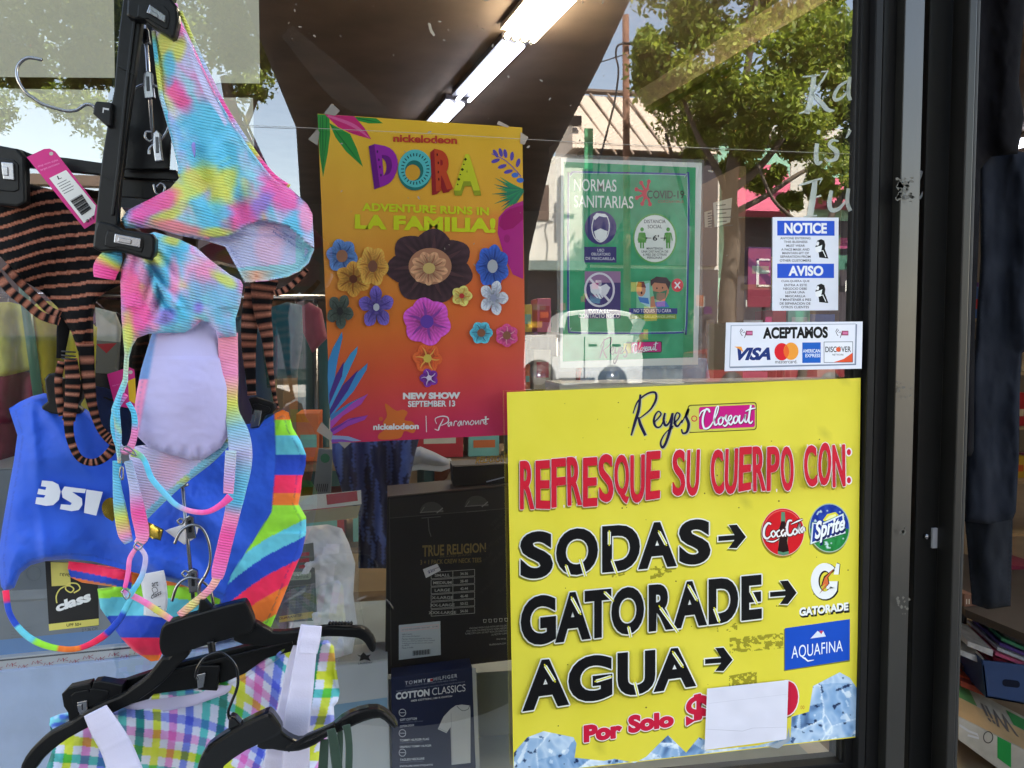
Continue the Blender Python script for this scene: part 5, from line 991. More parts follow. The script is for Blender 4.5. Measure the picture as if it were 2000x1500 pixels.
# -- lower piece: bodice with its lining
BOD = [(240, 478), (246, 500), (238, 520), (235, 550), (237, 620), (243, 690), (240, 740), (226, 775), (217, 800), (222, 850), (230, 905), (236, 905), (238, 850), (234, 800), (240, 775), (250, 745), (252, 700), (258, 677), (268, 660), (290, 652), (333, 650), (360, 650), (377, 640), (393, 627), (410, 630), (420, 643), (427, 660), (462, 657), (460, 623), (470, 590), (475, 557), (470, 547), (450, 537), (410, 507), (383, 483), (350, 467), (302, 453), (270, 462)]
def p_bod(x, y):
    c = tiedye(x, y, 44, 30, .9, 8.0)
    for cx, cy, rx, ry, ro, k in [(258, 560, 22, 60, .2, PK), (272, 620, 26, 40, .5, PK), (250, 655, 12, 44, 0, YG_), (243, 720, 10, 40, 0, (180, 220, 190)), (230, 800, 10, 40, 0, CY), (330, 520, 26, 50, .5, CY), (345, 600, 40, 30, .2, CY), (300, 505, 20, 14, .3, YG_), (340, 470, 20, 10, .2, YG_), (340, 545, 10, 40, 0, PK2), (390, 540, 26, 30, .3, PK2), (440, 580, 36, 50, 0, (120, 190, 226)), (380, 580, 14, 40, 0, (130, 190, 230)), (318, 620, 24, 18, 0, VI), (388, 600, 10, 12, 0, VI), (362, 470, 10, 26, .3, CY), (435, 545, 26, 10, .5, YG_), (288, 560, 10, 50, -.3, PK2)]:
        c = over(c, blob(x, y, cx, cy, rx, ry, ro, .8, 2.0) * .85, k)
    return c
def h_bod(x, y):
    cx = 285 + (y - 480) * .28; g = np.exp(-((x - cx) / 34) ** 2) * np.clip((y - 478) / 30, 0, 1) * np.clip((640 - y) / 50, 0, 1)
    return 0.007 * g * np.sin((y * .9 - np.abs(x - cx) * 1.6) / 8.5) + 0.008 * np.exp(-((x - cx - 26) / 12) ** 2) * g + 0.004 * np.sin((x + y * .3) / 16) * (y < 600) + .003 * fbm(x / 22, y / 22)
CUP = [(377, 638), (393, 622), (412, 626), (424, 643), (434, 680), (442, 720), (457, 760), (455, 800), (450, 845), (432, 874), (400, 896), (370, 898), (320, 884), (290, 874), (266, 850), (262, 800), (268, 760), (276, 720), (288, 680), (298, 648), (340, 645)]
def p_cup(x, y):
    c = np.array([[190, 182, 226]]) + (fbm(x / 60, y / 60)[:, None] - .5) * 12
    e = np.clip(1 - edist([(298, 648), (288, 680), (276, 720), (268, 760), (262, 800), (262, 850)], x, y) / 11, 0, 1); c = over(c, np.clip(e * 2, 0, 1), (110, 150, 214)); c = over(c, np.clip(e * 2, 0, 1) * (y > 740), PK2); e = edist(CUP, x, y); c = over(c, np.clip(1 - abs(e - 7) / 1.6, 0, 1) * (vn(x / 2.5, y / 2.5) > .4) * .5, (150, 140, 190))
    return c
def h_cup(x, y): return 0.020 * np.exp(-(((x - 365) / 75) ** 2 + ((y - 760) / 110) ** 2))  + 0.002 * np.sin(x / 4.5) * np.clip((y - 868) / 14, 0, 1) + .003 * fbm(x / 40, y / 26)* (y > 700)
cloth('cup_lining', CUP, -0.148, mat('smooth_lining', attr=True, rough=0.7, sheen=0.2, bump=0.15, bscale=1200, var=0.03), p_cup, h_cup, 4.0, 0.0015, 0.006, 9, suit)
TRI = [(258, 872), (290, 868), (370, 890), (420, 882), (450, 848), (452, 866), (424, 896), (408, 910), (360, 946), (320, 982), (282, 1020), (276, 1000), (262, 960), (256, 920), (252, 890)]
def p_tri(x, y):
    c = np.array([[200, 192, 228]]) + (fbm(x / 30, y / 30)[:, None] - .5) * 20; c = over(c, blob(x, y, 330, 915, 34, 26, .2, .9) * .7, (238, 176, 210)); c = over(c, blob(x, y, 285, 985, 20, 30, .2, .9) * .6, (226, 176, 210))
    d = edist([(452, 864), (424, 896), (408, 910), (360, 946), (320, 982), (282, 1020)], x, y); n = vn(x / 26, y / 26)
    return np.where((d < 13)[:, None] & (x > 270)[:, None], mixc([(206, 210, 110), (130, 196, 220), (240, 160, 140)], [n, vn(x / 30 + 5, y / 30) + .05, vn(x / 24 + 9, y / 24) - .2]), c)
cloth('gusset_lining', TRI, -0.142, RIB, p_tri, lambda x, y: .004 * np.sin((x + y) / 26) + .002 * (edist([(452, 864), (408, 910), (320, 982), (282, 1020)], x, y) < 12), 3.4, 0.0015, 0.005, 7, suit)
cloth('bodice', BOD, -0.168, RIB, p_bod, h_bod, 3.2, 0.0016, 0.007, 8, suit)
td = lambda seed, bias=None: (lambda x, y, t: tiedye(x, y, 40, 26, 1.2, seed, bias))
def seq(stops):
    ts = [s[0] for s in stops]; cs = np.array([s[1] for s in stops], float)
    return lambda x, y, t: np.stack([np.interp(t, ts, cs[:, i]) for i in range(3)], 1) + (vn(x / 3, y / 9)[:, None] - .5) * 16
strap('cuff_ruffle', [(232, 484), (222, 500), (208, 522), (204, 544)], -0.172, [10, 34, 44, 36], RIB, seq([(0, CY), (.35, CY), (.5, YG_), (.7, PK), (1, PK)]), 0.006, suit)
strap('shoulder_strap', [(445, 650), (447, 740), (452, 800), (466, 850), (470, 900), (462, 960), (452, 1010), (440, 1060), (428, 1110), (424, 1130)], -0.160, [36, 34, 26, 40, 42, 34, 28, 27, 26, 20], RIB, seq([(0, (252, 150, 170)), (.1, PK2), (.2, YG_), (.3, (140, 200, 226)), (.42, (200, 190, 226)), (.5, (120, 196, 226)), (.6, CY), (.66, PK2), (.75, PK), (.95, (250, 120, 190)), (1, PK2)]), 0.003, suit)
strap('shoulder_strap', [(451, 880), (448, 930), (446, 964)], -0.168, [20, 20, 18], RIB, seq([(0, (190, 214, 220)), (.5, (206, 170, 220)), (1, PK2)]), 0.002, suit)
strap('shoulder_strap', [(424, 1128), (414, 1146), (396, 1164), (372, 1184), (350, 1202)], -0.160, [16, 14, 14, 16, 14], RIB, seq([(0, (250, 190, 150)), (.4, (250, 150, 180)), (.7, (226, 214, 120)), (1, (250, 150, 170))]), 0.002, suit)
strap('side_seam', [(229, 900), (228, 940), (234, 990), (243, 1040), (252, 1060)], -0.158, [16, 14, 22, 24, 16], RIB, seq([(0, CY), (.45, (120, 196, 230)), (.6, YG_), (.8, PK2), (1, (130, 190, 230))]), 0.003, suit)
strap('side_seam', [(250, 900), (262, 950), (270, 1000), (278, 1046), (268, 1062)], -0.160, [14, 18, 26, 24, 14], RIB, seq([(0, (170, 200, 230)), (.3, (200, 190, 226)), (.5, PK), (.8, PK2), (1, (250, 170, 170))]), 0.004, suit)
strap('tie_loop', [(246, 770), (228, 796), (222, 830), (232, 870), (250, 880), (262, 850), (262, 810), (250, 786)], -0.170, [10, 11, 12, 12, 14, 12, 10, 9], RIB, seq([(0, PK), (.15, CY), (.4, CY), (.5, PK2), (.75, (240, 130, 190)), (.8, CY), (1, CY)]), 0.002, suit)
strap('thin_strap', [(258, 884), (280, 896), (296, 934), (320, 962), (344, 986), (372, 998), (404, 1000), (432, 986), (450, 970)], -0.176, [16, 10, 11, 11, 10, 10, 10, 12, 16], CLOTH, seq([(0, YG_), (.15, CY), (.5, (120, 200, 232)), (.6, PK2), (.75, PK), (1, PK)]), 0.0022, suit)
strap('tie_loop', [(268, 1068), (254, 1090), (250, 1120), (244, 1148)], -0.168, [8, 9, 9, 8], CLOTH, seq([(0, PK2), (.4, (250, 130, 190)), (1, PK)]), 0.002, suit)
strap('tie_loop', [(272, 1068), (284, 1088), (278, 1122), (262, 1150), (250, 1164), (240, 1152)], -0.170, [8, 9, 10, 10, 12, 10], CLOTH, seq([(0, (220, 190, 220)), (.3, (190, 180, 220)), (.6, CY), (.8, (140, 200, 226)), (1, PK)]), 0.002, suit)
strap('thin_strap', [(256, 1162), (282, 1176), (310, 1194), (334, 1210)], -0.164, [12, 12, 13, 12], CLOTH, seq([(0, PK2), (.4, (250, 120, 190)), (.6, YG_), (1, (250, 130, 190))]), 0.002, suit)
for ring, Yr in (([(238, 876), (248, 872), (262, 882), (264, 890)], -.181), ([(268, 1058), (262, 1068), (270, 1074), (278, 1066)], -.176), ([(238, 1156), (246, 1170), (254, 1160), (244, 1150)], -.178), ([(236, 912), (234, 930), (240, 936), (240, 914)], -.172)):
    wire('ring', ring + [ring[0]], Yr, 0.0009, CHROME, suit, 6)
# print inside the lining
pp = Print(suit, -0.166, mat('heat_print', attr=True, rough=0.6))
for s, y in (('Adjust Liner Attached', 452), ('Made in Vietnam', 462)): pp.quad(s, [(534, y - 12), (590, y + 22), (588, y + 27), (533, y - 7)], (70, 90, 160))
pp.end('care_print')

# -- hardware: upright hanger with two clips
uh = thing('clip_hanger', 'upright black clip hanger marked L with a long chrome hook', 'hanger', tuple(P(230, 250, -.17)))
plate('bar', [(242, -20), (281, -20), (276, 45), (262, 150), (248, 247), (240, 320), (233, 367), (229, 440), (184, 452), (191, 380), (200, 300), (211, 235), (222, 178), (232, 60)], -0.176, 0.010, BLACKP, uh, 0.0015)
plate('rib', [(259, 40), (265, 40), (248, 180), (233, 330), (222, 420), (216, 420), (228, 320), (242, 180)], -0.1785, 0.003, BLACKP, uh, 0.0006)
for y0 in (128, 342): plate('rib', [(232 - (y0 - 128) * .14, y0), (262 - (y0 - 128) * .14, y0 + 14), (262 - (y0 - 128) * .14, y0 + 17), (232 - (y0 - 128) * .14, y0 + 3)], -0.1775, 0.003, BLACKP, uh, 0)
plate('web', [(276, 30), (300, 45), (303, 120), (314, 200), (334, 270), (330, 330), (240, 330), (248, 247), (262, 150)], -0.130, 0.004, BLACKP, uh, 0.001)
def clip(pts, sil, Yc, parent, slot=None):
    c = plate('clip', pts, Yc, 0.014, BLACKP, parent, 0.0025); cx = sum(p[0] for p in pts) / len(pts); cy = sum(p[1] for p in pts) / len(pts)
    plate('clip_recess', [(cx + (p[0] - cx) * .62, cy + (p[1] - cy) * .55) for p in pts], Yc - 0.0012, 0.003, BLACKP, parent, 0.0008)
    s = plate('spring', sil, Yc - 0.0035, 0.0025, CHROME, parent, 0.0008); mx_, my_ = sum(p[0] for p in sil) / 4, sum(p[1] for p in sil) / 4
    plate('spring_tongue', [(mx_ + (p[0] - mx_) * .5 - 6, my_ + (p[1] - my_) * .5) for p in sil], Yc - 0.0048, 0.002, CHROME, parent, 0.0006)
clip([(248, -10), (330, -8), (346, 12), (348, 40), (342, 72), (334, 74), (300, 52), (282, 38), (262, 38), (246, 30)], [(292, 8), (324, 30), (322, 44), (286, 24)], -0.186, uh)
clip([(190, 430), (222, 438), (240, 448), (296, 456), (303, 466), (302, 492), (296, 508), (282, 506), (246, 494), (226, 490), (196, 492), (180, 484), (183, 452)], [(224, 456), (276, 466), (274, 484), (222, 474)], -0.188, uh)
plate('size_block', [(188, 197), (219, 200), (216, 246), (208, 246), (181, 222), (183, 205)], -0.183, 0.012, BLACKP, uh, 0.0015)
pp = Print(uh, -0.1835); pp.quad('L', [(213, 212), (211, 222), (200, 220), (201, 210)], (190, 190, 192), 0.03); pp.end('size_mark')
wire('hook', [(186, 211), (178, 205), (168, 204), (158, 210), (150, 215), (133, 217), (110, 212), (83, 203), (66, 192), (50, 180), (38, 162), (33, 147), (34, 132), (42, 120), (57, 113), (82, 117)], -0.178, 0.0017, CHROME, uh)
# hanging strip: rods, brackets and loops
st = thing('hanging_strip', 'chrome linked hanging strip with round hooks behind the upright hanger', 'display strip', tuple(P(290, 200, -.15)))
def link(p0, p1, parent, Yl=-0.150, r=0.0022): a, b = P(*p0, Yl), P(*p1, Yl); MB().tube([a, b], r, 8).build('rod', CHROME, parent, True)
link((283, 50), (300, 290), st); 
def bracket(x, y, parent, Yb=-0.158, ang=6, h=46, w=18):
    c, s = math.cos(R(ang)), math.sin(R(ang)); f = lambda u, v: (x + u * c + v * s, y - u * s + v * c) if 0 else (x + u * c - v * s * -1, y + v * c - u * s)
    plate('bracket', [f(-w / 2, 0), (x - w / 2 + 1, y - h * .42), (x, y - h * .52), (x + w / 2 - 1, y - h * .42), f(w / 2, 0), f(w / 2 + 1, h * .5), f(-w / 2 + 1, h * .5)], Yb, 0.006, CHROME, parent, 0.001)
    plate('bracket_slot', [(x - 3, y - h * .3), (x + 3, y - h * .3), (x + 4, y + h * .22), (x - 2, y + h * .22)], Yb - 0.001, 0.0008, DARKWIRE, parent, 0.0004)
bracket(288, 165, st, h=54, w=20); bracket(283, 70, st, h=30, w=15); bracket(306, 285, st, h=60, w=15)
wire('round_hook', [(258, 182), (266, 172), (280, 166), (300, 167), (318, 178), (331, 200), (333, 228), (327, 254), (313, 274), (294, 288), (291, 302)], -0.152, 0.0016, CHROME, st)
wire('round_hook', [(296, 258), (286, 258), (284, 268), (292, 276), (300, 272)], -0.152, 0.0014, CHROME, st)
s2 = thing('hanging_strip', 'chrome linked hanging strip with hooks in front of the blue swim shirt', 'display strip', tuple(P(375, 1100, -.13)))
link((356, 945), (378, 1175), s2, -0.130); bracket(370, 1030, s2, -0.138, h=46, w=18); bracket(376, 1135, s2, -0.138, h=46, w=20)
MB().tube([P(352, 951, -.133), P(368, 946, -.133)], 0.0018, 8).build('cross_pin', CHROME, s2, True)
wire('round_hook', [(341, 1062), (350, 1042), (362, 1030), (380, 1025), (398, 1036), (409, 1066), (410, 1100), (400, 1126), (390, 1140), (388, 1156), (392, 1168)], -0.140, 0.0017, CHROME, s2)
wire('round_hook', [(336, 1174), (344, 1148), (356, 1134), (372, 1128), (392, 1134), (410, 1150), (417, 1182)], -0.138, 0.0017, CHROME, s2)
for x, y in ((353, 1018), (362, 1120)): wire('link_eye', [(x, y - 6), (x + 6, y), (x, y + 6), (x - 6, y), (x, y - 6)], -0.136, 0.0013, CHROME, s2)

# -- black and bronze striped suit
bs = thing('striped_swimsuit', 'black swimsuit with glittering bronze stripes hanging at the left edge', 'swimsuit', tuple(P(100, 500, -.1)))
glit = mat('bronze_lame', attr=True, rough=0.8, spec=.12, var=0.3, vscale=900, bump=0.35, bscale=1500)
BK, BZ = (11, 10, 12), (158, 100, 80)
def stripes(x, y, slope=0.0, per=23.5, ph=0.0, duty=.27):
    v = y + slope * (x - 100) + 9 * (fbm(x / 70, y / 160) - .5) + .5 * (vn(x / 7, y / 7) - .5); f = np.mod(v / per + ph, 1); m = f < duty
    return np.where(m[:, None], np.array([BZ], float) + (vn(x * 1.3, y * 1.3)[:, None] - .5) * 50, np.array([BK], float))
ST = [(-40, 345), (40, 352), (60, 360), (110, 372), (160, 400), (200, 420), (236, 440), (238, 555), (215, 566), (196, 578), (186, 592), (182, 620), (183, 680), (160, 690), (152, 686), (140, 650), (122, 620), (112, 600), (82, 570), (40, 545), (0, 500), (-40, 480)]
cloth('body', ST, -0.105, glit, lambda x, y: stripes(x, y + 16 * np.sin((x - 20) / 120) - 10 * np.clip((90 - x) / 60, 0, 1.5)), lambda x, y: 0.006 * np.sin((x + .5 * y) / 34) + 0.004 * np.sin(y / 26 + x / 60) + .004 * fbm(x / 25, y / 25), 2.5, 0.0016, 0.006, 10, bs)
stp = lambda per: (lambda x, y, t: np.where((np.mod(t * per, 1) < .32)[:, None], np.array([BZ], float) + (vn(x, y)[:, None] - .5) * 40, np.array([BK], float)))
strap('strap', [(-10, 530), (20, 568), (50, 592), (80, 616), (116, 628)], -0.118, [16, 15, 15, 15, 15], glit, stp(8), 0.0018, bs)
strap('strap', [(10, 520), (40, 552), (70, 580), (95, 604), (118, 615)], -0.112, [14, 14, 14, 14, 14], glit, stp(8), 0.0018, bs)
strap('strap', [(128, 610), (124, 640), (120, 680), (118, 700)], -0.100, [14, 22, 16, 14], glit, lambda x, y, t: np.tile([[11, 10, 12]], (len(x), 1)), 0.002, bs)
strap('strap', [(120, 706), (114, 740), (116, 780), (122, 812)], -0.110, 13, glit, stp(6), 0.003, bs)
strap('strap', [(138, 700), (142, 740), (140, 780), (134, 822)], -0.118, [22, 26, 24, 22], glit, stp(7), 0.005, bs)
strap('strap', [(134, 808), (136, 850), (150, 888), (170, 902), (194, 900), (216, 882), (224, 862)], -0.122, [18, 15, 13, 13, 14, 16, 10], glit, stp(13), 0.002, bs)
strap('strap', [(168, 672), (172, 740), (180, 790), (192, 830), (208, 852), (222, 862)], -0.116, [28, 24, 17, 13, 16, 20], glit, stp(13), 0.002, bs)
strap('strap', [(516, 545), (512, 600), (522, 660), (528, 720), (536, 772), (542, 800)], -0.085, [52, 34, 22, 12, 8, 8], glit, stp(16), 0.003, bs)
strap('strap', [(490, 560), (488, 620), (486, 680), (490, 740), (492, 772)], -0.080, [20, 30, 26, 18, 16], glit, stp(13), 0.003, bs)
strap('strap', [(536, 574), (556, 566), (580, 548), (600, 526)], -0.088, [12, 12, 11, 9], glit, stp(6), 0.002, bs)
for y in (686, 694, 700): wire('slider', [(120, y), (148, y + 2)], -0.122, 0.0009, gask, bs, 2)
# -- left clip hanger bar behind the striped suit
lh = thing('clip_hanger', 'black clip hanger holding the striped suit at the left edge', 'hanger', tuple(P(100, 320, -.12)))
plate('bar', [(-30, 290), (0, 284), (40, 292), (60, 300), (130, 308), (200, 318), (250, 322), (345, 332), (350, 352), (250, 347), (130, 334), (50, 326), (-30, 330)], -0.120, 0.008, BLACKP, lh, 0.0012)
plate('lower_bar', [(240, 348), (345, 354), (345, 392), (234, 384)], -0.112, 0.006, BLACKP, lh, 0.001)
clip([(-30, 292), (0, 284), (34, 290), (48, 306), (50, 396), (34, 404), (-30, 398)], [(2, 316), (26, 318), (28, 352), (6, 350)], -0.134, lh)
wire('spring_wire', [(300, 360), (304, 376), (316, 380), (322, 366), (314, 358), (306, 366)], -0.120, 0.0013, CHROME, lh)
# magenta hang tags
def tagcard(name_, label, pts, Yt, hole, extra):
    t = thing('hang_tag', label, 'price tag', tuple(P(*pts[0], Yt))); sheet_ = plate('tag_card', pts, Yt, 0.0006, mat('magenta_card', (206, 18, 124), rough=0.45, var=0.04), t, 0)
    pp = Print(t, Yt - 0.0001); pp.disc(hole[0], hole[1], 4, 3.6, (190, 186, 176), 14); extra(pp); pp.end('tag_print'); return t
def ex1(pp):
    pp.quad('shop more styles', [(73, 323), (112, 310), (114, 315), (75, 328)], (240, 150, 200)); pp.quad('target.com/swim', [(78, 330), (115, 317), (117, 322), (80, 335)], (240, 150, 200))
    pp.poly([(96, 348), (129, 332), (187, 402), (184, 420), (164, 436)], (232, 230, 226)); pp.quad('L', [(111, 344), (118, 341), (121, 348), (114, 351)], (30, 30, 34), .02)
    for i, w in enumerate((18, 22, 20, 22, 19)): pp.line([(112 + i * 3.2, 360 + i * 4.6), (112 + i * 3.2 + w, 360 + i * 4.6 - w * .5)], 1.3, (90, 90, 94))
    for i in range(20): u = i / 19; a = (137 + u * 22, 392 + u * 28); w_ = 0.7 + 1.6 * ((i * 7) % 5) / 5; pp.line([a, (a[0] + 23 - u * 4, a[1] - 13)], w_, (20, 20, 24))
    pp.quad('$17', [(167, 430), (184, 420), (187, 427), (170, 436)], (24, 24, 28), .02)
tagcard('a', 'magenta tag with a barcode sticker stuck beside the striped suit', [(52, 307), (86, 291), (97, 290), (108, 296), (190, 402), (192, 430), (165, 447)], -0.150, (100, 300), ex1)
def ex2(pp): pp.quad('shop more', [(219, 752), (234, 748), (235, 752), (220, 756)], (236, 130, 190)); pp.poly([(250, 744), (264, 738), (266, 790), (252, 782)], (226, 180, 40))
tagcard('b', 'small magenta tag half hidden behind the tie dye strap', [(209, 731), (252, 717), (262, 722), (268, 800), (224, 792)], -0.090, (255, 727), ex2)

# -- blue swim shirt with rainbow side and lining
rsh = thing('swim_shirt', 'royal blue swim shirt with rainbow striped side and white lettering', 'swim shirt', tuple(P(300, 1000, -.08)))
BL = (26, 86, 208)
SHT = [(17, 798), (40, 784), (62, 774), (86, 768), (110, 772), (150, 790), (170, 800), (190, 820), (215, 860), (235, 905), (260, 905), (440, 880), (470, 830), (500, 826), (520, 818), (540, 806), (552, 800), (564, 806), (572, 836), (588, 862), (598, 888), (597, 910), (590, 935), (588, 960), (583, 984), (598, 1010), (598, 1040), (590, 1080), (572, 1120), (548, 1180), (527, 1230), (500, 1222), (440, 1200), (430, 1170), (350, 1140), (300, 1128), (240, 1112), (180, 1096), (130, 1092), (90, 1096), (60, 1104), (40, 1120), (28, 1148), (10, 1156), (2, 1146), (-4, 1090), (4, 1030), (16, 960), (27, 900), (34, 850)]
RB = {'o': (250, 122, 30), 'l': (160, 236, 50), 'c': (104, 206, 226), 'b': (16, 66, 190), 'r': (252, 30, 84)}
def p_sht(x, y):
    c = np.array([BL], float) + (fbm(x / 50, y / 50)[:, None] - .5) * 16
    bx = np.interp(y, [800, 900, 1000, 1060, 1120, 1170, 1240], [535, 539, 530, 492, 452, 436, 420])
    xb = np.clip(x, 440, 600); v = y + .66 * (xb - 598) + 7 * np.sin((xb - 440) / 40.)
    top = np.select([y < 819, y < 851, y < 889, y < 929, y < 963, y < 986], [0, 1, 2, 3, 4, 5], 9)
    vv = np.select([v < 1008, v < 1041, v < 1080, v < 1120, v < 1166], [1, 2, 3, 4, 5], 6)
    k = np.where(top < 9, top, vv); pal = np.array([RB['o'], RB['l'], RB['c'], RB['b'], RB['r'], RB['o'], RB['l']], float)
    m = x > bx; c[m] = pal[k[m]]; c = over(c, np.clip(1 - abs(x - bx) / 2, 0, 1) * .5, (14, 50, 150)); e = edist(SHT, x, y); c = over(c, np.clip(1 - abs(e - 11) / 2, 0, 1) * (vn(x / 3, y / 3) > .35) * .35, (14, 44, 130)); return c
def h_sht(x, y):
    return (1 - .9 * np.exp(-(((x - 150) / 110) ** 4 + ((y - 975) / 70) ** 4))) * (0.009 * np.sin((x + .25 * y) / 46 + 1.5 * fbm(x / 120, y / 120)) + 0.010 * np.sin((x * .8 - y * .9) / 24 + 2 * fbm(x / 50, y / 50)) * np.exp(-((x - 330) / 110) ** 2) + .006 * np.exp(-((x - 120 - (y - 850) * .7) / 16) ** 2) + .006 * np.exp(-((x - 60 - (y - 800) * .1) / 12) ** 2) + .004 * fbm(x / 30, y / 30) + .008 * np.sin(y / 22 + 1) * np.clip((x - 520) / 60, 0, 1) * (y < 1040))
cloth('shirt_body', SHT, -0.078, CLOTH, p_sht, h_sht, 2.7, 0.0016, 0.010, 16, rsh)
pp = Print(rsh, -0.0965, mat('rubber_print', attr=True, rough=0.5))
def cc(pts): return [(x / 2.5, 900 + y / 2.5) for x, y in pts]
WHP = (226, 228, 236)
pp.poly(cc([(205, 96), (255, 100), (285, 115), (296, 150), (288, 190), (260, 216), (225, 220), (172, 210), (178, 178), (215, 180), (222, 168), (182, 162), (188, 136), (222, 142), (226, 128), (200, 124)]), WHP)
pp.poly(cc([(315, 125), (420, 138), (414, 158), (352, 152), (400, 184), (402, 215), (385, 240), (350, 246), (292, 236), (298, 212), (345, 216), (350, 206), (306, 180), (300, 150)]), WHP); pp.poly(cc([(422, 140), (502, 152), (470, 268), (410, 254)]), WHP); pp.end('letter_print')
go = mat('gold_foil', (176, 150, 60), rough=0.25, metal=0.9, var=0.3, vscale=40)
plate('gold_badge', closed_smooth(cc([(497, 220), (515, 190), (545, 180), (560, 200), (556, 290), (530, 284), (505, 262)]), 4), -0.099, 0.001, go, rsh, 0)
cloth('gold_ribbon', cc([(715, 295), (800, 335), (785, 390), (745, 380), (712, 368)]), -0.105, go, lambda x, y: np.tile([[176, 150, 60]], (len(x), 1)), lambda x, y: .003 * np.sin(x / 6), 3, .0006, .002, 4, rsh)
lb = COTTON
cloth('inner_label', [(322, 1036), (352, 1026), (364, 1014), (388, 1030), (382, 1050), (360, 1064), (346, 1054)], -0.105, lb, lambda x, y: np.tile([[214, 210, 208]], (len(x), 1)), None, 4, .0006, .001, 3, rsh)
# lining seen below the hem, and the ties
LN = [(134, 1096), (250, 1110), (280, 1124), (350, 1140), (430, 1170), (420, 1230), (330, 1250), (310, 1290), (295, 1292), (262, 1272), (235, 1245), (215, 1215), (196, 1188), (190, 1150), (220, 1146), (160, 1138), (138, 1128), (132, 1110)]
def p_ln(x, y):
    v = y - 0.0006 * (x - 250) ** 2 + 0.02 * (x - 200); up = (y < 1112 + .22 * (x - 134)) & (x < 270)
    k = np.select([v < 1120, v < 1142, v < 1167, v < 1203, v < 1246, v < 1280], [5, 5, 1, 2, 3, 4], 5); pal = np.array([RB['o'], RB['l'], RB['c'], RB['b'], RB['r'], RB['o']], float); c = pal[k]
    u = y - .2 * (x - 134); c[(x < 258) & (u < 1112)] = RB['r']; c[(x < 258) & (u >= 1112) & (u < 1126)] = RB['b']; c[(x < 240) & (u >= 1126) & (y < 1146)] = RB['o']; return c
cloth('rainbow_lining', LN, -0.066, CLOTH, p_ln, lambda x, y: .006 * np.sin((x + y) / 26) + .004 * fbm(x / 20, y / 20), 2.6, .0014, .006, 9, rsh)
pal_ = [(0, RB['r']), (.055, RB['r']), (.06, RB['b']), (.2, RB['b']), (.205, RB['c']), (.33, RB['c']), (.335, RB['l']), (.45, RB['l']), (.455, RB['o']), (.56, RB['o']), (.565, RB['r']), (.68, RB['r']), (.685, RB['b']), (.83, RB['b']), (.835, RB['c']), (1, RB['c'])]
strap('tie', [(11, 1153), (18, 1196), (38, 1228), (68, 1252), (110, 1266), (155, 1266), (200, 1244), (232, 1212), (250, 1180), (262, 1160)], -0.100, [12, 11, 12, 13, 12, 11, 13, 12, 11, 10], CLOTH, seq(pal_), 0.002, rsh)
strap('side_label', [(296, 1118), (302, 1150), (304, 1180), (300, 1204)], -0.112, [44, 44, 42, 36], lb, lambda x, y, t: np.tile([[224, 220, 222]], (len(x), 1)), 0.0006, rsh)
pp = Print(rsh, -0.1140); pp.quad('art', [(295, 1137), (308, 1135), (310, 1144), (297, 1146)], (30, 30, 34), .01, .2); pp.line([(300, 1158), (297, 1150), (304, 1147), (308, 1154), (302, 1158), (296, 1164)], 1, (30, 30, 34), 5); pp.quad('class', [(293, 1162), (314, 1152), (316, 1160), (296, 1170)], (30, 30, 34), .01, .2)
for y in (1186, 1192, 1197): pp.line([(300, y), (314, y - 2)], 1.4, (90, 90, 100))
pp.end('label_print')
# clip hanger of the blue shirt seen through its strap hole
bh = thing('clip_hanger', 'rounded black hanger clips holding the blue swim shirt', 'hanger', tuple(P(125, 770, -.1)))
plate('clip', [(86, 740), (94, 730), (108, 728), (120, 740), (122, 776), (146, 776), (150, 750), (158, 740), (162, 756), (158, 780), (150, 792), (160, 800), (155, 808), (130, 812), (100, 808), (82, 800), (80, 794), (92, 784), (88, 760)], -0.102, 0.012, BLACKP, bh, 0.002)
clip([(484, 778), (500, 776), (536, 788), (540, 798), (532, 808), (520, 812), (504, 836), (488, 838), (492, 800)], [(496, 800), (512, 802), (506, 832), (488, 836)], -0.100, bh)
# product card pinned under the hem
ct = thing('product_card', 'black and yellow class card pinned under the hem of the blue shirt', 'price tag', tuple(P(140, 1160, -.06)))
plate('card', [(88, 1096), (190, 1102), (193, 1222), (96, 1232)], -0.060, 0.0008, mat('black_card', (24, 23, 24), rough=0.5), ct, 0)
pp = Print(ct, -0.0602); pp.poly([(99, 1098), (137, 1099), (138, 1143), (101, 1145)], (216, 204, 110)); pp.quad('reve', [(117, 1119), (136, 1120), (136, 1126), (117, 1125)], (40, 40, 30)); pp.poly([(95, 1219), (193, 1208), (193, 1221), (96, 1232)], (222, 210, 110)); pp.quad('UPF 50+', [(130, 1218), (159, 1216), (159, 1222), (130, 1224)], (50, 46, 30), .02)
pp.line([(111, 1178), (110, 1164), (118, 1150), (134, 1144), (144, 1150), (138, 1157), (128, 1150), (134, 1140), (150, 1140), (156, 1150), (144, 1158)], 2.6, (226, 214, 116), 5); pp.quad('class', [(108, 1178), (176, 1152), (178, 1174), (110, 1196)], (238, 238, 238), .05); pp.end('card_print')

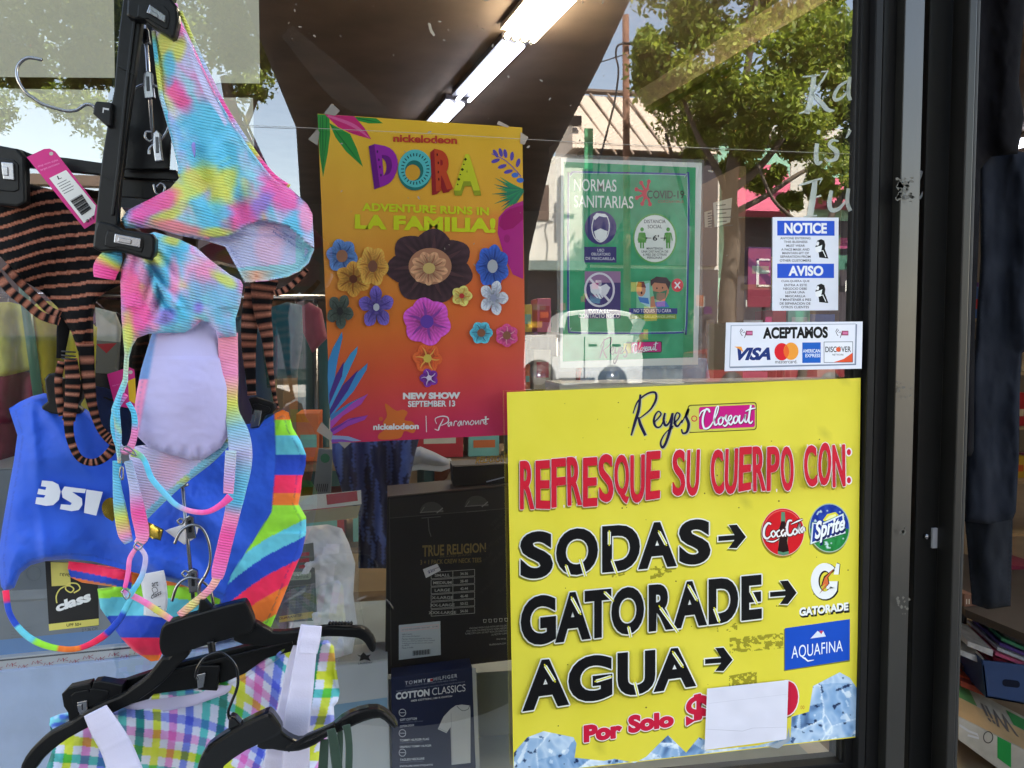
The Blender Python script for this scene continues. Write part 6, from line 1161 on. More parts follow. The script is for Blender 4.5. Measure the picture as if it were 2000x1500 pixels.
# -- plaid suit with its white straps on two lower hangers
pz = thing('plaid_swimsuit', 'white swimsuit with yellow teal and pink checks on the lower hangers', 'swimsuit', tuple(P(400, 1400, -.11)))
PLD = [(96, 1412), (98, 1402), (118, 1396), (140, 1396), (200, 1392), (232, 1386), (280, 1362), (330, 1352), (390, 1346), (440, 1332), (480, 1316), (520, 1290), (560, 1268), (600, 1252), (640, 1250), (652, 1262), (656, 1300), (664, 1352), (660, 1370), (652, 1380), (654, 1420), (640, 1430), (632, 1470), (628, 1530), (80, 1530), (104, 1460), (100, 1430)]
def p_pld(x, y):
    sag = 26 * np.exp(-((x - 330) / 130.) ** 2) ; k = np.clip((x - 300) / 260, 0, 1); rot = -.62 * k
    u = x + 10 * np.sin(y / 60) + rot * (y - 1340) * -.5; v = y - sag + rot * (300 - x) * -1 * .9
    v = v - np.where(x > 590, (x - 590) * -.6 + 30, 0)
    a = np.mod(u / 17, 10).astype(int); b = np.mod(v / 17.5 + 40, 9).astype(int)
    cu = np.array([(235, 236, 246), (120, 140, 230), (236, 238, 248), (96, 206, 196), (236, 238, 248), (20, 150, 136), (236, 238, 248), (232, 238, 60), (236, 238, 248), (236, 150, 214)], float)[a]
    cv = np.array([(240, 240, 250), (150, 160, 236), (240, 240, 250), (240, 170, 220), (240, 240, 250), (236, 240, 60), (240, 240, 250), (90, 200, 190), (232, 236, 248)], float)[b]
    return 255 * (cu / 248.) * (cv / 248.) * .93
def h_pld(x, y): return .010 * np.sin((y - .35 * x) / 26 + 1.6 * fbm(x / 90, y / 90)) + .007 * np.sin((y + .5 * x) / 34) + .005 * fbm(x / 25, y / 25)
cloth('suit_body', PLD, -0.108, CLOTH, p_pld, h_pld, 2.4, .0015, .008, 12, pz)
cloth('waist_lining', [(262, 1366), (300, 1352), (360, 1350), (420, 1336), (460, 1324), (480, 1316), (470, 1334), (440, 1356), (380, 1378), (320, 1390), (268, 1390), (240, 1382)], -0.124, mat('smooth_lining', attr=True), lambda x, y: np.array([[204, 196, 226]]) + 0 * x[:, None], lambda x, y: .004 * np.sin(x / 30), 4, .001, .003, 6, pz)
cloth('waist_fold', [(280, 1358), (330, 1350), (390, 1343), (440, 1328), (474, 1312), (500, 1290), (560, 1258), (576, 1262), (540, 1290), (480, 1326), (440, 1342), (380, 1356), (320, 1364), (286, 1368)], -0.128, CLOTH, p_pld, lambda x, y: .003 * np.sin(x / 14), 3, .001, .005, 6, pz)
cloth('side_fold', [(98, 1402), (118, 1394), (138, 1390), (138, 1404), (124, 1418), (108, 1430), (96, 1416)], -0.122, CLOTH, lambda x, y: mixc([(120, 210, 226), (70, 110, 220), (190, 220, 250)], [vn(x / 12, y / 8), vn(x / 12 + 7, y / 8), vn(x / 12 + 13, y / 8)]), None, 3, .001, .004, 5, pz)
wc = lambda x, y, t: np.array([[214, 208, 230]]) + (vn(x / 2.5, y / 20)[:, None] - .5) * 16
strap('white_strap', [(186, 1388), (204, 1420), (228, 1462), (250, 1520), (270, 1560)], -0.172, [44, 52, 56, 62, 64], COTTON, wc, .0035, pz, 10)
strap('white_strap', [(607, 1222), (601, 1252), (596, 1290), (588, 1350), (580, 1410), (578, 1480), (576, 1540)], -0.168, [38, 38, 40, 46, 50, 52, 54], COTTON, wc, .0035, pz, 10)
strap('white_strap', [(586, 1262), (578, 1300), (568, 1360), (556, 1410), (540, 1480), (524, 1540)], -0.150, [26, 34, 40, 40, 44, 44], COTTON, wc, .003, pz, 10)
strap('strap_fold', [(610, 1222), (608, 1240), (604, 1262), (602, 1276)], -0.178, [36, 37, 37, 34], COTTON, wc, .003, pz, 10)
# clip hanger under the plaid suit
ph = thing('clip_hanger', 'black clip hanger bar holding the plaid suit', 'hanger', tuple(P(300, 1340, -.13)))
plate('bar', [(182, 1334), (240, 1330), (330, 1300), (400, 1282), (480, 1262), (580, 1248), (580, 1270), (520, 1286), (478, 1316), (440, 1332), (390, 1344), (300, 1356), (290, 1366), (240, 1380), (140, 1410), (138, 1458), (180, 1456), (186, 1452), (140, 1456)][:15] + [(150, 1410), (130, 1372), (160, 1342)], -0.134, .009, BLACKP, ph, .0012)
plate('rail', [(300, 1318), (420, 1288), (570, 1252), (572, 1258), (420, 1296), (302, 1326)], -0.139, .004, BLACKP, ph, .0008)
clip([(120, 1356), (132, 1344), (176, 1334), (179, 1344), (182, 1332), (196, 1330), (240, 1338), (236, 1380), (160, 1402), (136, 1420), (132, 1392), (124, 1380)], [(150, 1372), (170, 1368), (172, 1392), (156, 1400)], -0.150, ph)
plate('clip', [(386, 1300), (430, 1300), (424, 1350), (386, 1348)], -0.142, .008, BLACKP, ph, .0015); plate('spring', [(384, 1318), (402, 1314), (398, 1342), (386, 1346)], -0.146, .003, CHROME, ph, .0008)
# coat hangers
h2 = thing('coat_hanger', 'matte black plastic hanger sloping behind the white straps', 'hanger', tuple(P(400, 1240, -.155)))
def ctr(pts): return [(x / 2.5, 900 + y / 2.5) for x, y in pts]
LA = ctr([(820, 960), (790, 960), (720, 1050), (640, 1110), (580, 1150), (460, 1200), (340, 1280), (240, 1330), (170, 1390), (120, 1450), (95, 1520), (160, 1520), (200, 1470), (250, 1420), (330, 1360), (440, 1300), (560, 1230), (680, 1170), (800, 1080), (870, 1000), (930, 940), (880, 900)])
plate('arm', LA, -0.158, .012, BLACKP, h2, .003, 2)
RA = ctr([(1150, 780), (1250, 790), (1330, 835), (1450, 828), (1600, 812), (1700, 815)]) + [(705, 1226), (722, 1236), (734, 1256), (732, 1274), (722, 1272), (712, 1256), (700, 1248), (684, 1246)] + ctr([(1600, 860), (1450, 880), (1330, 905), (1240, 905), (1140, 880)])
plate('arm', RA, -0.160, .012, BLACKP, h2, .003, 2)
plate('grip', ctr([(782, 830), (800, 800), (835, 785), (1000, 735), (1170, 690), (1200, 695), (1222, 740), (1240, 800), (1225, 840), (1180, 855), (1000, 905), (860, 950), (810, 958), (785, 940), (775, 890)]), -0.166, .016, BLACKP, h2, .004, 2)
plate('neck', ctr([(960, 760), (975, 675), (1000, 680), (1030, 715), (1040, 760)]), -0.162, .010, BLACKP, h2, .002)
wire('hook', [(393, 1174), (389, 1158), (390, 1142), (398, 1128)], -0.150, .0018, CHROME, h2)
for i in range(8): plate('grip_tooth', [(640 + i * 6, 1221), (644 + i * 6, 1217), (647 + i * 6, 1221)], -0.160, .008, BLACKP, h2, 0)
h3 = thing('coat_hanger', 'glossy black plastic hanger at the bottom edge with green ribbons', 'hanger', tuple(P(520, 1480, -.2)))
glossp = mat('glossy_black_plastic', (18, 18, 19), rough=0.22, var=0.3, vscale=14, coat=0.3)
plate('grip', ctr([(985, 1440), (1010, 1400), (1080, 1350), (1180, 1290), (1290, 1236), (1320, 1234), (1345, 1262), (1372, 1305), (1370, 1335), (1330, 1360), (1200, 1420), (1090, 1500), (1060, 1560), (960, 1560), (966, 1480)]), -0.206, .018, glossp, h3, .004, 2)
plate('arm', ctr([(1330, 1280), (1380, 1330), (1430, 1362), (1480, 1368), (1560, 1330), (1620, 1300)]) + [(666, 1404), (700, 1388), (738, 1384), (762, 1398), (777, 1418), (770, 1424), (758, 1416), (742, 1404), (712, 1410), (680, 1424), (640, 1440)] + ctr([(1540, 1390), (1460, 1420), (1390, 1422), (1330, 1412), (1250, 1400)]), -0.200, .014, glossp, h3, .003, 2)
plate('rib', [(556, 1464), (600, 1436), (652, 1414), (656, 1418), (606, 1442), (564, 1470)], -0.204, .006, glossp, h3, .001)
plate('neck', ctr([(1112, 1320), (1116, 1256), (1130, 1248), (1150, 1256), (1180, 1290)]), -0.203, .012, glossp, h3, .002)
wire('hook', [(448, 1404), (446, 1390), (452, 1372), (461, 1350), (465, 1330), (462, 1304), (452, 1288), (436, 1276), (420, 1275), (400, 1284), (386, 1304), (382, 1320), (386, 1328)], -0.196, .0016, DARKWIRE, h3)
wire('hook_stub', [(411, 1252), (413, 1262), (415, 1276)], -0.170, .004, BLACKP, h2, 3)
gt = thing('green_swimwear', 'dark green swimwear ribbons looped over the lowest hanger arm', 'swimsuit', tuple(P(660, 1460, -.19)))
gcol = lambda x, y, t: np.array([[40, 62, 48]]) + (vn(x / 3, y / 20)[:, None] - .5) * 10
for k, (pts, w, Y_) in enumerate([([(646, 1424), (650, 1440), (656, 1480), (664, 1540)], [16, 18, 20, 20], -.216), ([(634, 1444), (632, 1480), (628, 1540)], [16, 18, 20], -.196), ([(676, 1416), (680, 1436), (682, 1470), (680, 1540)], [16, 14, 14, 14], -.216), ([(664, 1420), (664, 1450), (662, 1500)], [10, 12, 12], -.196)]): strap('ribbon', pts, Y_, w, COTTON, gcol, .0012, gt)

# ------------------------------------------------------------------ goods in the window, just behind the glass
def cart(name, label, q, Y, dep, front, side=None, cat='box', top=None, group=None, bev=0.001, dv=None, m=None):
    """carton: front face through four pixel corners (TL TR BR BL) on y=Y, depth dep into the shop"""
    t = thing(name, label, cat, tuple(P(*q[3], Y)), group)
    a = [P(x, y, Y) for x, y in q]; d = Vector(dv) if dv else Vector((0, dep, 0))
    o = MB().quadbox(a, d).build('carton', m or plain('carton_%d_%d_%d' % tuple(front), front, rough=0.55, bump=0.05, var=0.08, spec=.2), t); bevel(o, bev)
    if top:
        e = Vector((0, 0, 0.0008)); tq = [a[0] + e, a[1] + e, a[1] + d + e, a[0] + d + e]
        MB().quadbox([tq[3], tq[2], tq[1], tq[0]], Vector((0, 0, 0.0012))).build('top_flap', plain('carton_top_%d_%d_%d' % tuple(top), top, rough=0.4, coat=0.3), t)
    return t
BT = cart('tshirt_box', 'large black crew neck tee box with gold lettering and a size table', [(757, 972), (1006, 948), (1010, 1288), (752, 1318)], 0.13, 0.09, (34, 33, 34), top=(88, 76, 66))
pr = Print(BT, 0.1295); GD = (132, 112, 66)
pr.poly([(760, 975), (1005, 951), (1005, 992), (761, 1012)], (44, 43, 42)); pr.line([(761, 1012), (1005, 992)], 1.6, (72, 70, 68)); pr.line([(760, 974), (764, 1300)], 2, (64, 62, 60)); pr.end('flap_print', keep=True)
for cx, cy in ((843, 1000), (931, 988)):
    pr.poly([(cx + 23 * math.cos(t), cy + 20 * math.sin(t)) for t in np.linspace(math.pi * 1.02, math.pi * 2.02, 12)], (74, 72, 70)); pr.line([(cx - 23, cy + 1), (cx + 23, cy - 2)], 2, (118, 116, 112)); pr.line([(cx - 20, cy + 12), (cx + 18, cy + 9)], 1.6, (90, 88, 86)); pr.line([(cx + 10, cy + 2), (cx + 22, cy - 8)], 2, (140, 138, 134)); pr.line([(cx - 22, cy + 2), (cx - 14, cy - 10)], 1.5, (120, 118, 112))
pr.line([(836, 1012), (838, 1036), (842, 1048)], 1.4, (100, 98, 96)); pr.end('hang_slot')
pr.quad('TRUE RELIGION', [(825, 1065), (949, 1060), (949, 1078), (825, 1088)], GD, .025); pr.quad('BRAND JEANS', [(859, 1086), (920, 1081), (920, 1086), (859, 1091)], (96, 84, 56)); pr.quad('3 + 1 PACK CREW NECK TEES', [(821, 1094), (940, 1089), (940, 1098), (821, 1103)], GD, .01); pr.end('gold_lettering')
rows = [('SMALL', '34-36'), ('MEDIUM', '38-40'), ('LARGE', '42-44'), ('X-LARGE', '46-48'), ('XX-LARGE', '50-52'), ('XXX-LARGE', '54-56')]
for i, (s1, s2_) in enumerate(rows):
    y = 1118 + i * 14.6; pr.line([(842, y), (927, y - 6)], 1, (168, 166, 162)); pr.line([(842, y + 12.5), (927, y + 6.5)], 1, (168, 166, 162))
    for x in (842, 884.5, 927): pr.line([(x, y - (x - 842) * .07), (x, y + 12.5 - (x - 842) * .07)], 1, (168, 166, 162))
    w1 = 3.0 * len(s1); pr.quad(s1, [(864 - w1, y + 3), (864 + w1, y + 2.2), (864 + w1, y + 7.8), (864 - w1, y + 8.6)], (176, 174, 170), .02); pr.quad(s2_, [(899, y), (914, y - 1), (914, y + 4.6), (899, y + 5.6)], (176, 174, 170), .02)
pr.end('size_table')
pr.poly([(779, 1221), (860, 1213), (861, 1279), (779, 1289)], (196, 204, 210)); pr.poly([(783, 1226), (857, 1219), (857, 1227), (783, 1234)], (226, 190, 190)); pr.poly([(784, 1227.5), (856, 1220.5), (856, 1225.5), (784, 1232.5)], (200, 206, 212)); pr.quad('STYLE RELIGION  XLR 407   $7.99', [(785, 1229), (855, 1222), (855, 1225), (785, 1232)], (140, 90, 90))
for i in range(7): pr.quad(['100% Cotton', '60% Cotton 40% Polyester', 'Machine Wash Cold with like Colors', 'Only non chlorine bleach when needed', 'Tumble dry low do not iron decoration', 'Rn 90122', 'Made in India'][i], [(785, 1238 + i * 4.4), (785 + [20, 36, 58, 64, 60, 14, 22][i], 1236.5 + i * 4.4 - .05 * i), (785 + [20, 36, 58, 64, 60, 14, 22][i], 1239.2 + i * 4.4), (785, 1241 + i * 4.4)], (60, 60, 70))
for i in range(26): pr.line([(806 + i * 1.35, 1271 - i * .13), (806 + i * 1.35, 1281 - i * .13)], .4 + .8 * ((i * 5) % 4) / 4, (20, 20, 26))
pr.end('barcode_label')
for i, s in enumerate(['MACHINE WASH COLD WITH LIKE COLORS', 'ONLY NON-CHLORINE BLEACH WHEN NEEDED', 'TUMBLE DRY LOW. DO NOT IRON DECORATION', 'DO NOT DRY CLEAN']): x0 = [917, 911, 908, 960][i]; pr.quad(s, [(x0, 1226 + i * 5 - (x0 - 911) * .06), (990, 1220 + i * 5), (990, 1223.4 + i * 5), (x0, 1229.4 + i * 5 - (x0 - 911) * .06)], (170, 168, 164))
for i in range(5): x = 944 + i * 10.4; pr.line([(x, 1210 - i * .6), (x + 6, 1210 - i * .6), (x + 5, 1216 - i * .6), (x + 1, 1216 - i * .6), (x, 1210 - i * .6)], 1.1, (190, 188, 184))
pr.quad('RN# 90122', [(970, 1247), (988, 1246), (988, 1249), (970, 1250)], (180, 178, 174)); pr.quad('TRUERELIGION.COM', [(955, 1258), (988, 1255), (988, 1258), (955, 1261)], (180, 178, 174)); pr.end('care_lettering')
for k in range(8): x = 935 + rng.random() * 38; y = 985 + rng.random() * 175; pr.quad('TRUE', [(x, y + 14), (x + 24, y - 12), (x + 28, y - 7), (x + 4, y + 19)], (44, 43, 42), .03)
pr.end('tone_pattern')
ps = thing('price_sticker', 'small white $20 price sticker stuck crooked on the black tee box', 'price tag', tuple(P(843, 1115, .128)))
plate('sticker', [(826, 1112), (854, 1101), (861, 1114), (832, 1129)], 0.1275, 0.0003, mat('white_label', (214, 212, 214), rough=.5), ps, 0); pr = Print(ps, .1273); pr.quad('$20', [(835, 1115), (848, 1110), (850, 1116), (837, 1121)], (90, 80, 120), .02); pr.line([(846, 1112), (857, 1108)], 1.6, (150, 140, 150)); pr.end('price_print')
SB = cart('small_box', 'small black box with gold foil lettering on top of the black tee box', [(884, 912), (1010, 906), (1010, 944), (886, 950)], 0.145, 0.05, (28, 27, 27), top=(60, 50, 42))
pr = Print(SB, .1445); pr.end('x')
tp0, tp1 = P(928, 906, .145), P(985, 902, .145)
pr.quad('RELIGION', [(932, 892), (988, 888), (988, 902), (928, 906)], (176, 146, 70), .03); pr.line([(888, 911), (1006, 904)], 1.6, (150, 140, 120)); pr.line([(950, 941), (985, 932)], 2.4, (150, 160, 176)); pr.end('foil_lettering')
TB = cart('undershirt_box', 'navy cotton tee box with white lettering and a printed white shirt', [(764, 1324), (922, 1303), (930, 1520), (766, 1540)], 0.095, 0.05, (30, 40, 72), side=(200, 200, 196))
pr = Print(TB, .0945); NW = (218, 222, 230)
pr.poly([(922, 1303), (930, 1304), (938, 1520), (930, 1520)], (190, 190, 186)); pr.quad('TOMMY', [(791, 1331), (832, 1325), (832, 1332), (791, 1338)], NW, .01, sp=1.3); pr.quad('HILFIGER', [(847, 1323), (893, 1316), (893, 1323), (847, 1330)], NW, .01, sp=1.3); pr.poly([(835, 1326), (845, 1324.6), (845, 1331), (835, 1332.4)], WHT); pr.poly([(840, 1326), (845, 1325.3), (845, 1330.2), (840, 1331)], (200, 40, 50))
pr.quad('3-PACK CLASSIC FIT SHORT SLEEVE CREW-NECK T-SHIRTS', [(792, 1339), (892, 1326), (892, 1329), (792, 1342)], (150, 156, 176)); pr.quad('PAQUET DE 3 T-SHIRTS COL ROND A MANCHES COURTES COUPE CLASSIQUE', [(774, 1349), (908, 1330), (908, 1333), (774, 1352)], (150, 156, 176))
pr.quad('COTTON', [(773, 1353), (839, 1345), (839, 1359), (773, 1367)], WHT, .05); pr.quad('CLASSICS', [(844, 1344), (909, 1336), (909, 1350), (844, 1358)], WHT, .0); pr.quad('100% COTTON | 100 % COTON', [(803, 1367), (883, 1358), (883, 1362), (803, 1372)], WHT, .02)
for y, a_, b_ in [(1388, 'SOFT COTTON', 'COTON DOUX'), (1428, 'TOMMY HILFIGER FLAG', 'DRAPEAU TOMMY HILFIGER'), (1466, 'TAGLESS NECKLINE', 'ENCOLURE SANS ETIQUETTE')]:
    pr.ring(786, y + 4, 6.5, 7, 1.1, NW); pr.line([(781, y + 4), (791, y + 4)], 1, NW); pr.quad(a_, [(781, y + 16), (781 + 3.0 * len(a_), y + 13), (781 + 3.0 * len(a_), y + 17.4), (781, y + 20.6)], NW, .02); pr.quad('cotton made from 100% cotton', [(781, y + 21.5), (826, y + 18.5), (826, y + 21.4), (781, y + 24.4)], (130, 136, 160)); pr.quad(b_, [(781, y + 29), (781 + 2.8 * len(b_), y + 26), (781 + 2.8 * len(b_), y + 30), (781, y + 33)], NW, .02)
pr.end('lettering')
pr.poly([(880, 1385), (890, 1378), (902, 1376), (918, 1378), (919, 1390), (919, 1490), (882, 1494), (880, 1420), (872, 1432), (855, 1424), (866, 1400)], (208, 210, 212), 0); pr.line([(892, 1379), (903, 1388), (914, 1385), (917, 1378)], 1.4, (120, 124, 130), 4); pr.line([(881, 1392), (883, 1490)], 1, (170, 174, 180)); pr.line([(857, 1422), (873, 1430)], 1, (160, 164, 170)); pr.end('shirt_print')
# pale boxes and panel under the clothes
GB = cart('large_box', 'large pale grey box with a blue lower band behind the striped suit', [(-60, 920), (560, 900), (560, 1236), (-60, 1300)], 0.105, 0.20, (118, 124, 130), top=(140, 144, 146))
pr = Print(GB, .1045); pr.poly([(-60, 1256), (300, 1220), (300, 1262), (-60, 1298)], (84, 132, 190)); pr.end('blue_band'); 
for i in range(4): pr.quad('Fabric: Polyester Spandex', [(22, 1226 + i * 6), (62, 1223 + i * 6), (62, 1226 + i * 6), (22, 1229 + i * 6)], (96, 100, 104))
pr.quad('2 * 36 CM', [(160, 1228), (190, 1224), (190, 1230), (160, 1234)], (50, 52, 56)); pr.ring(66, 1120, 14, 14, 1.2, (110, 116, 122)); pr.end('small_print')
MBx = cart('patterned_box', 'white patterned box edge with red monogram letters above the blue towel box', [(-60, 1292), (420, 1244), (420, 1262), (-60, 1318)], 0.092, 0.16, (196, 196, 198))
pr = Print(MBx, .0915); pr.line([(-60, 1296), (420, 1249)], 3, (60, 60, 70)); pr.end('edge_line', keep=True)
for i in range(14):
    x = -40 + i * 25 + (0 if i % 2 else 2); y = 1303 - i * 2.5 + (5 if i % 2 else -1); pr.line([(x, y + 6), (x + 3, y - 1), (x + 7, y + 4), (x + 11, y - 2), (x + 12, y + 5)], 1.2, (166, 40, 66)); pr.line([(x + 12, y - 2), (x + 12.5, y + 5)], 1.2, (166, 40, 66)); pr.line([(x + 20, y - 3), (x + 13, y + 1), (x + 21, y + 4)], 1.2, (166, 40, 66))
pr.end('monogram_print')
BB = cart('towel_box', 'big powder blue felt covered box along the bottom left', [(-60, 1318), (560, 1256), (560, 1540), (-60, 1560)], 0.085, 0.14, (186, 204, 240), m=mat('powder_blue_felt', (186, 204, 240), rough=.95, bump=.5, bscale=140, var=.10, vscale=18, sheen=.2))
WB = cart('white_box', 'white box with a light blue stripe beside the navy tee box', [(560, 1312), (757, 1290), (764, 1560), (560, 1580)], 0.100, 0.07, (198, 202, 206), top=(196, 196, 190))
pr = Print(WB, .0995); pr.poly([(600, 1384), (756, 1362), (757, 1392), (600, 1416)], (136, 172, 200)); pr.end('stripe'); 
sgk = P(720, 1282, .12); pr = Print(WB, .0994); pr.poly([(697, 1278), (704, 1280), (710, 1274), (716, 1280), (724, 1278), (720, 1284), (724, 1291), (712, 1288), (702, 1291), (704, 1284)], (24, 24, 28)); pr.quad('LAUNDRY', [(700, 1294), (728, 1292), (728, 1296), (700, 1298)], (60, 66, 76)); pr.end('star_mark')
cb_ = thing('display_counter', 'grey painted counter panel between the navy box and the yellow sign', 'counter', tuple(P(960, 1500, .3)))
a = P(560, 1296, .22); b = P(1660, 1800, .22); MB().box((-1.6, .22, 0), (.68, .62, P(960, 1312, .22).z)).build('counter_body', plain('grey_counter_paint', (156, 166, 166), rough=.5, var=.12), cb_)
MB().box((-1.6, .03, .0), (.68, .219, .78)).build('counter_step', plain('grey_counter_paint', (156, 166, 166)), cb_)
# zip bag of white shirts
zb = thing('zip_bag', 'clear zip bag of folded white undershirts with a red strip', 'bag', tuple(P(640, 1290, .1)))
cloth('folded_shirts', [(560, 1040), (600, 1028), (640, 1024), (668, 1032), (682, 1062), (694, 1100), (690, 1160), (698, 1220), (688, 1276), (640, 1290), (560, 1292)], 0.12, mat('white_jersey', attr=True, rough=.9, bump=.5, bscale=30, sheen=.2), lambda x, y: np.array([[244, 244, 250]]) + 0 * x[:, None], lambda x, y: .020 * fbm(x / 26, y / 20) + .008 * np.sin(y / 16 + x / 30), 4, .01, .018, 22, zb)
plate('header', [(560, 972), (705, 958), (706, 985), (560, 1000)], .090, .002, mat('cream_film', (214, 214, 206), rough=.3), zb, 0); plate('red_strip', [(637, 966), (697, 959), (699, 978), (639, 986)], .0893, .0006, mat('red_film', (170, 30, 54), rough=.35), zb, 0)
plate('gold_band', [(560, 1002), (704, 987), (698, 1012), (560, 1026)], .0905, .001, mat('tan_film', (168, 158, 120), rough=.35, alpha=.9), zb, 0)
film = mat('clear_film', (225, 225, 215), alpha=.13, rough=.12, coat=.6)
cloth('bag_film', [(560, 970), (708, 958), (710, 1000), (700, 1030), (704, 1090), (700, 1160), (712, 1220), (704, 1290), (560, 1300)], .088, mat('clear_film_creased', attr=True, alpha=.06, rough=.14, bump=.6, bscale=40, coat=.4), lambda x, y: np.array([[228, 226, 214]]) + 0 * x[:, None], lambda x, y: .006 * fbm(x / 18, y / 24) + .003 * np.sin((x + y) / 9), 5, .0006, .004, 12, zb)
plate('paper_insert', [(540, 1072), (612, 1060), (620, 1212), (540, 1216)], .0870, .001, mat('grey_insert', (92, 98, 98), rough=.4), zb, 0)
pr = Print(zb, .0868)
for y in (1080, 1092, 1104): pr.poly([(584, y), (604, y - 2), (604, y + 5), (584, y + 7)], (180, 40, 60))
pr.poly(rrect(560, 1118, 608, 1134, 6, -.05), (176, 190, 170)); pr.quad('Preshrunk', [(570, 1123), (603, 1121), (603, 1129), (570, 1131)], (70, 80, 76)); 
for i in range(8): pr.line([(560, 1146 + i * 6), (612, 1141 + i * 6)], 1, (140, 146, 146))
for x in (566, 582, 598, 612): pr.line([(x, 1144), (x, 1188)], 1, (140, 146, 146))
pr.poly([(545, 1204), (612, 1194), (612, 1206), (545, 1216)], (190, 168, 80)); pr.quad('FIT GUARANTEE.', [(532, 1208), (592, 1198), (592, 1203), (532, 1213)], (44, 40, 24), .03); pr.end('insert_print')
# beige boards leaned behind the glass at the upper left
bd_m = mat('beige_board', (206, 200, 176), rough=.8, var=.08, vscale=4)
for k, (q, lab) in enumerate([([(-60, -40), (222, -40), (224, 152), (-60, 150)], 'large beige board behind the glass in the top left corner'), ([(345, -40), (505, -40), (508, 163), (345, 161)], 'upright beige board between the hanger and the ceiling lights'), ([(-60, 172), (212, 176), (205, 330), (-60, 322)], 'beige board low at the left under the top corner board'), ([(360, 190), (494, 191), (497, 306), (360, 304)], 'small beige board peeking out beside the tie dye suit')]):
    t = thing('backing_board', lab, 'board', tuple(P(*q[3], .05)), 'beige boards behind the upper left glass'); sheet('board', q, .05 + .002 * k, .004, bd_m, t, 4)
w_ = thing('shelf_divider', 'narrow dark divider standing behind the hanging strip', 'divider', tuple(P(300, 600, .07))); MB().quadbox([P(224, -30, .07), P(344, -30, .07), P(344, 420, .07), P(212, 420, .07)], .02).build('panel', plain('dark_divider', (34, 36, 40)), w_)
# white box behind the top of the yellow sign, with pale blue garment
cart('white_box', 'long white carton lying behind the top edge of the yellow sign', [(1092, 752), (1660, 744), (1660, 800), (1092, 800)], .06, .10, (196, 198, 200), top=(186, 188, 190))

# ------------------------------------------------------------------ goods further in
def fold_paint(c, v=18): return lambda x, y: np.array([c], float) + (fbm(x / 14, y / 40)[:, None] - .5) * v
DARKC = mat('dark_cloth', attr=True, rough=.95, spec=.08, var=.05, vscale=9, bump=.25, bscale=700)
def hung(name, label, pts, Y, c, cat='garment', group=None, amp=.012, per=9.0, m=None, paint=None, step=5, vert=True):
    t = thing(name, label, cat, tuple(P(*pts[0], Y)), group); s = (1.05 + Y)
    cloth('fabric', pts, Y, m or COTTON, paint or fold_paint(c), lambda x, y: s * (amp * np.sin(x / per + 3 * fbm(x / 40, y / 120)) + (.006 if m is None else .002) * fbm(x / 12, y / 20)), step, .004 * s, .008 * s, 8, t); return t
rackg = 'garments hanging in the shop'
hung('yellow_shirt', 'bright yellow shirt in plastic behind the striped suit', [(60, 600), (80, 588), (130, 590), (190, 640), (186, 720), (184, 860), (100, 870), (80, 760), (66, 680)], .30, (206, 192, 40), group=rackg, amp=.014, per=11)
hung('yellow_shirt', 'yellow shirt sleeve at the far left edge under clear wrap', [(-60, 590), (20, 590), (60, 600), (70, 680), (70, 720), (10, 735), (-60, 735)], .26, (190, 186, 60), group=rackg, amp=.012)
hung('maroon_trousers', 'maroon folded cloth hanging low at the left edge', [(-60, 735), (40, 722), (80, 735), (92, 800), (96, 960), (-60, 970)], .28, (116, 24, 52), group=rackg)
pk_ = thing('rack_pole', 'green painted rack pole beside the yellow shirts', 'pole', tuple(P(60, 800, .22))); MB().tube([P(46, 560, .22), P(78, 800, .22)], .007, 10).build('pole', plain('green_pole_paint', (62, 116, 92), rough=.4), pk_, True)
wr = thing('plastic_wrap', 'clouded clear plastic cover over the left yellow shirt', 'wrap', tuple(P(10, 700, .2))); cloth('film', [(-60, 560), (26, 560), (52, 600), (60, 680), (56, 720), (0, 728), (-60, 724)], .20, mat('clear_film_creased', attr=True), lambda x, y: np.array([[220, 220, 214]]) + 0 * x[:, None], lambda x, y: .02 * fbm(x / 16, y / 60), 5, .001, .004, 8, wr)
def tie(x, y):
    n = fbm(x / 7, y / 60, 4); return np.where((n > .52)[:, None], np.array([[84, 106, 176]], float), np.array([[28, 34, 78]], float)) + (fbm(x / 5, y / 30)[:, None] - .5) * 46
hung('tie_dye_dress', 'long indigo streaked dress below the orange poster', [(646, 820), (830, 820), (812, 880), (800, 940), (792, 1000), (770, 1060), (756, 1110), (700, 1110), (700, 1000), (668, 960), (650, 900)], .42, (60, 80, 150), paint=tie, group=rackg, step=4)
hung('teal_shirt', 'dark teal tee hanging between the swimwear and the orange poster', [(530, 600), (560, 590), (590, 596), (592, 660), (580, 738), (534, 740), (530, 660)], .9, (24, 84, 96), group=rackg, amp=.006)
hung('red_shirt', 'rose red shirt beside the teal tee', [(588, 600), (604, 590), (628, 604), (640, 660), (610, 690), (592, 650)], 1.1, (140, 50, 70), group=rackg, amp=.006)
hung('pale_shirt', 'pale grey shirt on a hanger behind the red triangle print', [(186, 600), (226, 610), (238, 640), (230, 730), (200, 726), (190, 690)], .5, (172, 170, 156), group=rackg, amp=.008)
hung('blue_shirt', 'light blue shirt low behind the green poster', [(1140, 700), (1300, 694), (1380, 700), (1390, 760), (1130, 762)], .24, (150, 176, 200), group=rackg, amp=.01, per=14)
g = random.Random(11)
names = [('navy', (28, 32, 54)), ('charcoal', (52, 50, 54)), ('burgundy', (88, 26, 40)), ('olive', (74, 76, 44)), ('plum', (80, 44, 86)), ('teal', (30, 84, 90)), ('rose', (160, 84, 104)), ('cream', (176, 166, 146)), ('denim blue', (66, 88, 120)), ('black', (24, 23, 25)), ('rust', (140, 74, 44)), ('grey', (110, 110, 112))]
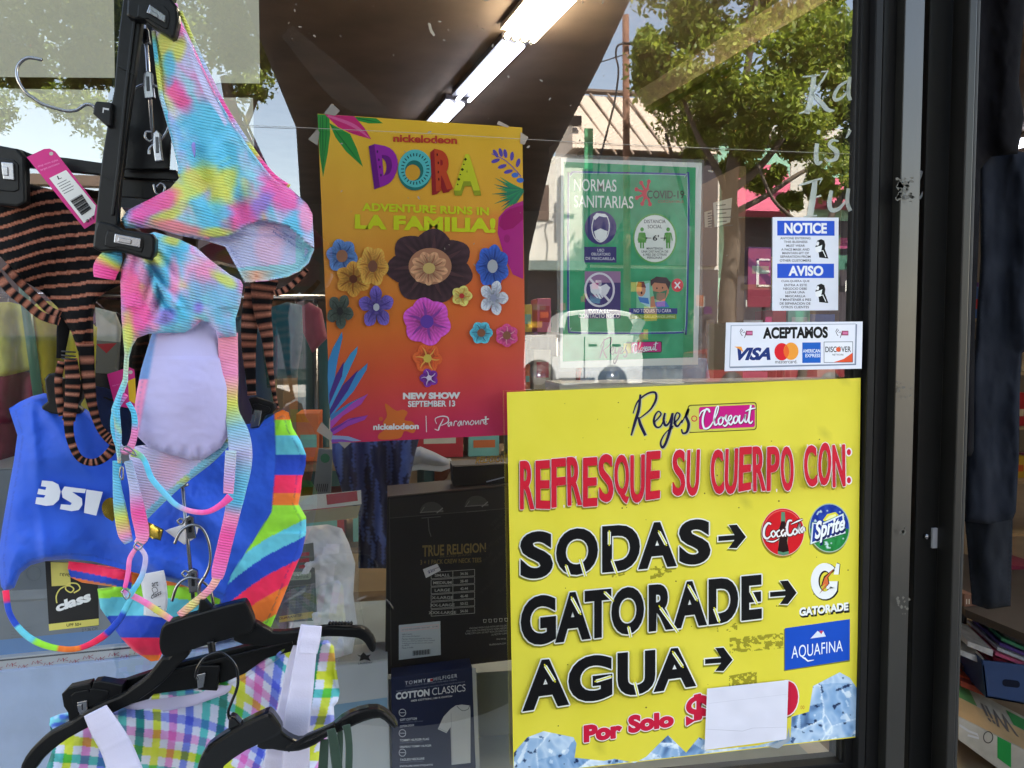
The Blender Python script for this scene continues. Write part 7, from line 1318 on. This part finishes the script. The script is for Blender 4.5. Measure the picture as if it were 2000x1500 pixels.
# racks: garments seen from the front, placed where the photo shows dark clutter
rk = 0
def rack(xa, xb, Yr, z, n_, place, gidx):
    global rk
    r = thing('clothes_rack', 'chrome clothes rack rail %s' % place, 'clothes rack', ((xa + xb) / 2, Yr, 0)); MB().tube([(xa - .05, Yr, z), (xb + .05, Yr, z)], .013, 10).build('rail', CHROME, r, True)
    for x in (xa, xb): MB().tube([(x, Yr, 0), (x, Yr, z)], .012, 8).build('upright', CHROME, r, True)
    gr = random.Random(gidx); dx = (xb - xa) / n_
    order = [names[(i * 5 + gidx) % 12] for i in range(n_)]
    for i in range(n_):
        nm, c = order[i]; xc = xa + dx * (i + .5); w = gr.uniform(.34, .44); L = gr.uniform(.62, .86); yaw = gr.uniform(-.5, .5) + 1.1
        t = thing('hanging_shirt', '%s shirt, %s along the rack %s' % (nm, ['first', 'second', 'third', 'fourth', 'fifth', 'sixth', 'seventh', 'eighth', 'ninth', 'tenth'][i], place), 'shirt', (xc, Yr, z - .1), 'garments hanging in the shop')
        cs, sn = math.cos(yaw), math.sin(yaw); V_ = []; F_ = []; NX, NY = 15, 12
        for side in (-1, 1):
            for j in range(NY + 1):
                v = j / NY
                for k in range(NX + 1):
                    u = k / NX * 2 - 1; sh = .05 * abs(u) ** 1.6 * 1.4; ww = w / 2 * (1 if v > .3 else 1.12 - .0 * v); zz = z - .06 - sh - v * L
                    th = (.028 + .02 * math.sin(u * 9 + v * 3 + i) + .012 * v) * (1 - u * u) ** .5 * side; V_.append((xc + u * ww * cs - th * sn, Yr + u * ww * sn + th * cs, zz))
        n2 = (NX + 1) * (NY + 1)
        for s_ in (0, 1):
            for j in range(NY):
                for k in range(NX): a = s_ * n2 + j * (NX + 1) + k; q = [a, a + 1, a + NX + 2, a + NX + 1]; F_.append(q if s_ else q[::-1])
        mesh('fabric', V_, F_, plain('shirt_cloth_' + nm.replace(' ', '_'), c, rough=.9, sheen=.2, bump=.2, bscale=90, var=.15, vscale=7), t, True)
        MB().tube([(xc, Yr, z - .07), (xc, Yr, z + .0), (xc + .015, Yr + .01, z + .02)], .002, 5).build('hanger_hook', CHROME, t)
rack(-1.5, -.25, 1.9, 1.62, 9, 'left of the poster near the glass', 1)
rack(-.6, .9, 2.9, 1.55, 10, 'behind the orange poster', 4)
rack(1.1, 2.2, 2.7, 1.55, 9, 'behind the green poster', 2)
rack(-2.6, -1.2, 3.4, 1.6, 9, 'deep on the left side', 7)
rack(1.9, 3.4, 4.4, 1.6, 9, 'deep behind the notice', 5)
# shelving with small boxes and toys on the right, seen left of the notice
def shelves(name_, label, x0, x1, Y, zs, seed, dep=.4, m=None):
    t = thing(name_, label, 'shelf', ((x0 + x1) / 2, Y, 0)); m = m or plain('shelf_wood', (120, 96, 70), rough=.7, var=.15)
    for z in zs: MB().box((x0, Y, z - .02), (x1, Y + dep, z)).build('shelf_board', m, t)
    for x in (x0 - .03, x1): MB().box((x, Y, 0), (x + .03, Y + dep, zs[-1] + .45)).build('side_panel', m, t)
    return t
palt = [('red', (176, 40, 48)), ('orange', (206, 104, 48)), ('yellow', (206, 176, 60)), ('mint', (120, 176, 160)), ('cream', (196, 186, 164)), ('pink', (196, 96, 130)), ('blue', (52, 88, 150)), ('white', (200, 200, 198)), ('green', (60, 120, 76)), ('purple', (96, 60, 130))]
sizes = ['tall', 'squat', 'narrow', 'wide', 'small', 'deep']
def fill(x0, x1, Y, z, h, n_, seed, where):
    gr = random.Random(seed); x = x0 + .01; i = 0
    while x < x1 - .04 and i < n_:
        w = gr.uniform(.06, .16); hh = gr.uniform(.45, .9) * h; nm, c = palt[(i * 3 + seed) % 10]; yy = Y + gr.uniform(.01, .08)
        t = thing('goods_box', '%s %s box, %s on %s' % (sizes[(i + seed) % 6], nm, ['leftmost', 'second', 'third', 'fourth', 'fifth', 'sixth', 'seventh', 'eighth', 'ninth'][i], where), 'box', (x + w / 2, yy, z), 'small boxes on the shop shelves')
        a = gr.uniform(-.15, .15); bevel(MB().box((x, yy, z + .001), (x + w - .008, yy + .15, z + hh)).build('carton', plain('goods_' + nm, c, rough=.5, var=.15, vscale=12), t), .002)
        MB().box((x + w * .15, yy - .002, z + hh * .3), (x + w * .8, yy - .0005, z + hh * (.5 + gr.random() * .3))).build('label_panel', plain('goods_' + palt[(i * 7 + 3) % 10][0], palt[(i * 7 + 3) % 10][1], rough=.5, var=.15, vscale=12), t)
        x += w + gr.uniform(0, .03); i += 1
s1 = shelves('display_shelf', 'wooden shelf unit of small toy boxes seen left of the notice', 1.38, 2.35, 1.75, [.55, .85, 1.15, 1.42, 1.68], 1)
for k, z in enumerate([.85, 1.15, 1.42, 1.68]): fill(1.4, 2.33, 1.76, z, .24, 9, 3 + k * 2, ['the second shelf behind the card sign', 'the middle shelf beside the notice', 'the upper shelf beside the notice', 'the top shelf below the lettering'][k])
s3 = shelves('display_shelf', 'low shelf of shoe and gift boxes seen under the orange poster', -.30, 1.05, 1.35, [.55, .82, 1.08], 5)
for k, z in enumerate([.82, 1.08]): fill(-.28, 1.03, 1.36, z, .2, 9, 20 + k, ['the low shelf under the orange poster', 'the upper low shelf under the orange poster'][k])
s4 = shelves('display_shelf', 'back shelf of mixed boxes between the two posters', .55, 1.3, 2.2, [1.0, 1.25, 1.5], 6)
for k, z in enumerate([1.0, 1.25, 1.5]): fill(.57, 1.28, 2.21, z, .22, 6, 30 + k, ['the lower back shelf between the posters', 'the middle back shelf between the posters', 'the top back shelf between the posters'][k])
def note(label, q, Y, txt):
    t = thing('paper_notice', label, 'notice', tuple(P(*q[3], Y))); plate('sheet_of_paper', q, Y, .002, plain('note_paper', (206, 196, 176), rough=.8), t, 0); pp = Print(t, Y - .0005)
    for i in range(6): a = i / 6; x0 = q[0][0] + (q[3][0] - q[0][0]) * a + 6; y0 = q[0][1] + (q[3][1] - q[0][1]) * (a + .12); pp.line([(x0, y0), (x0 + (q[1][0] - q[0][0]) * (.5 + .3 * ((i * 3) % 2)), y0 - 2)], 2, (110, 100, 90))
    pp.end('handwriting')
note('small framed paper notice hanging among the toys left of the frame', [(1393, 396), (1430, 386), (1426, 434), (1396, 444)], 1.5, '')
note('cream paper tag beside the small framed notice', [(1376, 414), (1391, 410), (1390, 444), (1377, 444)], 1.55, '')
# white sneaker and grey tag card near the dress
sn = thing('sneaker', 'white sneaker lying on the shelf right of the indigo dress', 'shoe', tuple(P(840, 920, .6)))
cloth('upper', [(800, 876), (822, 872), (850, 884), (874, 896), (880, 908), (860, 912), (820, 906), (800, 912), (794, 896)], .6, COTTON, lambda x, y: np.array([[176, 174, 178]]) + 0 * x[:, None], lambda x, y: .01 * fbm(x / 10, y / 10), 4, .03, .02, 10, sn)
plate('sole', [(796, 908), (820, 904), (862, 910), (884, 902), (888, 912), (862, 922), (820, 918), (796, 922)], .595, .06, plain('white_rubber', (200, 198, 194)), sn, .003)
gc = thing('grey_card', 'tall grey carton card with a green dot left of the indigo dress', 'card', tuple(P(620, 960, .5))); plate('card_sheet', [(622, 876), (650, 878), (646, 968), (610, 968)], .5, .01, plain('grey_card_stock', (120, 122, 120)), gc, .001)
pr = Print(gc, .4995); pr.disc(635, 895, 9, 9, (60, 120, 84)); [pr.line([(620 + i * 4, 945), (618 + i * 4, 960)], 1.6, (50, 50, 50)) for i in range(6)]; pr.end('card_print')
rl = thing('red_lettered_bag', 'clear bag with a red triangle print behind the striped strap', 'bag', tuple(P(210, 740, .4))); plate('bag_sheet', [(184, 664), (232, 668), (228, 732), (186, 728)], .42, .01, plain('bag_grey', (104, 104, 100), rough=.3), rl, .001); pr = Print(rl, .4195); pr.poly([(188, 672), (228, 670), (208, 690)], (170, 40, 50)); pr.end('bag_print')
# ------------------------------------------------------------------ doorway on the right
dk = lambda c: fold_paint(c, 8)
hung('navy_jacket', 'long dark navy garment hanging inside the doorway', [(1912, 320), (1935, 300), (1990, 296), (2060, 300), (2060, 640), (1996, 690), (1992, 760), (1990, 900), (1984, 1000), (1978, 1014), (1930, 1024), (1884, 1018), (1886, 900), (1892, 780), (1905, 660), (1915, 500)], .16, (27, 30, 38), 'clothing', 'dark clothes hanging in the doorway', m=DARKC, amp=.008, per=16)
hung('black_coat', 'black coat hanging closest to the door strip', [(1884, -60), (2010, -60), (1998, 60), (1990, 160), (2000, 230), (1988, 300), (1936, 306), (1915, 330), (1912, 470), (1905, 620), (1903, 760), (1902, 880), (1896, 892), (1880, 890), (1884, 700)], .135, (15, 14, 17), 'clothing', 'dark clothes hanging in the doorway', m=DARKC, amp=.007, per=15)
hung('grey_trousers', 'dark grey trousers hanging below the navy garment', [(1884, 1010), (1978, 1000), (1974, 1184), (1930, 1190), (1898, 1180), (1892, 1100)], .20, (26, 28, 33), 'clothing', 'dark clothes hanging in the doorway', m=DARKC, amp=.007, per=14)
hung('black_sleeve', 'black sleeve at the right edge above the lit shelves', [(1985, 520), (2060, 500), (2060, 700), (2000, 690), (1986, 640)], .19, (16, 15, 18), 'clothing', 'dark clothes hanging in the doorway', m=DARKC, amp=.006)
FL = 1.45
def G(px, py, z):                       # the point of the level z that the photo shows at px, py
    return ceil_pt(px, py, z)
# floor level shelf of wire with bins, console box, loose packets
sf = thing('wire_shelf', 'dark metal shelf with bins inside the doorway', 'shelf', tuple(G(1950, 1230, .62)))
a = G(1885, 1190, .60); b = G(2060, 1262, .60); c_ = a + Vector((.35, .70, 0)); e_ = b + Vector((.75, .60, 0))
MB().add([(v.x, v.y, .60) for v in (a, b, e_, c_)] + [(v.x, v.y, .575) for v in (a, b, e_, c_)], [(0, 1, 2, 3), (7, 6, 5, 4), (0, 4, 5, 1), (1, 5, 6, 2), (2, 6, 7, 3), (3, 7, 4, 0)]).build('shelf_board', plain('dark_shelf', (52, 44, 38), rough=.6), sf)
for t_ in (.30, .48): p = a.lerp(b, t_) + Vector((.42, .60, 0)); MB().tube([(p.x, p.y, 0), (p.x, p.y, .575)], .011, 8).build('post', plain('dark_shelf', (52, 44, 38)), sf, True)
def bin_(label, px0, px1, pyt, pyb, D_, c, name='plastic_bin', lip=True, skew=.12):
    q = [P(px0, pyt, D_), P(px1, pyt + (px1 - px0) * skew, D_), P(px1 - 4, pyb + (px1 - px0) * skew * 1.4, D_), P(px0 + 8, pyb, D_)]
    t = thing(name, label, 'bin', tuple(q[3])); m = plain('bin_%d_%d_%d' % c, c, rough=.45, var=.08)
    th = .006; d = Vector((0.10, .30, 0)); MB().quadbox(q, th).build('front_wall', m, t); r_ = [q[0] + d, q[1] + d, q[2] + d, q[3] + d]; MB().quadbox(r_, th).build('back_wall', m, t)
    MB().add([q[0], q[3], r_[3], r_[0]] + [v + Vector((th, 0, 0)) for v in (q[0], q[3], r_[3], r_[0])], [(0, 1, 2, 3), (7, 6, 5, 4), (0, 4, 5, 1), (1, 5, 6, 2), (2, 6, 7, 3), (3, 7, 4, 0)]).build('side_wall', m, t)
    MB().quadbox([r_[3], r_[2], q[2], q[3]], Vector((0, 0, th))).build('floor', m, t)
    if lip: MB().quadbox([q[0] + Vector((-.004, -.008, .004)), q[1] + Vector((0, -.008, .004)), q[1] + Vector((0, -.008, -.010)), q[0] + Vector((-.004, -.008, -.010))], .008).build('rim', m, t)
    return t, q, r_
tb_, q, r_ = bin_('blue basket full of magazines on the right edge', 1918, 2060, 1290, 1362, 1.25, (46, 70, 112))
pr = Print(tb_, 1.2485); pr.poly(rrect(1958, 1326, 1992, 1340, 6, .12), (20, 26, 44)); pr.end('handle_slot')
cols = [('white', (196, 196, 196)), ('crimson', (140, 34, 50)), ('dark red', (110, 30, 44)), ('pink', (196, 90, 120)), ('silver', (170, 172, 176)), ('purple', (70, 50, 110)), ('green', (50, 110, 80)), ('black', (30, 30, 34))]
for i in range(8):
    nm, c = cols[i]; k = i; x0 = 1932 + k * 4; y0 = 1302 - k * 9.5; q4 = [P(x0, y0, 1.30 + .01 * k), P(2060, y0 + 46, 1.30 + .01 * k), P(2060, y0 + 52, 1.30 + .01 * k), P(x0, y0 + 6, 1.30 + .01 * k)]
    t = thing('magazine', '%s magazine, %s in the stack inside the blue basket' % (nm, ['lowest', 'second up', 'third up', 'fourth up', 'fifth up', 'sixth up', 'second from top', 'topmost'][i]), 'magazine', tuple(q4[3]), 'magazines in the blue basket')
    MB().quadbox(q4, Vector((.06, .22, .02))).build('pages', plain('magazine_' + nm.replace(' ', '_'), c, rough=.4, var=.2, vscale=30), t)
bin_('dark grey basket on the shelf above the blue one', 1974, 2060, 1138, 1204, 1.35, (58, 56, 56), skew=.06)
t = thing('folded_cloth', 'crimson folded cloth lying in the dark grey basket', 'cloth', tuple(P(1990, 1140, 1.4))); MB().quadbox([P(1976, 1104, 1.45), P(2060, 1112, 1.45), P(2060, 1150, 1.45), P(1976, 1142, 1.45)], .2).build('cloth_fold', plain('crimson_cloth', (110, 24, 48)), t)
# console box on the floor
W0 = [G(1872, 1420, 0.10), G(2010, 1515, 0.10)]
wt = thing('console_box', 'worn white and green game console box lying on the shop floor', 'box', tuple(W0[0]))
D_ = 1.15; fq = [P(1872, 1400, D_), P(2070, 1500, D_), P(2070, 1590, D_), P(1872, 1445, D_)]; dd = Vector((.13, .25, .03))
bevel(MB().quadbox(fq, dd).build('carton', plain('kraft_white_carton', (176, 170, 156), rough=.7, var=.18, vscale=10), wt), .002)
pr = Print(wt, D_ - .001); pr.poly([(1948, 1438), (1975, 1452), (1975, 1500), (1948, 1480)], (40, 140, 66)); pr.ring(1930, 1440, 9, 11, 2, (70, 66, 62)); pr.line([(1874, 1416), (1892, 1428), (1908, 1434), (1912, 1442), (1890, 1436)], 4, (196, 196, 196)); pr.end('side_print')
def onq(q, u, v): a = q[0].lerp(q[1], u); b = q[3].lerp(q[2], u); return a.lerp(b, v)
up = [fq[0] + dd, fq[1] + dd, fq[1], fq[0]]; lift = Vector((0, 0, .0012))
def topprint(name_, u0, u1, v0, v1, c): q = [onq(up, u, v) + lift for u, v in ((u0, v0), (u1, v0), (u1, v1), (u0, v1))]; mesh(name_, [tuple(v) for v in q], [(0, 1, 2, 3)], plain('ink_%d_%d_%d' % c, c, rough=.6, var=.15), wt)
topprint('top_print', .0, .30, .02, .45, (90, 140, 80)); topprint('top_print', .0, 1.0, .46, .98, (196, 164, 120)); topprint('top_print', .68, 1.0, .1, .44, (50, 150, 80))
Vg, Fg = glyphs('Wii', .02); mn, mx_ = Vg.min(0), Vg.max(0); uu = (Vg - mn) / (mx_ - mn)
mesh('top_lettering', [tuple(onq(up, .66 - .30 * a, .30 + .44 * b) + lift * 2.2) for a, b in uu], Fg, plain('ink_grey', (110, 104, 100)), wt)
for i, (x, y, c, nm) in enumerate([(1872, 1292, (170, 76, 40), 'orange'), (1880, 1300, (60, 40, 36), 'brown'), (1868, 1316, (180, 70, 36), 'dark orange'), (1876, 1330, (150, 60, 40), 'rust'), (1872, 1268, (176, 176, 176), 'white'), (1890, 1252, (186, 186, 188), 'pale grey')]):
    t = thing('flat_packet', '%s flat packet on the floor pile beside the blue basket' % nm, 'packet', tuple(P(x, y + 20, 1.5)), 'packets piled beside the blue basket'); q4 = [P(x, y, 1.45 - .04 * i), P(x + 50, y + 18, 1.45 - .04 * i), P(x + 48, y + 30, 1.45 - .04 * i), P(x, y + 10, 1.45 - .04 * i)]; MB().quadbox(q4, Vector((.05, .18, .02))).build('packet_card', plain('packet_' + nm.replace(' ', '_'), c, rough=.5, var=.3, vscale=30), t)
# far lit shelves visible at the right edge
s5 = shelves('display_shelf', 'far lit shelves of goods at the right edge of the doorway', 3.3, 5.2, 3.0, [.3, .62, .95, 1.28, 1.6], 9, m=plain('pale_shelf', (170, 150, 120)))
for k, z in enumerate([.62, .95, 1.28, 1.6]): fill(3.32, 5.1, 3.01, z, .28, 9, 40 + k, ['the lower far right shelf', 'the second far right shelf', 'the third far right shelf', 'the top far right shelf'][k])

for k, (x0, x1, y0, y1, Yk, c, lab) in enumerate([(1884, 1908, 1160, 1190, 1.12, (120, 84, 66), 'small brown lettered box at the near end of the dark shelf'), (1926, 1960, 1168, 1200, 1.3, (150, 140, 120), 'small beige box further along the dark shelf'), (1948, 1976, 1176, 1204, 1.25, (70, 74, 84), 'small slate box next to the dark grey basket')]):
    t = cart('small_box', lab, [(x0, y0), (x1, y0 + 3), (x1, y1 + 4), (x0, y1)], Yk, .08, c); pr = Print(t, Yk - .0005); pr.line([(x0 + 4, y0 + 10), (x0 + 4, y0 + 20)], 2, (200, 190, 170)); pr.line([(x0 + 9, y0 + 10), (x0 + 9, y0 + 20)], 2, (200, 190, 170)); pr.line([(x0 + 14, y0 + 11), (x0 + 18, y0 + 20)], 2, (200, 190, 170)); pr.end('box_print')
